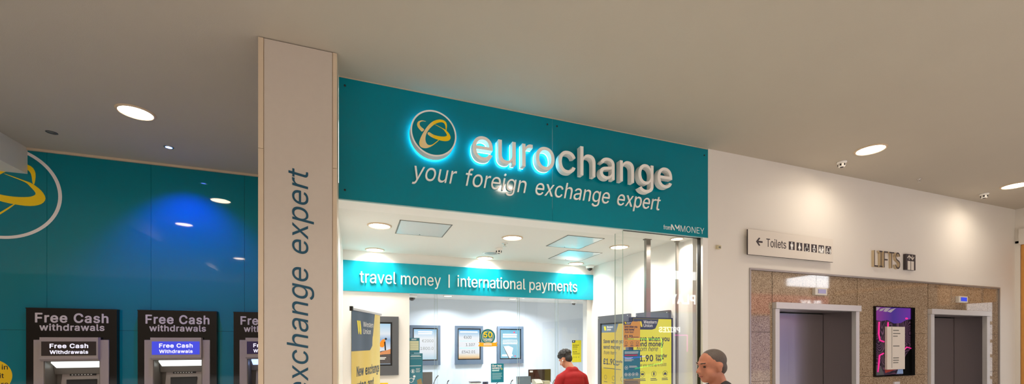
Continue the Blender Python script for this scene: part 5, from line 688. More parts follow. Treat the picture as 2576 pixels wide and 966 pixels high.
text('small_print', 'MONEY', print_white, fs, (3.556, DF, 2.928), .1, width=.355, bold=-.012)

# ------------------------------------------------------------------ big logo and sticker on the cash machine wall
bl = thing('wall_logo', 'huge gold swoosh in a white ring on teal wall, half cut by the frame', 'logo', (-3.93, DA, 3.4))
MB().ring2(circle(-3.93, 3.412, .557, 96), circle(-3.93, 3.412, .522, 96), 'y', DA-.0015, DA).build('ring', vinyl_ring, bl)
swoosh(-3.93, 3.412, .545, DA, bl)
sk = thing('round_sticker', 'round yellow sticker on the teal wall beside the first cash machine', 'sticker', (-4.025, DA, 1.24))
MB().prism(circle(-4.025, 1.239, .199, 64), 'y', DA-.001, DA).build('disc', sticker_y, sk)
for s, z, e in (('in', 1.315, -3.866), ('it', 1.215, -3.90), ('re', 1.115, -3.86)):
    text('lettering', s, ink, sk, (e, DA-.001, z), .075, align='r', bold=.01, depth=.001)

# ------------------------------------------------------------------ cash machines
def cash_machine(a, b, label, topper, lamp, lettering=glow_text):
    w = b-a; zt = 2.035; yfc = DA-.07
    t = thing('cash_machine', label, 'cash machine', (a+w/2, DA, 0), 'cash machines on the teal wall')
    X = lambda f: a+f*w
    # surround with an opening for the machine
    m = MB()
    m.box(X(0), X(.082), yfc, DA, .3, zt); m.box(X(.914), X(1), yfc, DA, .3, zt); m.box(X(.082), X(.914), yfc, DA, 1.66, zt); m.box(X(.082), X(.914), yfc, DA, .3, .5)
    m.build('surround', black_gloss, t)
    MB().box(X(0)-.004, X(1)+.004, yfc-.004, DA, zt, zt+.012, .003).build('top_edge', black_gloss, t)
    text('lettering', 'Free Cash', atm_letter, t, (X(.5), yfc, 1.876), .148, width=w*.80, align='c', bold=.03, depth=.003, track=.03)
    text('lettering', 'withdrawals', atm_letter, t, (X(.5), yfc, 1.778), .105, width=w*.71, align='c', bold=.03, depth=.003, track=.02)
    ybz = yfc-.012
    m = MB(); m.box(X(.084), X(.19), ybz, DA-.01, .5, 1.665, .004); m.box(X(.812), X(.912), ybz, DA-.01, .5, 1.665, .004); m.box(X(.19), X(.812), ybz, DA-.01, .5, .95, .004)
    m.build('fascia', atm_grey, t)
    # header box with its lit name plate
    hd = MB().prism([(yfc-.06, 1.695), (DA, 1.695), (DA, 1.41), (yfc-.035, 1.41), (yfc-.06, 1.435)], 'x', X(.178), X(.815)).build('header', atm_grey, t)
    sc = B(X(.198), X(.795), yfc-.064, yfc-.058, 1.475, 1.645, .002).build('name_plate', topper, hd)
    text('plate_lettering', 'Free Cash', lettering, hd, (X(.498), yfc-.064, 1.567), .068, width=w*.415, align='c', bold=.03, split='word', depth=.001, track=.02)
    text('plate_lettering', 'Withdrawals', lettering, hd, (X(.498), yfc-.064, 1.498), .055, width=w*.415, align='c', bold=.03, depth=.001, track=.01)
    # recess
    yr = DA+.15
    m = MB(); m.box(X(.19), X(.2), yfc, yr, .95, 1.41); m.box(X(.80), X(.812), yfc, yr, .95, 1.41); m.box(X(.19), X(.812), yr, yr+.01, .95, 1.41); m.box(X(.19), X(.812), yfc, yr, .95, .96)
    m.box(X(.19), X(.812), yfc, yr, 1.405, 1.41)
    m.build('recess', atm_inner, t)
    MB().prism([(yfc+.045, 1.385), (yfc+.15, 1.318), (yfc+.15, 1.35), (yfc+.05, 1.40)], 'x', X(.235), X(.80)).build('lamp', lamp, t)
    MB().prism([(yfc+.15, 1.32), (yfc+.17, 1.24), (yfc+.20, 1.24), (yfc+.20, 1.35), (yfc+.15, 1.35)], 'x', X(.205), X(.80)).build('lamp_hood', atm_inner, t)
    sl = MB().prism([(yr, 1.36), (yr, 1.02), (yr-.07, 1.0), (yr-.025, 1.2)], 'x', X(.27), X(.79)).build('screen_housing', atm_grey, t)
    B(X(.36), X(.66), yr-.03, yr-.02, 1.215, 1.24).build('caption_strip', black_matt, sl)
    bb = MB()
    for q in range(7): bb.box(X(.38+q*.036), X(.40+q*.036), yr-.0315, yr-.03, 1.222, 1.232)
    bb.build('caption', print_white, sl)
    B(X(.34), X(.68), yr-.06, yr-.04, 1.01, 1.17).build('screen', black_gloss, sl)
    return t
cash_machine(*CM[0], 'cash machine with dark brown name plate, leftmost on the teal wall', scr_brown, strip_lit)
cash_machine(*CM[1], 'cash machine with bright blue name plate, between two others', scr_blue, strip_lit)
cash_machine(*CM[2], 'cash machine with blue lamp, partly hidden behind the pillar', scr_violet, strip_blue)
# ------------------------------------------------------------------ ceiling fittings
def lamp_light(name, parent, r, watts, colr, spread=150, dz=-.016):
    ld = bpy.data.lights.new(name, 'AREA'); ld.shape = 'DISK'; ld.size = 2*r; ld.energy = watts; ld.color = colr; ld.spread = math.radians(spread)
    o = bpy.data.objects.new(name, ld); COL.objects.link(o); o.parent = parent; o.location = (0, 0, dz)
    return o
WARM, WHITE = (1, .89, .75), (1, .95, .87)
def downlight(u, d, z, r, label, group, watts, colr=WARM, dm=None, spread=150):
    t = thing('ceiling_downlight', label, 'ceiling light', (u, d, z), group)
    MB().lathe([(r*1.16, 0), (r*1.16, -.003), (r*1.04, -.012), (r, -.012), (r*.97, -.002), (r*.97, 0)], (0, 0, 0)).build('trim_ring', lamp_rim, t, True)
    MB().lathe([(r*.97, -.001), (r*.97, -.005), (.0, -.006)][:2], (0, 0, 0)).build('diffuser', dm or lamp_warm, t, True)
    lamp_light('lamp', t, r*.9, watts, colr, spread)
    return t
MW = 7
for (u, d, l) in ((-2.087, 5.35, 'warm round downlight in the ceiling before the cash machine wall'), (5.828, 3.344, 'warm round downlight above the toilets sign'),
                  (9.186, 3.373, 'warm round downlight at the right edge of the frame'), (2.106, 1.932, 'warm round downlight overhead, seen only as a reflection in the shop sign'),
                  (-3.19, 3.43, 'warm downlight overhead, seen as the middle reflection on the teal cash machine wall'), (-3.06, -.24, 'warm downlight reflected in the teal wall by the pillar'),
                  (-6.0, -.2, 'warm downlight reflected in the teal wall right of the big logo'), (-7.84, -2.37, 'warm downlight reflected lowest in the teal wall'),
                  (5.6, -.3, 'warm fill downlight added overhead in front of the lifts, unseen'), (9.2, -.3, 'warm fill downlight added overhead at the far right, unseen')):  # last two are unseen lamps, added to brighten the lift side
    downlight(u, d, ZC, .14, l, 'mall ceiling downlights', MW-1 if d > 3 else (115 if u < -1 else 28), WARM if u > -1 else (1, .94, .88))
bs = thing('blue_spotlight', 'small glowing blue spotlight in the ceiling above the cash machines', 'ceiling light', (-2.091, 6.17, ZC))
MB().lathe([(.05, 0), (.05, -.006), (.036, -.01), (.034, 0)], (0, 0, 0)).build('trim_ring', chrome, bs, True)
MB().lathe([(.034, -.001), (.034, -.006)], (0, 0, 0), n=24).build('lens', lamp_blue, bs, True)
sd = bpy.data.lights.new('lamp', 'SPOT'); sd.energy = 120; sd.color = (.0, .035, 1); sd.spot_size = math.radians(92); sd.spot_blend = .75; sd.shadow_soft_size = .03
so = bpy.data.objects.new('lamp', sd); COL.objects.link(so); so.parent = bs; so.location = (0, 0, -.03); so.rotation_euler = (math.radians(20), 0, 0)
cb = thing('ceiling_spot', 'small unlit dark round fitting in the ceiling by the beam', 'ceiling fitting', (-3.163, 6.186, ZC))
MB().lathe([(.05, 0), (.05, -.004), (.038, -.006), (.036, 0)], (0, 0, 0)).build('trim_ring', dark_grey, cb, True)
MB().lathe([(.036, -.001), (.036, -.003)], (0, 0, 0)).build('lens', ink_grey, cb, True)
def detector(u, d, z, r, label, group=None):
    t = thing('smoke_detector', label, 'smoke detector', (u, d, z), group)
    MB().lathe([(r, 0), (r, -.012), (r*.86, -.022), (r*.8, -.024)], (0, 0, 0)).build('base', letter_white, t, True)
    MB().lathe([(r*.7, -.022), (r*.78, -.05), (r*.62, -.066), (r*.5, -.07)], (0, 0, 0)).build('head', letter_white, t, True)
    for k in range(6):
        a = k*PI/3+.3; m = MB(); m.box(r*.66, r*.8, -.009, .009, -.058, -.034); o = m.build('vent', ink, t, True); o.rotation_euler.z = a
    MB().lathe([(r*.36, -.07), (r*.36, -.073)], (0, 0, 0), n=20).build('sensor', ink, t, True)
    return t
detector(5.877, 3.70, ZC, .055, 'white smoke detector on the ceiling below the lit downlight above the toilets sign', 'mall smoke detectors')
detector(9.244, 3.733, ZC, .055, 'white smoke detector on the ceiling near the far right corner', 'mall smoke detectors')
def sprinkler(u, d, z, r, label):
    t = thing('ceiling_sprinkler', label, 'sprinkler', (u, d, z))
    MB().lathe([(r, 0), (r*.9, -.006), (r*.35, -.008), (r*.3, -.03), (.1*r, -.03)], (0, 0, 0), n=20).build('escutcheon', chrome, t, True)
    MB().lathe([(r*.55, -.04), (r*.55, -.043)], (0, 0, 0), n=16).build('deflector', chrome, t, True)
    MB().tube([(0, 0, -.028), (0, 0, -.042)], r*.12).build('stem', chrome, t, True)
sprinkler(7.539, 3.711, ZC, .03, 'tiny sprinkler head on the ceiling above the lifts lettering')
for (u, d, l) in ((.245, 4.945, 'front left'), (.25, 6.27, 'rear left'), (1.82, 4.96, 'front middle'), (1.865, 6.31, 'rear middle'), (3.361, 4.945, 'front right, partly behind the glass edge'), (3.41, 6.25, 'rear right, by the camera dome')):
    downlight(u, d, ZI, .115, 'bright round downlight in the shop ceiling, '+l, 'shop ceiling downlights', 13, WHITE, lamp_white, 140)
downlight(3.642, 4.154, ZS, .07, 'small bright downlight under the sign above the shop glass', None, 9, WHITE, lamp_white)
for px, l in ((1127, 'left'), (1290, 'right')):
    u, d = LV(px, 744 if px < 1200 else 751, 2.47)
    downlight(u, d, 2.47, .075, 'small downlight in the staff room ceiling behind the glass, '+l+' one', 'staff room downlights', 24, (.92, .96, 1), lamp_white)
lamp_o = thing('ceiling_downlight', 'staff room downlight further back, hidden by the inner sign', 'ceiling light', (3.0, 7.5, 2.47), 'staff room downlights')
lamp_light('lamp', lamp_o, .08, 24, (.92, .96, 1)); MB().lathe([(.075, -.001), (.075, -.006)], (0, 0, 0)).build('diffuser', lamp_white, lamp_o, True)
sk2 = thing('ceiling_speaker', 'round grey ceiling speaker in the shop between lamp and smoke detector', 'speaker', (1.845, 5.913, ZI))
MB().lathe([(.125, 0), (.125, -.006), (.1, -.012), (.1, 0)], (0, 0, 0)).build('rim', letter_white, sk2, True)
MB().lathe([(.1, -.001), (.1, -.009), (.05, -.012)], (0, 0, 0)).build('grille', speaker_grille, sk2, True)
detector(1.855, 5.6, ZI, .05, 'white smoke detector in the shop ceiling in front of the round speaker')
sprinkler(1.831, 5.275, ZI, .04, 'chrome sprinkler head in the shop ceiling behind the front middle lamp')
panel_m = mat('access_panel', rgb(222, 224, 226), .12, spec=.6)
for (x0, x1, y0, y1, l) in ((.435, 1.0, 4.632, 5.232, 'square access panel in the shop ceiling, front left beside the lamp'), (2.40, 2.915, 4.60, 5.235, 'square access panel in the shop ceiling, front right'),
                            (2.80, 3.36, 5.36, 6.02, 'square access panel in the shop ceiling, rear right before the rear lamp')):
    t = thing('ceiling_panel', l, 'access panel', ((x0+x1)/2, (y0+y1)/2, ZI), 'access panels in the shop ceiling')
    w, d = (x1-x0)/2, (y1-y0)/2
    m = MB(); m.box(-w, w, -d, -d+.012, -.004, 0); m.box(-w, w, d-.012, d, -.004, 0); m.box(-w, -w+.012, -d, d, -.004, 0); m.box(w-.012, w, -d, d, -.004, 0)
    m.build('frame', ink_grey, t, True)
    B(-w+.014, w-.014, -d+.014, d-.014, -.004, 0).build('hatch', panel_m, t, True)
    MB().lathe([(.008, -.004), (.008, -.006)], (0, d-.05, 0), n=10).build('lock', ink, t, True)
def dome(u, d, z, r, label, rz=0):
    t = thing('ceiling_camera', label, 'security camera', (u, d, z), None, rz)
    MB().lathe([(r, 0), (r*1.02, -.02), (r*.86, -.045), (r*.7, -.05)], (0, 0, 0)).build('housing', letter_white, t, True)
    MB().ball((0, 0, -.042), (r*.66, r*.66, r*.7)).build('lens_ball', mat('camera_ball', rgb(60, 56, 52), .1), t, True)
    MB().lathe([(r*.2, 0), (r*.2, .02)], (0, -r*.66, -.075), 'y', 14).build('lens', ink, t, True)
dome(3.72, 6.33, ZI, .07, 'white security camera dome in the shop ceiling corner above the inner sign')
u, d = LV(1036, 742, 2.47); dome(u, d, 2.47, .09, 'white security camera dome behind the partition, left of the staff room lamp')
u, d = LV(1443, 757, 2.47); dome(u, d, 2.47, .06, 'small security camera dome in the staff room, right below the inner sign')

# ------------------------------------------------------------------ inner sign
isg = thing('inner_sign', 'bright teal sign across the shop reading travel money and international payments', 'sign', (1.83, DS, 2.355))
B(UL, UR, DS, DS+.02, 2.355, 2.785, .002).build('panel', teal_bright, isg)
yi = DS-.012
xa, xb2 = W(905, 690, yi)[0], W(1109, 700, yi)[0]; zb = W(985, 714, yi)[1]
em = (W(985, 683, yi)[1]-zb)/.757
text('letter', 'travel money', letter_white, isg, (xa, DS, zb+.0), em, width=xb2-xa, depth=.014, split=True, res=4)
xa2, xb3 = W(1151, 700, yi)[0], W(1452, 715, yi)[0]
text('letter', 'international payments', letter_white, isg, (xa2, DS, zb+.004), em, width=xb3-xa2, depth=.014, split=True, res=4)
xr = W(1130, 700, yi)[0]; B(xr-.009, xr+.009, DS-.012, DS, zb-.02, zb+em*.76).build('divider_bar', letter_white, isg)

# ------------------------------------------------------------------ shop glass with its posts and stickers
gw = MB().box(2.802, 3.884, 4.046, 4.056, 0, ZS-.002); g1 = struct('window_1', gw, glass_clear)
B(2.802, 2.812, 4.056, 4.21, 0, ZS-.002).build('return_pane', glass_clear, g1)
B(2.7995, 2.8015, 4.046, 4.056, 0, ZS-.002).build('pane_edge', glass_edge, g1)
B(2.802, 2.812, 4.2105, 4.2125, 0, ZS-.002).build('pane_edge', glass_edge, g1)
B(3.872, 3.886, 4.03, 4.07, 0, ZS-.002).build('gasket', black_matt, g1)
B(2.802, 3.886, 4.042, 4.06, ZS-.006, ZS).build('gasket', black_matt, g1)
for px0, px1, y, l in ((1626, 1637, 4.42, 'wider steel post behind the shop glass, above the yellow display'), (1702, 1707, 4.26, 'thin steel post behind the shop glass, right of the yellow display')):
    a, b = W(px0, 600, y)[0], W(px1, 600, y)[0]; t = thing('steel_post', l, 'post', ((a+b)/2, y, 0), 'posts behind the shop glass')
    B(a, b, y, y+(b-a)*.7, .01, (ZI if y > 4.3 else ZS)-.004, .003).build('shaft', steel, t)
    B(a-.012, b+.012, y-.006, y+(b-a)*.7+.006, (ZI if y > 4.3 else ZS)-.012, (ZI if y > 4.3 else ZS)).build('top_plate', steel, t)
    B(a-.03, b+.03, y-.02, y+(b-a)*.7+.02, 0, .012).build('foot_plate', steel, t)
def wu_logo(mb, x, z, s, y, t=.0012):
    for dx, pts in ((0, [(0,1),(.34,1),(.52,.22),(.40,0),(.30,0)]), (.42, [(0,1),(.34,1),(.56,.30),(.56,.0),(.28,0),(.14,.35)])):
        mb.prism([(x+(dx+a)*s, z+b*s) for a, b in pts], 'y', y-t, y)
    return mb
# free-standing display facing the mall
yd = 4.30; x0, x1 = W(1590, 797, yd)[0], W(1693, 800, yd)[0]; zt = W(1640, 798.5, yd)[1]; dz = lambda py: W(1660, py, yd)[1]; dx = lambda px: W(px, 850, yd)[0]
ds = thing('advert_display', 'tall black framed display with bright yellow money transfer advert behind the glass', 'display', ((x0+x1)/2, yd, 0))
B(x0, x1, yd, yd+.07, .55, zt, .004).build('casing', black_matt, ds)
B((x0+x1)/2-.2, (x0+x1)/2+.2, yd-.06, yd+.085, 0, .02).build('foot', black_matt, ds)
B((x0+x1)/2-.04, (x0+x1)/2+.04, yd+.02, yd+.06, .02, .56).build('stand', black_matt, ds)
sx0, sx1 = x0+.018, x1-.028
sn = B(sx0, sx1, yd-.003, yd, .62, zt-.018).build('screen', wu_screen, ds)
hx = sx0+(sx1-sx0)*.62
MB().prism(smooth_loop([(sx0, zt-.02), (hx+.02, zt-.02), (hx, zt-.08), (hx-.03, zt-.135), (hx-.08, zt-.15), (sx0, zt-.15)], 1), 'y', yd-.004, yd-.003).build('header_patch', wu_dark, sn)
wu_logo(MB(), sx0+.06, zt-.118, .068, yd-.004).build('logo', wu_yellow, sn)
text('lettering', 'Western', print_white, sn, (sx0+.145, yd-.004, zt-.075), .05, bold=.01)
text('lettering', 'Union', print_white, sn, (sx0+.145, yd-.004, zt-.118), .05, bold=.01)
tw = sx1-sx0
text('lettering', 'Save when you', ink, sn, (sx0+.035, yd-.003, dz(858)), .078, width=tw*.88, bold=.03)
text('lettering', 'send money', ink, sn, (sx0+.035, yd-.003, dz(871)), .078, width=tw*.72, bold=.03)
text('lettering', 'from here', ink, sn, (sx0+.035, yd-.003, dz(883)), .078, width=tw*.56, bold=.0, shear=.3)
text('lettering', '£1.90', ink, sn, (sx0+.03, yd-.003, dz(908)), .10, width=tw*.45, bold=.035)
text('lettering', 'transfer', ink, sn, (sx0+tw*.58, yd-.003, dz(899)), .055, width=tw*.30, bold=.025)
text('lettering', 'fee*', ink, sn, (sx0+tw*.58, yd-.003, dz(908)), .055, bold=.025)
text('lettering', 'when you send up to £600', ink, sn, (sx0+.035, yd-.003, dz(921)), .05, width=tw*.80)
for k, fx in enumerate((.23, .53, .83)):
    ic = MB(); cx, cz = sx0+tw*fx, dz(940)
    ic.ring2(circle(cx, cz, .036, 24), circle(cx, cz, .032, 24), 'y', yd-.004, yd-.003)
    if k == 0: ic.box(cx-.02, cx+.02, yd-.004, yd-.003, cz-.012, cz+.012)
    elif k == 1: ic.box(cx-.01, cx+.01, yd-.004, yd-.003, cz-.02, cz+.02)
    else: ic.prism([(cx-.022, cz), (cx, cz+.02), (cx+.022, cz), (cx+.022, cz-.016), (cx-.022, cz-.016)], 'y', yd-.004, yd-.003)
    bars(ic, cx-.05, cx+.05, cz-.062, 2, .009, .018, yd-.003); ic.build('icon', ink, sn)
# stickers on the pane
def leaf(name, label, pts, m): return None
po = thing('glass_poster', 'amber money transfer poster stuck inside the shop glass', 'poster', (2.926, 4.062, 1.58), 'posters on the shop glass')
B(2.816, 3.038, 4.058, 4.061, 1.582, 1.872).build('sheet', wu_amber, po)
MB().prism([(2.816, 1.872), (2.93, 1.872), (2.905, 1.832), (2.816, 1.832)], 'y', 4.0565, 4.058).build('header_patch', wu_dark, po)
wu_logo(MB(), 2.826, 1.84, .026, 4.0565).build('logo', wu_yellow, po)
text('lettering', 'Western', print_white, po, (2.858, 4.0565, 1.853), .016); text('lettering', 'Union', print_white, po, (2.858, 4.0565, 1.839), .016)
for s, z, b, sh in (('Save when you', 1.80, .03, 0), ('send money', 1.77, .03, 0), ('from here', 1.74, 0, .3)): text('lettering', s, ink, po, (2.828, 4.058, z), .034, bold=b, shear=sh, width=.0135*len(s)-.005)
text('lettering', '£1.90', ink, po, (2.828, 4.058, 1.69), .038, bold=.04)
ic = MB(); bars(ic, 2.93, 3.02, 1.692, 1, .006, .01, 4.058); bars(ic, 2.828, 2.97, 1.672, 1, .005, .01, 4.058)
for cx in (2.85, 2.925, 3.0): ic.ring2(circle(cx, 1.63, .016, 20), circle(cx, 1.63, .0135, 20), 'y', 4.0565, 4.058); bars(ic, cx-.02, cx+.02, 1.60, 2, .004, .008, 4.058)
ic.build('small_print', ink, po)
po = thing('glass_poster', 'teal service poster stuck inside the shop glass below the amber one', 'poster', (2.926, 4.062, 1.23), 'posters on the shop glass')
B(2.816, 3.038, 4.058, 4.061, 1.227, 1.55).build('sheet', teal_card, po)
ic = MB(); ic.ring2(circle(2.852, 1.35, .022, 24), circle(2.852, 1.35, .019, 24), 'y', 4.0565, 4.058); ic.prism([(2.845, 1.36), (2.845, 1.34), (2.866, 1.35)], 'y', 4.0565, 4.058)
for cx in (2.848, 2.896, 2.944, 2.992): ic.ring2(circle(cx, 1.275, .019, 20), circle(cx, 1.275, .016, 20), 'y', 4.0565, 4.058); ic.box(cx-.006, cx+.006, 4.0565, 4.058, 1.268, 1.282)
bars(ic, 2.83, 3.02, 1.525, 3, .006, .014, 4.058); bars(ic, 2.89, 3.02, 1.365, 2, .005, .012, 4.058); bars(ic, 2.83, 2.95, 1.46, 4, .005, .012, 4.058)
ic.build('print', print_white, po)
B(2.83, 3.0, 4.057, 4.058, 1.482, 1.502).build('stripe', mat('poster_red', rgb(200, 30, 50), .4), po)
po = thing('glass_poster', 'brown leaflet stuck inside the shop glass, cut by the bottom edge', 'poster', (2.926, 4.062, .9), 'posters on the shop glass')
B(2.816, 3.038, 4.058, 4.061, .90, 1.222).build('sheet', mat('poster_brown', rgb(150, 112, 20), .4), po)
ic = MB(); bars(ic, 2.83, 3.02, 1.19, 3, .007, .016, 4.058); ic.build('print', ink, po)

# screens on the right-hand shop wall (they face -x)
def wall_screen_right(d0, d1, z0, z1, label, wu):
    t = thing('wall_screen', label, 'wall screen', (UR, (d0+d1)/2, z0), 'framed screens on the right shop wall')
    m = MB(); f = .075
    m.ring2([(d0, z0), (d1, z0), (d1, z1), (d0, z1)], [(d0+f, z0+f*1.6), (d1-f, z0+f*1.6), (d1-f, z1-f*1.6), (d0+f, z1-f*1.6)], 'x', UR-.045, UR); m.build('frame', dark_grey, t)
    B(UR-.028, UR-.01, d0+f, d1-f, z0+f*1.6, z1-f*1.6).build('bezel', black_matt, t)
    s = B(UR-.031, UR-.028, d0+f+.02, d1-f-.02, z0+f*1.6+.02, z1-f*1.6-.02).build('screen', wu_screen if not wu else mat('display_yellow_soft', rgb(60, 54, 20), .15, emit=.72, ecol=rgb(232, 202, 70)), t)
    for y in (d0+.025, d1-.025):
        for z in (z0+.03, z1-.03): MB().lathe([(.008, -.004), (.008, 0)], (UR-.045, y, z), 'x', 12).build('bolt', chrome, t)
    if wu:
        a0, a1 = d1-f-.02, d0+f+.02; wdt = a0-a1; xs = UR-.031; zt = z1-f*1.6-.02
        MB().prism([(a0, zt), (a0-wdt*.72, zt), (a0-wdt*.62, zt-.13), (a0, zt-.13)], 'x', xs-.001, xs).build('header_patch', slate, s)
        lg = MB()
        for ddx, pts in ((0, [(0,1),(.34,1),(.52,.22),(.40,0),(.30,0)]), (.42, [(0,1),(.34,1),(.56,.30),(.56,.0),(.28,0),(.14,.35)])):
            lg.prism([(a0-.07-(ddx+p)*.07, zt-.10+q*.07) for p, q in pts], 'x', xs-.002, xs-.001)
        lg.build('logo', wu_yellow, s)
        text('lettering', 'Western', print_white, s, (xs-.001, a0-.16, zt-.06), .045, face='right'); text('lettering', 'Union', print_white, s, (xs-.001, a0-.16, zt-.10), .045, face='right')
        for st_, z, b, sh in (('Save when you', zt-.30, .03, 0), ('send money', zt-.39, .03, 0), ('from here', zt-.48, 0, .3)):
            text('lettering', st_, wu_dark, s, (xs, a0-.06, z), .078, face='right', bold=b, shear=sh)
        text('lettering', '£1.90', wu_dark, s, (xs, a0-.06, zt-.64), .12, face='right', bold=.035)
        text('lettering', 'transfer', wu_dark, s, (xs, a0-.40, zt-.60), .05, face='right', bold=.02); text('lettering', 'fee*', wu_dark, s, (xs, a0-.40, zt-.65), .05, face='right', bold=.02)
        ic = MB()
        for k in range(3):
            c = a0-.12-k*wdt*.34; ic.ring2(circle(c, zt-.85, .036, 20), circle(c, zt-.85, .031, 20), 'x', xs-.001, xs)
            ic.box(xs-.001, xs, c-.05, c+.05, zt-.93, zt-.922)
        ic.box(xs-.001, xs, a1+.12, a0-.06, zt-.71, zt-.70); ic.build('small_print', wu_dark, s)
    return t
wall_screen_right(5.327, 6.184, .62, 2.058, 'grey framed wall screen with pale yellow advert, left of the shop glass edge', True)
wall_screen_right(4.476, 5.156, .62, 2.05, 'grey framed wall screen mostly hidden behind the yellow display', False)

# ------------------------------------------------------------------ shop left: banner, partition screen
bn = thing('roll_up_banner', 'yellow roll-up banner with slate header, at the left inside the shop', 'banner', (-.1, 4.62, 0))
pL = Vector((W(884, 767, 4.15)[0], 4.15, W(884, 767, 4.15)[1])); pR = Vector((W(958, 790, 4.98)[0], 4.98, W(958, 790, 4.98)[1]))
dirv = Vector((pR.x-pL.x, pR.y-pL.y, 0)); bw = dirv.length; dirv.normalize(); nrm = Vector((dirv.y, -dirv.x, 0))
bmx = Matrix(((dirv.x, -nrm.x, 0, pL.x), (dirv.y, -nrm.y, 0, pL.y), (0, 0, 1, 0), (0, 0, 0, 1)))   # local x along the banner, -y to its front
def on_banner(o): o.matrix_local = Matrix.Translation(-Vector(bn.location)) @ bmx; return o
bz1 = (pL.z+pR.z)/2-.01
def curl(x): return .008*math.sin(x*8)+.003*math.sin(x*21+1)
def sheet(x0, x1, z0, z1, dy, cut=None, nx=64):
    bm = bmesh.new(); fr = []
    for y in (dy, dy+.002):
        fr.append([[bm.verts.new((x0+(x1-x0)*i/nx, curl(x0+(x1-x0)*i/nx)+y, z)) for i in range(nx+1)] for z in (z0, z1)])
    def quad(a, b, c, d): bm.faces.new((a, b, c, d)).smooth = True
    for i in range(nx):
        quad(fr[0][0][i], fr[0][0][i+1], fr[0][1][i+1], fr[0][1][i]); quad(fr[1][0][i+1], fr[1][0][i], fr[1][1][i], fr[1][1][i+1])
    m = MB(); m.bm.free(); m.bm = bm; return m
bs_ = on_banner(sheet(.01, bw-.01, .1, bz1-.02, 0).build('sheet', banner_y, bn, True))
hd = sheet(.01, bw*.74, bz1-.40, bz1-.02, -.0014)
for v in hd.bm.verts:
    if v.co.x > bw*.55 and v.co.z < bz1-.2: v.co.x = min(v.co.x, bw*.64); v.co.z += max(0, (v.co.x-bw*.55))*.6
on_banner(hd.build('header_patch', banner_slate, bn, True))
def ban_text(s, m, x, z, sz, gap=.0006, **k):
    for o in text('lettering', s, m, None, (0, 0, 0), sz, **k):
        me = o.data
        for v in me.vertices: v.co.x += x; v.co.z += z; v.co.y = v.co.y*.4+curl(v.co.x)-gap
        o.parent = bn; on_banner(o)
lgo = wu_logo(MB(), bw*.17, bz1-.24, .13, 0)
for v in lgo.bm.verts: v.co.y = v.co.y*.4+curl(v.co.x)-.002
on_banner(lgo.build('logo', wu_yellow, bn, True))
ban_text('Western', print_white, bw*.37, bz1-.165, .07, gap=.002); ban_text('Union', print_white, bw*.37, bz1-.235, .07, gap=.002)
zb1 = W(900, 938, 4.25)[1]
ban_text('New exchange', wu_dark, bw*.17, 1.315, .125, width=bw*.75, bold=.04)
ban_text('rates and', wu_dark, bw*.17, 1.175, .125, width=bw*.52, bold=.04)
ban_text('lower fees*', wu_dark, bw*.17, 1.035, .125, width=bw*.70, bold=.04)
on_banner(MB().box(0, bw, -.012, .012, bz1-.022, bz1, .004).build('top_rail', alu, bn, True))
on_banner(MB().box(-.012, .012, -.014, .014, bz1-.03, bz1+.012, .003).build('end_cap', black_matt, bn, True))
on_banner(MB().box(0, bw, -.05, .05, 0, .1, .01).build('base_cassette', alu, bn, True))
on_banner(MB().tube([(bw/2, .03, .09), (bw/2, .03, bz1-.02)], .008).build('support_pole', alu, bn, True))

def framed_screen(name, label, x0, x1, z0, z1, y, fm, f=(.05, .07), group=None, scr=None, depth=.045):
    t = thing(name, label, 'wall screen', ((x0+x1)/2, y, z0), group)
    m = MB(); ix0, ix1, iz0, iz1 = x0+f[0], x1-f[0], z0+f[1]*1.25, z1-f[1]*.75
    m.ring2([(x0, z0), (x1, z0), (x1, z1), (x0, z1)], [(ix0, iz0), (ix1, iz0), (ix1, iz1), (ix0, iz1)], 'y', y-depth, y); m.build('frame', fm, t)
    B(ix0, ix1, y-depth*.55, y-.005, iz0, iz1).build('bezel', black_matt, t)
    q = .022
    s = B(ix0+q, ix1-q, y-depth*.55-.002, y-depth*.55, iz0+q, iz1-q).build('screen', scr, t)
    return t, s, (ix0+q, ix1-q, iz0+q, iz1-q, y-depth*.55-.002)
sky_scr = ramp_mat('screen_sky', 2, [(0, rgb(150, 170, 190)), (.35, rgb(235, 240, 246)), (.6, rgb(140, 180, 220)), (.75, rgb(235, 242, 248)), (1, rgb(180, 220, 245))], .2, .9)
yp = DS+.02
t, s, r = framed_screen('wall_screen', 'dark framed screen showing a hiker on rocks, behind the yellow banner', W(886, 870, yp)[0], W(1002, 870, yp)[0], W(1002, 943, yp)[1], W(1002, 797, yp)[1], yp, dark_grey, (.09, .11), None, sky_scr)
xr0, xr1 = r[1]-.36, r[1]
MB().prism(smooth_loop([(xr0, r[2]+.01), (xr1, r[2]+.01), (xr1, r[2]+.21), (xr1-.06, r[2]+.20), (xr1-.13, r[2]+.19), (xr1-.2, r[2]+.16), (xr0, r[2]+.18)], 1), 'y', r[4]-.001, r[4]).build('rocks_picture', mat('picture_rock', rgb(84, 80, 82), .4, noise=.6, nscale=60), s)
MB().prism([(xr0, r[2]+.16), (xr1-.15, r[2]+.17), (xr1-.03, r[2]+.21), (xr1, r[2]+.22), (xr1, r[2]+.15), (xr0, r[2]+.12)], 'y', r[4]-.002, r[4]-.001).build('grass_picture', mat('picture_grass', rgb(206, 140, 96), .4, noise=.4, nscale=70), s)
hc = xr1-.10; _z = r; r = (r[0], r[1], r[2]-.10, r[3], r[4])
MB().prism(smooth_loop([(hc-.05, r[2]+.36), (hc-.04, r[2]+.42), (hc-.005, r[2]+.46), (hc+.025, r[2]+.45), (hc+.02, r[2]+.40), (hc+.0, r[2]+.345)], 3), 'y', r[4]-.003, r[4]-.002).build('jacket_picture', mat('picture_orange', rgb(228, 130, 20), .4, emit=.2), s)
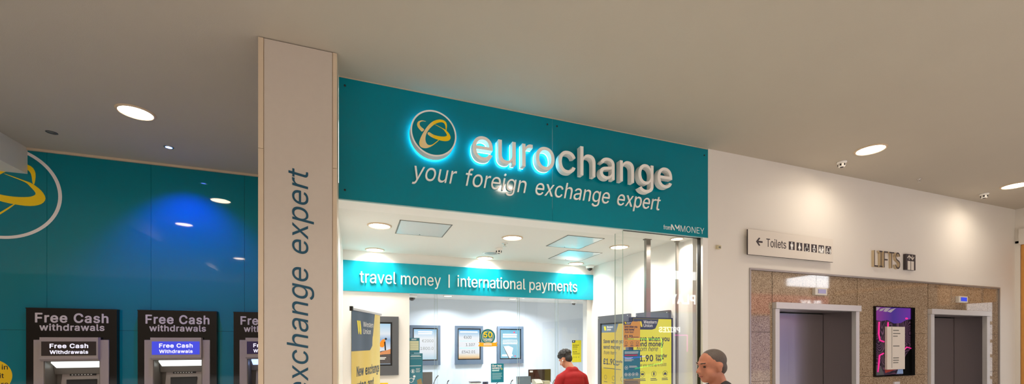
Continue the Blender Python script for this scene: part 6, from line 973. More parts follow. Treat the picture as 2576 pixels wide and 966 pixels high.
hk_ = MB(); hk_.prism(circle(hc+.035, r[2]+.465, .016, 14), 'y', r[4]-.003, r[4]-.002); hk_.prism([(hc+.01, r[2]+.42), (hc+.03, r[2]+.43), (hc+.04, r[2]+.30), (hc+.02, r[2]+.30)], 'y', r[4]-.003, r[4]-.002)
hk_.build('hiker_picture', ink, s); r = _z
cp = MB(); bars(cp, r[0]+.02, xr1-.05, r[2]+.09, 2, .012, .02, r[4]-.001, jag=.1); cp.build('caption', print_white, s)
po = thing('wall_leaflet', 'small yellow leaflet low on the partition beside the roll-up banner', 'poster', (W(968, 964, yp)[0], yp, .85))
B(W(945, 964, yp)[0], W(976, 964, yp)[0], yp-.002, yp, .84, W(970, 963, yp)[1]).build('sheet', sticker_y, po)

# ------------------------------------------------------------------ staff room: screens, badge, posters
yb_ = DB
scr_a = ramp_mat('screen_pale_blue', 2, [(0, rgb(190, 220, 235)), (.25, rgb(236, 240, 246)), (.7, rgb(246, 248, 252)), (1, rgb(150, 205, 240))], .2, 1)
scr_b = ramp_mat('screen_rates', 2, [(0, rgb(222, 170, 110)), (.08, rgb(250, 222, 180)), (.2, rgb(246, 246, 250)), (.72, rgb(248, 248, 252)), (.9, rgb(170, 210, 240)), (1, rgb(90, 170, 230))], .2, 1)
scr_c = ramp_mat('screen_card_offer', 2, [(0, rgb(150, 215, 240)), (.5, rgb(170, 225, 245)), (1, rgb(120, 205, 240))], .2, .9)
def P(px, py): return W(px, py, yb_)
grp = 'framed screens on the staff room wall'
t, s, r = framed_screen('wall_screen', 'slate framed rate screen, leftmost behind the security glass', P(1031, 818)[0], P(1107, 818)[0], P(1100, 918)[1], P(1100, 819)[1], yb_, slate, group=grp, scr=scr_a)
text('lettering', '€2000', ink_grey, s, (r[1]-.06, r[4], P(1070, 861)[1]), .075, align='r', width=.22); text('lettering', '1800.0', ink_grey, s, (r[1]-.06, r[4], P(1070, 880)[1]), .075, align='r', width=.25)
cp = MB(); bars(cp, r[0]+.08, r[1]-.08, r[3]-.06, 2, .02, .035, r[4], jag=.1); cp.build('caption', print_white, s)
t, s, r = framed_screen('wall_screen', 'slate framed screen showing the euro rate in three lines, middle behind the glass', P(1144, 820)[0], P(1214, 820)[0], P(1180, 916)[1], P(1180, 820)[1], yb_, slate, group=grp, scr=scr_b)
text('lettering', '€600', ink, s, (P(1166, 850)[0], r[4], P(1180, 852)[1]), .075, width=.155); text('lettering', '1.107', ink, s, (P(1171, 868)[0], r[4], P(1180, 870.5)[1]), .075, width=.185); text('lettering', '£542.01', ink, s, (P(1161, 886)[0], r[4], P(1180, 888.5)[1]), .075, width=.275)
cp = MB(); bars(cp, r[0]+.03, r[1]-.03, r[3]-.06, 1, .025, .03, r[4], jag=.05); cp.build('caption', print_white, s)
cp = MB(); cp.box(r[0]+.02, r[1]-.02, r[4]-.001, r[4], P(1180, 876.5)[1], P(1180, 874.5)[1]); cp.box(r[0]+.02, r[1]-.1, r[4]-.001, r[4], P(1180, 858.5)[1], P(1180, 857.5)[1]); cp.build('rule', mat('screen_blue_rule', rgb(140, 190, 225), .3, emit=.4), s)
t, s, r = framed_screen('wall_screen', 'slate framed screen with a blue card advert, rightmost behind the glass', P(1250, 821)[0], P(1315, 821)[0], P(1280, 914)[1], P(1280, 821)[1], yb_, slate, group=grp, scr=scr_c)
cp = MB(); bars(cp, r[0]+.05, r[1]-.06, r[3]-.11, 2, .028, .045, r[4], jag=.1); bars(cp, r[0]+.05, r[1]-.06, r[3]-.22, 3, .015, .035, r[4], jag=.1)
cp.prism([(r[0]+.06, r[3]-.34), (r[0]+.17, r[3]-.33), (r[0]+.27, r[3]-.37), (r[0]+.22, r[3]-.58), (r[0]+.18, r[3]-.58)], 'y', r[4]-.002, r[4]); cp.box(r[0]+.03, r[0]+.26, r[4]-.001, r[4], r[2]+.04, r[2]+.075); cp.build('advert_shapes', print_white, s)
cp = MB(); cp.prism([(r[0]+.055, r[3]-.34), (r[0]+.065, r[3]-.34), (r[0]+.19, r[3]-.58), (r[0]+.175, r[3]-.585)], 'y', r[4]-.003, r[4]-.001); cp.build('phone_edge', ink, s)
cp = MB(); cp.prism(circle(r[1]-.13, r[3]-.05, .018, 16), 'y', r[4]-.001, r[4]); cp.prism(circle(r[1]-.11, r[3]-.54, .014, 16), 'y', r[4]-.001, r[4]); cp.build('red_dot', mat('dot_red', rgb(210, 50, 80), .4), s)
# badge hangs on the security glass
yg = 6.43
bc = W(1227, 847, yg); brd = W(1248, 846, yg)[0]-bc[0]-.012
bd = thing('anniversary_sign', 'round teal badge reading 50 years with gold ribbon, between two screens', 'badge', (bc[0], yg, bc[1]-.2))
MB().prism(circle(bc[0], bc[1], brd, 48), 'y', yg-.006, yg).build('disc', teal_card, bd)
rg = MB()
for q, w_ in ((.97, .03), (.74, .05), (.60, .03)): rg.ring2(circle(bc[0], bc[1], brd*q, 40), circle(bc[0], bc[1], brd*(q-w_), 40), 'y', yg-.008, yg-.005)
rg.build('ring', cream_card, bd)
text('numerals', '50', sticker_y, bd, (bc[0], yg-.006, bc[1]-.01), .115, align='c', bold=.03, depth=.003); text('lettering', 'YEARS', print_white, bd, (bc[0], yg-.006, bc[1]-.062), .046, align='c', bold=.02, width=.12)
MB().prism([(bc[0]-.16, bc[1]-.085), (bc[0]-.135, bc[1]-.11), (bc[0]-.16, bc[1]-.15), (bc[0]-.08, bc[1]-.155), (bc[0]+.08, bc[1]-.155), (bc[0]+.16, bc[1]-.15), (bc[0]+.14, bc[1]-.115), (bc[0]+.16, bc[1]-.085), (bc[0]+.08, bc[1]-.095), (bc[0]-.08, bc[1]-.095)], 'y', yg-.010, yg-.006).build('ribbon', mat('ribbon_gold', rgb(244, 172, 12), .4), bd)
cp = MB(); bars(cp, bc[0]-.07, bc[0]+.07, bc[1]-.115, 2, .01, .02, yg-.010, jag=.1); cp.build('small_print', print_white, bd)
def poster(name, label, px0, px1, py0, py1, y, m): 
    x0, x1 = W(px0, py0, y)[0], W(px1, py0, y)[0]; z1, z0 = W((px0+px1)/2, py0, y)[1], W((px0+px1)/2, py1, y)[1]
    t = thing(name, label, 'poster', ((x0+x1)/2, y, z0)); B(x0, x1, y-.003, y, z0, z1, .001).build('sheet', m, t); return t, x0, x1, z0, z1, y-.003
t, x0, x1, z0, z1, y = poster('glass_poster', 'teal currency poster on the security glass below the badge', 1235, 1267, 914.5, 962, yg, teal_card)
text('lettering', 'Our top', print_white, t, (x0+.018, y, z1-.048), .043, bold=.03); text('lettering', 'currency is', print_white, t, (x0+.018, y, z1-.085), .043, bold=.03, width=.155)
cp = MB(); cp.box(x0+.018, x0+.135, y-.001, y, z1-.122, z1-.098); bars(cp, x0+.018, x1-.015, z1-.155, 6, .006, .018, y); cp.build('small_print', mat('pale_teal_print', rgb(170, 214, 220), .5), t)
MB().prism(circle(x1-.035, z1-.085, .017, 16), 'y', y-.0015, y-.0005).build('spot', mat('olive_spot', rgb(150, 170, 110), .5), t)
t, x0, x1, z0, z1, y = poster('wall_poster', 'small yellow money transfer poster behind the man in red', 1439, 1462, 856, 911, DB-.001, wu_yellow)
MB().prism([(x0, z1), (x0+.085, z1), (x0+.07, z1-.055), (x0, z1-.055)], 'y', y-.001, y).build('header_patch', wu_dark, t)
wu_logo(MB(), x0+.02, z1-.042, .03, y-.001).build('logo', print_white, t)
for s_, zz, b_, sh in (('Save when you', .115, .03, 0), ('send money', .155, .03, 0), ('from here', .20, 0, .3)): text('lettering', s_, ink, t, (x0+.02, y, z1-zz), .028, bold=b_, shear=sh, width=.0112*len(s_))
text('lettering', '£1.90', ink, t, (x0+.02, y, z1-.265), .034, bold=.04)
cp = MB(); bars(cp, x0+.02, x1-.02, z1-.29, 2, .005, .015, y)
for cx in (.04, .10, .16): cp.ring2(circle(x0+cx, z1-.37, .014, 16), circle(x0+cx, z1-.37, .011, 16), 'y', y-.001, y)
cp.build('small_print', ink, t)
# teal stand of service leaflets at the partition edge
t, x0, x1, z0, z1, y = poster('service_poster', 'tall teal service panel at the partition edge with small icons', 1022, 1063, 889, 975, 6.50, teal_card)
cp = MB(); xv = W(1031, 900, y)[0]
bars(cp, xv+.02, x1-.02, z1-.03, 1, .006, .02, y); bars(cp, xv+.01, x1-.015, z1-.05, 1, .009, .02, y, jag=.05); cp.box(xv+.01, x1-.015, y-.001, y, z1-.08, z1-.078); bars(cp, xv, x1-.015, z1-.19, 1, .008, .02, y, jag=.05)
bars(cp, xv+.09, x1-.03, z1-.23, 5, .004, .013, y)
cp.ring2(circle(xv+.045, z1-.265, .03, 20), circle(xv+.045, z1-.265, .026, 20), 'y', y-.001, y); cp.box(xv+.033, xv+.055, y-.001, y, z1-.285, z1-.248)
cp.ring2(circle(xv+.02, z1-.40, .035, 20), circle(xv+.02, z1-.40, .028, 20), 'y', y-.001, y); cp.prism(circle(xv+.065, z1-.345, .018, 16), 'y', y-.001, y); cp.prism(circle(xv+.06, z1-.38, .011, 16), 'y', y-.001, y)
cp.build('icons', print_white, t)
MB().prism([(x1-.085, z1-.40), (x1-.02, z1-.375), (x1-.0, z1-.48), (x1-.07, z1-.50)], 'y', y-.002, y).build('picture', mat('card_picture', rgb(150, 120, 60), .5, noise=.4, nscale=60), t)
t, x0, x1, z0, z1, y = poster('service_poster', 'small teal panel with cream card above the tall teal service panel', 1020, 1055.5, 850, 888, 6.50, teal_card)
xv = W(1030, 870, y)[0]
B(xv+.003, x1-.012, y-.001, y, z0+.04, z1-.045).build('card', cream_card, t)
cp = MB(); bars(cp, xv+.03, x1-.04, z1-.02, 2, .006, .012, y); cp.build('small_print', print_white, t)
cp = MB(); bars(cp, xv+.01, x1-.02, z1-.08, 3, .002, .035, y-.001, jag=0); cp.build('card_rule', ink_grey, t)

# security glass: panes standing on the counter, seen by their edges
zc_ = .86
edges = [(.742, 'leftmost'), (1.166, 'second from the left'), (2.487, 'third from the left'), (3.107, 'rightmost, behind the man')]
ex_ = [W(p, 800, 6.45)[0] for p in (1097, 1305, 1401)]
bnds = [.742]+ex_+[UR-.002]
nm = ('leftmost', 'with the rate screens behind', 'right of the card advert screen', 'rightmost, behind the man in red')
for k, (a, b) in enumerate(zip(bnds, bnds[1:])):
    t = thing('glass_screen', 'clear security glass pane on the counter, '+nm[k], 'glass screen', ((a+b)/2, 6.45, zc_), 'security glass panes')
    y = 6.45+.02*(k % 2)
    B(a-(.02 if k else 0), b+(.02 if k < 3 else 0), y, y+.008, zc_, 2.36).build('pane', glass_screen_m, t)
    if k: B(a-.022, a-.020, y, y+.008, zc_, 2.36).build('pane_edge', glass_edge, t)
    if k < 3: B(b+.02, b+.022, y, y+.008, zc_, 2.36).build('pane_edge', glass_edge, t)
ct = thing('service_counter', 'long pale service counter under the security glass, below the frame', 'counter', (2.28, 6.6, 0))
B(.76, UR-.01, 6.30, 7.15, .82, .86, .004).build('worktop', counter_m, ct); B(.78, UR-.02, 6.42, 6.46, 0, .82).build('front_panel', teal_bright, ct)
def mic(px, tip_py, lean, label, y=6.9):
    u, z = W(px, tip_py, y); t = thing('gooseneck_microphone', label, 'microphone', (u-lean, y, zc_), 'gooseneck microphones on the counter')
    MB().lathe([(.035, 0), (.035, .012), (.014, .02)], (0, 0, 0), n=20).build('base', black_matt, t, True)
    h = z-zc_
    pts = [(lean*f*f, 0, .015+h*f*.98) for f in [i/8 for i in range(9)]]
    MB().tube(pts, .006, 8).build('neck', black_matt, t, True); MB().cone(pts[-2], .009, (pts[-1][0]+.012*(1 if lean > 0 else -1), 0, pts[-1][2]+.006), .009, 10).build('capsule', black_matt, t, True)
mic(1100, 948, .07, 'thin black gooseneck microphone leaning right beside the left monitor')
mic(1127, 960, .02, 'short black gooseneck microphone right of the left monitor')
mic(1254, 962, .05, 'black gooseneck microphone rising to the foot of the teal currency poster')
mic(1288, 959, .03, 'black gooseneck microphone tip between teal poster and glass holder')
mic(1397, 956, .05, 'black gooseneck microphone just left of the man in red')
def monitor(px0, px1, py0, y, label, h=.34, m=black_matt, tilt=0, front=True):
    x0, x1 = W(px0, py0, y)[0], W(px1, py0, y)[0]; z1 = W((px0+px1)/2, py0, y)[1]
    t = thing('computer_monitor', label, 'monitor', ((x0+x1)/2, y, zc_), 'monitors seen from behind'); w = (x1-x0)/2; zz = z1-zc_
    B(-w, w, 0, .03, zz-h if zz > h+.05 else .05, zz, .008).build('casing', m, t, True)
    B(-w*.5, w*.5, -.015, .0, .07, zz-.06, .006).build('back_bulge', m, t, True)
    B(-.03, .03, .0, .03, .01, .08).build('stand', m, t, True); B(-.1, .1, -.07, .09, 0, .012, .004).build('foot', m, t, True)
    return t, w, zz
mon_m = mat('monitor_back', rgb(92, 84, 76), .35, noise=.08, nscale=8)
monitor(1058, 1088, 936, 7.0, 'dark computer monitor seen from behind, left behind the teal panel', .3, mon_m)
t, w, zz = monitor(1330, 1386, 929, 7.0, 'wide brown-black computer monitor seen from behind, left of the man in red', .3, mat('monitor_back_brown', rgb(64, 48, 42), .15))
B(-w+.02, -w+.08, -.002, 0, zz-.05, zz-.02).build('asset_label', print_white, t, True)
ch = thing('card_holder', 'clear grey leaflet holder with an orange strip on the counter', 'leaflet holder', (W(1318, 950, 6.8)[0], 6.8, zc_))
x0, x1 = W(1301, 948, 6.8)[0]-ch.location.x, W(1336, 948, 6.8)[0]-ch.location.x; zz = W(1318, 947, 6.8)[1]-zc_
MB().prism([(-.01, 0), (.02, 0), (.05, zz), (.02, zz)], 'x', x0, x1).build('panel', mat('holder_grey', rgb(112, 132, 140), .1), ch, True)
MB().box(x0+.02, x1-.02, .013, .016, zz-.06, zz-.045).build('orange_strip', mat('strip_orange', rgb(220, 150, 60), .4), ch, True)
pr = thing('receipt_printer', 'beige receipt printer on the counter by the monitor', 'printer', (W(1362, 960, 6.75)[0], 6.75, zc_))
zz = W(1362, 955, 6.75)[1]-zc_
MB().prism([(-.08, 0), (.12, 0), (.12, zz), (.02, zz), (-.08, zz*.6)], 'x', -.13, .0).build('body', mat('printer_beige', rgb(206, 194, 168), .4), pr, True)
B(.02, .14, -.06, .1, 0, zz*.85, .01).build('paper_tray', mat('printer_beige2', rgb(190, 180, 150), .4), pr, True)
B(.035, .12, -.03, .06, zz*.85, zz*.85+.003).build('slot', black_matt, pr, True); B(-.11, -.02, -.083, -.078, zz*.2, zz*.5).build('paper_slot', black_matt, pr, True)
wc = thing('counter_webcam', 'small dark camera standing on the counter below the badge', 'camera', (W(1221, 963, 6.7)[0], 6.7, zc_))
zz = W(1221, 960, 6.7)[1]-zc_
B(-.045, .045, -.02, .02, zz-.05, zz, .008).build('body', mat('webcam_navy', rgb(40, 44, 80), .3), wc, True); MB().tube([(0, 0, .01), (0, 0, zz-.04)], .012).build('stem', black_matt, wc, True); MB().lathe([(.04, 0), (.04, .012)], (0, 0, 0), n=20).build('foot', black_matt, wc, True)
MB().lathe([(.014, -.024), (.014, -.018)], (0, 0, zz-.025), 'y', 16).build('lens', black_gloss, wc, True)
kb = thing('cash_tray', 'white box with black edge on the counter below the middle screen', 'tray', (W(1195, 964, 6.8)[0], 6.8, zc_))
zz = W(1195, 962, 6.8)[1]-zc_
B(-.085, .085, -.06, .06, 0, zz, .006).build('body', letter_white, kb, True); B(-.09, .09, -.065, .065, zz, zz+.012, .003).build('lid', black_matt, kb, True)
# ------------------------------------------------------------------ signs and fittings on the lift wall
ts = thing('toilets_sign', 'white projecting sign reading toilets with an arrow and six dark pictograms', 'sign', (5.32, DF, 2.72))
yt = 3.95
B(4.553, 6.10, yt, yt+.012, 2.724, 3.036, .002).build('face_panel', sign_face, ts)
B(4.547, 4.553, yt+.001, yt+.013, 2.722, 3.034).build('side_plate', sign_ink, ts)
B(4.66, 6.0, yt+.012, DF, 2.80, 2.98).build('mount', sign_ink, ts)
B(4.553, 6.10, yt+.002, yt+.013, 2.720, 2.724).build('lower_edge', sign_ink, ts)
Q = lambda cx, cy: W(1860+cx/8.05, 560+cy/8.05, yt)
a0, a1, am = Q(335, 378), Q(468, 397), Q(404, 305)
ar = MB(); zc = (a0[1]+a1[1])/2; hw = .011
ar.box(a0[0]+.01, a1[0], yt-.002, yt, zc-hw, zc+hw)
hh = (Q(404, 305)[1]-Q(404, 470)[1])/2; ax = am[0]
ar.prism([(a0[0], zc), (ax-.008, zc+hh), (ax+.014, zc+hh-.006), (a0[0]+.03, zc), (ax+.014, zc-hh+.006), (ax-.008, zc-hh)], 'y', yt-.0022, yt)
ar.build('arrow', sign_ink, ts)
b0 = Q(572, 490); text('lettering', 'Toilets', sign_ink, ts, (Q(545, 400)[0], yt, b0[1]), (Q(570, 325)[1]-b0[1])/.727, width=Q(945, 500)[0]-Q(545, 400)[0], bold=0, depth=.002)
def figure(k, mb, x, z, w, h, y):
    C = lambda cx, cz, r: mb.prism([(x+cx*w+r*w*math.cos(2*PI*i/16), z+cz*h+r*w*math.sin(2*PI*i/16)) for i in range(16)], 'y', y-.001, y)
    G = lambda *p: mb.prism([(x+a*w, z+b*h) for a, b in p], 'y', y-.001, y)
    R = lambda cx, cz, r, r2: mb.ring2([(x+cx*w+r*w*math.cos(2*PI*i/20), z+cz*h+r*w*math.sin(2*PI*i/20)) for i in range(20)], [(x+cx*w+r2*w*math.cos(2*PI*i/20), z+cz*h+r2*w*math.sin(2*PI*i/20)) for i in range(20)], 'y', y-.001, y)
    def man(cx, b, s):
        C(cx, b+.80*s, .11*s); G((cx-.22*s, b+.66*s), (cx+.22*s, b+.66*s), (cx+.22*s, b+.36*s), (cx+.14*s, b+.36*s), (cx+.14*s, b), (cx+.02*s, b), (cx+.02*s, b+.3*s), (cx-.02*s, b+.3*s), (cx-.02*s, b), (cx-.14*s, b), (cx-.14*s, b+.36*s), (cx-.22*s, b+.36*s))
    def woman(cx, b, s):
        C(cx, b+.80*s, .11*s); G((cx-.1*s, b+.68*s), (cx+.1*s, b+.68*s), (cx+.27*s, b+.24*s), (cx+.11*s, b+.24*s), (cx+.11*s, b), (cx+.02*s, b), (cx+.02*s, b+.22*s), (cx-.02*s, b+.22*s), (cx-.02*s, b), (cx-.11*s, b), (cx-.11*s, b+.24*s), (cx-.27*s, b+.24*s))
    if k == 0: man(.5, .04, 1)
    elif k == 1: woman(.5, .04, 1)
    elif k == 2:
        C(.55, .82, .1); G((.48, .70), (.62, .70), (.62, .48), (.84, .48), (.84, .40), (.5, .40)); R(.48, .25, .32, .24); G((.66, .44), (.76, .44), (.88, .1), (.78, .1)); G((.2, .5), (.48, .62), (.48, .54), (.26, .42))
    elif k == 3:
        C(.5, .76, .13); G((.2, .42), (.4, .60), (.6, .60), (.8, .42), (.74, .36), (.62, .46), (.38, .46), (.26, .36)); R(.5, .22, .2, .09); G((.4, .5), (.6, .5), (.62, .3), (.38, .3))
    elif k == 4: woman(.25, .05, .85); man(.72, .03, .9); G((.38, .32), (.6, .32), (.6, .02), (.52, .02), (.49, .14), (.46, .02), (.38, .02))
    else:
        G((.3, .78), (.5, .95), (.72, .80), (.66, .74), (.5, .86), (.36, .72)); C(.25, .6, .09); R(.28, .22, .2, .14); G((.18, .5), (.34, .5), (.36, .26), (.18, .26)); C(.8, .58, .09); G((.7, .5), (.92, .5), (.98, .3), (.55, .3), (.55, .24), (.74, .24), (.74, .02), (.9, .02), (.9, .24), (.7, .4))
for k in range(6):
    l, r = ((1000, 1118), (1158, 1272), (1306, 1420), (1455, 1567), (1602, 1711), (1745, 1855))[k]
    tp, bt = ((378, 555), (400, 573), (418, 588), (435, 605), (452, 622), (470, 638))[k]
    x0, z1 = Q(l, tp)[0], Q(l, tp)[1]; x1 = Q(r, tp)[0]; z0 = Q((l+r)/2, bt-4)[1]; z1 = Q((l+r)/2, tp+8)[1]
    pg = B(x0, x1, yt-.0015, yt, z0, z1).build('pictogram', sign_ink, ts)
    m = MB(); figure(k, m, x0, z0, x1-x0, z1-z0, yt-.0015); m.build('figure', print_white, pg)
yl2 = 3.965
ls = thing('lifts_sign', 'dark raised letters spelling lifts with a lift symbol plaque beside them', 'sign', (7.4, DF, 2.7))
bzl = W(2232, 674, yl2)[1]; xl0, xl1 = W(2199, 640, yl2)[0], W(2265, 640, yl2)[0]
side_shadow = mat('letter_shadow_tan', rgb(196, 176, 146), .5)  # tan on the letter sides imitates their blurred shadows
lst = text('letter', 'LIFTS', [sign_ink, side_shadow], ls, (xl0, DF, bzl), (W(2232, 632, yl2)[1]-bzl)/.727, width=xl1-xl0, depth=DF-yl2, split=True, res=6, bold=-.012)
for o in lst:
    for p in o.data.polygons:
        p.material_index = 0 if p.normal.y < -.5 else 1
Z = lambda cx, cy: W(2160+cx/9.661, 600+cy/9.661, yl2)
x0, z1 = Z(1150, 375); x1, _ = Z(1382, 395); z0 = Z(1265, 765)[1]; z1 = Z(1265, 385)[1]
B(x0, x1, yl2, DF, z0, z1).build('plaque', sign_ink, ls)
m = MB(); hz_ = z1-z0; wz = x1-x0
m.box(x0+wz*.17, x0+wz*.46, yl2-.002, yl2, z0, z0+hz_*.56); m.box(x0+wz*.53, x0+wz*.82, yl2-.002, yl2, z0, z0+hz_*.56)
for cx, up in ((.33, 1), (.67, -1)):
    c = x0+wz*cx; za, zb3 = z0+hz_*.64, z0+hz_*.95; tip = zb3 if up > 0 else za; base = za if up > 0 else zb3
    m.box(c-.005, c+.005, yl2-.002, yl2, za, zb3)
    m.prism([(c, tip), (c-.046, tip-up*.042), (c-.038, tip-up*.052), (c, tip-up*.017), (c+.038, tip-up*.052), (c+.046, tip-up*.042)], 'y', yl2-.0024, yl2)
m.build('symbol', sign_face, ls)
bx = thing('wall_sensor', 'small beige sensor box on the white wall right of the shop', 'sensor', (4.108, DF, 2.76))
B(4.085, 4.136, DF-.04, DF, 2.762, 2.805, .005).build('housing', mat('sensor_beige', rgb(208, 194, 160), .5), bx)
B(4.095, 4.126, DF-.042, DF-.039, 2.768, 2.79, .001).build('window', ink_grey, bx)
for (a, b, z0, z1, m_, l) in ((5.775, 6.008, 2.27, 2.366, mat('indicator_grey', rgb(150, 146, 190), .2, emit=.12), 'silver floor indicator with pale grey display above the nearer lift'), (9.095, 9.345, 2.272, 2.374, mat('indicator_blue', rgb(30, 60, 200), .2, emit=.7, ecol=(.01, .06, .7, 1)), 'silver floor indicator with blue display above the far lift')):
    t = thing('floor_indicator', l, 'indicator', ((a+b)/2, DF, z0), 'lift floor indicators')
    B(a, b, DF-.035, DF+.012, z0, z1, .006).build('housing', letter_side, t)
    B(a+.05, b-.03, DF-.037, DF-.034, z0+.022, z1-.018).build('display', m_, t)
    B(a+.055, a+.06, DF-.038, DF-.035, z0+.025, z1-.02).build('divider', ink_grey, t)
dr = thing('directory_display', 'black framed purple swirl panel with a white floor directory, between the lifts', 'display', (7.51, DF, 1.13))
m = MB(); m.ring2([(7.05, 1.132), (7.977, 1.132), (7.977, 2.156), (7.05, 2.156)], [(7.062, 1.15), (7.90, 1.15), (7.90, 2.145), (7.062, 2.145)], 'y', DF-.02, DF+.03); m.build('frame', black_gloss, dr)
pn = B(7.062, 7.90, DF-.002, DF+.02, 1.15, 2.145).build('print', swirl, dr)  # reflection in the framed panel, painted on as artwork
y = DF-.002
MB().prism(smooth_loop([(7.062, 2.145), (7.90, 2.145), (7.90, 1.98), (7.8, 1.97), (7.66, 1.92), (7.5, 1.91), (7.35, 1.96), (7.2, 1.94), (7.062, 1.96)], 1), 'y', y-.001, y).build('violet_band', ramp_mat('violet_reflection', 0, [(0, rgb(190, 60, 190)), (.5, rgb(90, 50, 190)), (1, rgb(150, 60, 220))], .3, .4), pn)  # violet part of the painted reflection, glowing though no lamp
pink_m = mat('pink_reflection', rgb(255, 40, 160), .4, emit=.4)  # pink parts of the painted reflection, given their own glow
m = MB()
for k in range(4): m.prism([(7.07+.12*k, 2.14-.02*(k % 2)), (7.19+.12*k, 2.143), (7.12+.1*k, 2.10-.01*k), (7.07+.09*k, 2.085)], 'y', y-.0022-.0003*k, y-.001)
m.build('white_wave', mat('wave_white', rgb(200, 194, 210), .3), pn)
MB().tube([(7.15, y-.003, 1.93), (7.14, y-.003, 1.75), (7.17, y-.003, 1.66), (7.26, y-.003, 1.64)], .011).build('pink_line', pink_m, pn)
MB().tube([(7.25, y-.003, 1.47), (7.16, y-.003, 1.44), (7.14, y-.003, 1.3), (7.12, y-.003, 1.2)], .011).build('pink_line', pink_m, pn)
MB().tube([(7.74, y-.003, 1.52), (7.8, y-.003, 1.56), (7.9, y-.003, 1.54)], .008).build('pink_line', pink_m, pn)
MB().ball((7.36, y-.002, 1.885), (.02, .003, .05)).build('pink_drop', pink_m, pn); MB().ball((7.8, y-.002, 1.99), (.035, .003, .014)).build('pink_drop', pink_m, pn)
MB().prism([(7.70, 1.15), (7.90, 1.15), (7.90, 1.53), (7.80, 1.45), (7.72, 1.36)], 'y', y-.0012, y).build('dark_patch', black_gloss, pn)
MB().prism([(7.062, 1.15), (7.28, 1.15), (7.2, 1.27), (7.12, 1.30), (7.062, 1.29)], 'y', y-.0013, y).build('grey_patch', dark_grey, pn)
MB().prism([(7.30, 1.18), (7.56, 1.23), (7.52, 1.29), (7.28, 1.25)], 'y', y-.0014, y).build('red_patch', mat('red_reflection', rgb(170, 50, 30), .4), pn)
MB().prism([(7.56, 1.16), (7.72, 1.16), (7.70, 1.33), (7.62, 1.27)], 'y', y-.0015, y).build('blue_patch', mat('blue_reflection', rgb(150, 180, 230), .3), pn)
bd_ = B(7.285, 7.70, DF-.035, DF-.004, 1.232, 1.862, .003).build('board', sign_face, dr)
B(7.388, 7.396, DF-.0365, DF-.034, 1.255, 1.855).build('divider', ink_grey, bd_)
m = MB()
for zz, n in ((1.80, 1), (1.755, 1), (1.715, 1), (1.57, 1), (1.395, 1), (1.36, 1), (1.325, 1)):
    m.box(7.42, 7.42+.07+.11*random.random(), DF-.0362, DF-.035, zz, zz+.014)
m.build('directory_print', ink_grey, bd_)
cpn = thing('call_panel', 'small silver lift call panel below the purple display', 'call panel', (7.56, DF, .9))
B(7.50, 7.625, DF-.012, DF+.012, .82, 1.045, .004).build('plate', alu, cpn)
for zz in (.95, .89): MB().lathe([(.02, -.016), (.02, -.011)], (7.563, DF, zz), 'y', 20).build('button', letter_white, cpn)

# ------------------------------------------------------------------ people
def remesh(name, mb, m, parent, vox=.009, smooth=6):
    o = mb.build(name, m, parent, True)
    r = o.modifiers.new('r', 'REMESH'); r.mode = 'VOXEL'; r.voxel_size = vox
    s = o.modifiers.new('s', 'SMOOTH'); s.factor = .5; s.iterations = smooth
    dg = bpy.context.evaluated_depsgraph_get(); me = bpy.data.meshes.new_from_object(o.evaluated_get(dg))
    o.modifiers.clear(); o.data = me
    me.materials.clear(); me.materials.append(m)
    for p in me.polygons: p.use_smooth = True
    return o
def hand(mb, wrist, direc, palm_n, s=1):
    """palm, four bent fingers of different lengths and a thumb; direc = from wrist to knuckles, palm_n = the way the palm faces"""
    w = Vector(wrist); d = Vector(direc).normalized(); n = Vector(palm_n).normalized(); a = d.cross(n).normalized()
    for k in (-1.5, -.5, .5, 1.5): mb.cone(w+d*.015+a*.011*k, .017*s, w+d*.085*s+a*.020*k*s, .0125*s, 10)
    for k, L in ((-1.5, .066), (-.5, .078), (.5, .083), (1.5, .074)):
        b = w+d*.088*s+a*.0215*k*s; m1 = b+(d*.75+n*.5)*L*.5*s; m2 = m1+(d*.35+n*.9)*L*.4*s
        mb.cone(b, .0095*s, m1, .0088*s, 8); mb.cone(m1, .0088*s, m2, .0075*s, 8)
    t0 = w+d*.03*s+a*.034*s; t1 = t0+(d*.6+a*.6+n*.35)*.042*s; t2 = t1+(d*.85+n*.5)*.03*s
    mb.cone(t0, .014*s, t1, .011*s, 8); mb.cone(t1, .011*s, t2, .009*s, 8)
def head(mb, c, fwd_tilt, turn=0, s=1, nose=True):
    """skull, jaw, nose, brow, lips, chin and ears around centre c; looks to +y before turning; tilt > 0 nods down"""
    M = Matrix.Translation(Vector(c)) @ Matrix.Rotation(turn, 4, 'Z') @ Matrix.Rotation(-fwd_tilt, 4, 'X')
    R = M.to_3x3().to_euler()
    def bl(p, r): mb.ball(M @ Vector(p)*1, tuple(q*s for q in r), R)
    bl((0, -.012*s, .03*s), (.077, .098, .085)); bl((0, .02*s, -.03*s), (.064, .074, .088)); bl((0, .058*s, -.085*s), (.034, .030, .026))
    bl((.038*s, .045*s, -.045*s), (.028, .036, .04)); bl((-.038*s, .045*s, -.045*s), (.028, .036, .04))
    bl((0, .083*s, .028*s), (.052, .014, .012))
    mb.cone(M @ Vector((0, .088*s, .012*s)), .009*s, M @ Vector((0, .112*s, -.026*s)), .0145*s, 10)
    bl((.012*s, .098*s, -.032*s), (.01, .011, .008)); bl((-.012*s, .098*s, -.032*s), (.01, .011, .008))
    bl((0, .087*s, -.056*s), (.024, .012, .008)); bl((0, .085*s, -.068*s), (.020, .012, .008))
    for q in (-1, 1): bl((q*.079*s, -.008*s, -.01*s), (.010, .020, .033)); bl((q*.084*s, -.014*s, .006*s), (.007, .018, .018))
    return M
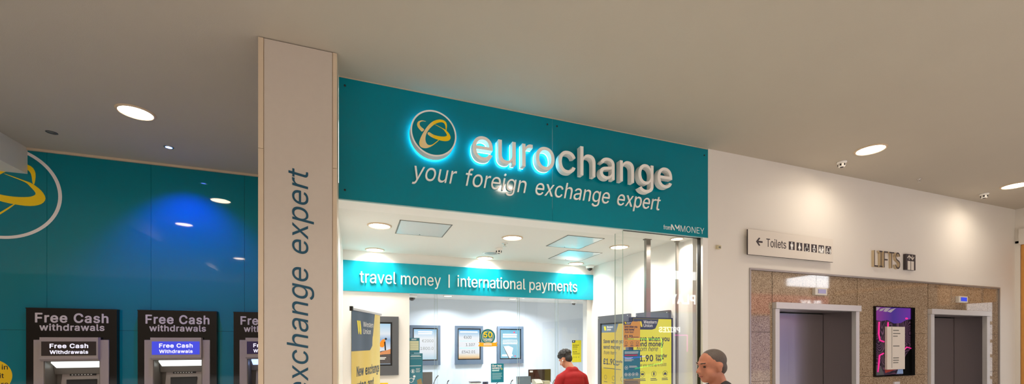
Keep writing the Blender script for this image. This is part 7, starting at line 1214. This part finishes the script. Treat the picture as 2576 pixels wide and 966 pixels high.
# man in red at the counter
m1u, m1d = 2.935, 5.50
man = thing('person', 'person in a red t-shirt with short dark curly hair, seen from behind at the counter', 'person', (m1u, m1d, 0), None, math.radians(6)); man.scale = (.97, .97, .97)
K = 1.0; body = MB()
hc = (-.045, .105, 1.425)
M1 = head(body, hc, .55, math.radians(24), 1.02)
neck0 = (0, .0, 1.25); body.cone(neck0, .066, (-.03, .075, 1.37), .060)
body.ball((0, .0, 1.10), (.185, .12, .19)); body.ball((0, .0, .90), (.165, .115, .14)); body.ball((0, -.01, 1.17), (.18, .105, .085))
J = {}
for q in (-1, 1):
    sh = (q*.195, 0, 1.155); el = (q*.275, .03, .93); wr_ = (q*.16, .24, .965)
    body.cone((q*.07, 0, 1.22), .06, sh, .062); body.cone(sh, .058, el, .043); body.cone(el, .043, wr_, .029); hand(body, wr_, (-q*.45, 1, .12), (0, .15, 1))
    body.cone((q*.09, 0, .86), .088, (q*.10, .03, .47), .058); body.cone((q*.10, .03, .47), .055, (q*.105, -.01, .09), .038); body.cone((q*.105, -.01, .07), .036, (q*.115, .12, .035), .03)
remesh('body', body, skin, man, .008, 5)
hr = MB()
def on(M, p): return M @ Vector(p)
hr.ball(on(M1, (0, -.02, .055)), (.088, .104, .084), M1.to_euler()); hr.ball(on(M1, (0, -.055, -.005)), (.068, .058, .07), M1.to_euler())
random.seed(3)
for i in range(150):
    a, e = random.uniform(0, 2*PI), random.uniform(.0, 1.45)
    p = (math.cos(a)*math.cos(e)*.088, math.sin(a)*math.cos(e)*.103-.02, .055+math.sin(e)*.084)
    if p[1] > .07 and p[2] < .06: continue
    hr.ball(on(M1, p), random.uniform(.012, .022), u=8, v=6)
remesh('hair', hr, hair_dark, man, .005, 1)
sh = MB()
sh.ball((0, 0, 1.08), (.205, .142, .20)); sh.ball((0, 0, .88), (.19, .135, .16)); sh.ball((0, -.012, 1.165), (.195, .118, .10)); sh.cone((-.045, -.005, 1.262), .062, (.045, -.005, 1.262), .062)
for q in (-1, 1):
    sh.cone((q*.06, -.005, 1.225), .068, (q*.195, 0, 1.145), .074); sh.cone((q*.195, 0, 1.145), .076, (q*.262, .02, .97), .072)
remesh('shirt', sh, red_cloth, man, .009, 8)
tr_ = MB(); tr_.ball((0, 0, .88), (.175, .125, .12))
for q in (-1, 1): tr_.cone((q*.09, 0, .84), .098, (q*.10, .03, .47), .07); tr_.cone((q*.10, .03, .47), .07, (q*.105, -.01, .09), .055)
remesh('trousers', tr_, denim, man, .01, 5)
for q in (-1, 1):
    s_ = MB(); s_.cone((q*.105, -.02, .05), .05, (q*.115, .14, .042), .042); s_.ball((q*.113, .06, .02), (.05, .13, .02)); remesh('shoe', s_, shoe_m, man, .008, 3)
ear = on(M1, (-.090, .0, -.018)); eb = MB(); eb.ball(ear, (.009, .009, .012)); eb.tube([ear+Vector((0, .004, 0)), ear+Vector((-.004, .022, -.05)), ear+Vector((0, .05, -.13)), (-.08, .15, 1.12), (-.06, .17, .98)], .0022, 6)
eb.build('earphone', print_white, man, True)
# passer-by in front of the glass, walking left
pb = thing('person', 'person with cropped greying hair walking past the shop, cut by the bottom edge', 'person', (2.42, 2.36, 0), None, math.radians(76))
b2 = MB(); hc2 = (0, .04, 1.47); M2 = head(b2, hc2, .12, math.radians(6), 1.0)
b2.cone((0, -.03, 1.30), .062, (0, .01, 1.41), .056)
b2.ball((0, -.01, 1.14), (.18, .115, .19)); b2.ball((0, 0, .93), (.16, .11, .14)); b2.ball((0, -.02, 1.25), (.18, .10, .08))
for q in (-1, 1):
    shl = (q*.20, -.01, 1.245); el = (q*.245, -.02-q*.10, .98); wr_ = (q*.235, .08-q*.16, .76)
    b2.cone((q*.07, -.01, 1.29), .055, shl, .062); b2.cone(shl, .055, el, .042); b2.cone(el, .042, wr_, .028); hand(b2, wr_, (0, .35, -1), (-q, .2, 0))
    kn = (q*.10, .06+q*.14, .48); an = (q*.10, -.02+q*.26 if q > 0 else -.32, .09 if q > 0 else .13)
    b2.cone((q*.09, 0, .88), .086, kn, .056); b2.cone(kn, .053, an, .037); b2.cone(an, .035, (an[0], an[1]+.13, .035 if q > 0 else .05), .028)
remesh('body', b2, skin2, pb, .008, 5)
h2 = MB(); h2.ball(on(M2, (0, -.022, .042)), (.0795, .0935, .080), M2.to_euler()); h2.ball(on(M2, (0, -.058, -.012)), (.066, .052, .062), M2.to_euler())
remesh('hair', h2, hair_grey, pb, .007, 3)
for q in (-1, 1):
    MB().ball(on(M2, (q*.031, .0765, .007)), (.0115, .008, .0065), M2.to_euler()).build('eye', eye_m, pb, True)
    MB().cone(on(M2, (q*.018, .0938, .031)), .0036, on(M2, (q*.049, .0805, .035)), .0032, 8).build('eyebrow', hair_dark, pb, True)
MB().ball(on(M2, (0, .094, -.061)), (.022, .007, .006), M2.to_euler()).build('lips', lip_m, pb, True)
s2 = MB(); s2.ball((0, -.01, 1.12), (.205, .14, .21)); s2.ball((0, 0, .92), (.185, .13, .15)); s2.ball((0, -.025, 1.24), (.20, .115, .09)); s2.cone((-.04, -.035, 1.315), .058, (.04, -.035, 1.315), .058)
for q in (-1, 1):
    shl = (q*.20, -.01, 1.24); el = (q*.248, -.02-q*.10, .98); s2.cone((q*.07, -.015, 1.285), .066, shl, .075); s2.cone(shl, .072, el, .056); s2.cone(el, .056, (q*.238, .05-q*.14, .80), .042)
remesh('jumper', s2, dark_cloth, pb, .009, 7)
t2 = MB(); t2.ball((0, 0, .88), (.17, .12, .12))
for q in (-1, 1):
    kn = (q*.10, .06+q*.14, .48); an = (q*.10, -.02+q*.26 if q > 0 else -.32, .12 if q > 0 else .16); t2.cone((q*.09, 0, .85), .096, kn, .07); t2.cone(kn, .068, an, .052)
remesh('trousers', t2, denim, pb, .01, 5)
for q in (-1, 1):
    ay = .24 if q > 0 else -.32; az = .05 if q > 0 else .07; s_ = MB(); s_.cone((q*.10, ay-.02, az), .048, (q*.10, ay+.15, az-.012), .04); s_.ball((q*.10, ay+.07, az-.03), (.048, .13, .02)); remesh('shoe', s_, shoe_m, pb, .008, 3)

# ------------------------------------------------------------------ daylight from the open mall behind
w = bpy.data.worlds.new('daylight'); SC.world = w; w.use_nodes = True
bg = w.node_tree.nodes['Background']; bg.inputs[0].default_value = (1, 1, 1, 1); bg.inputs[1].default_value = 3.8
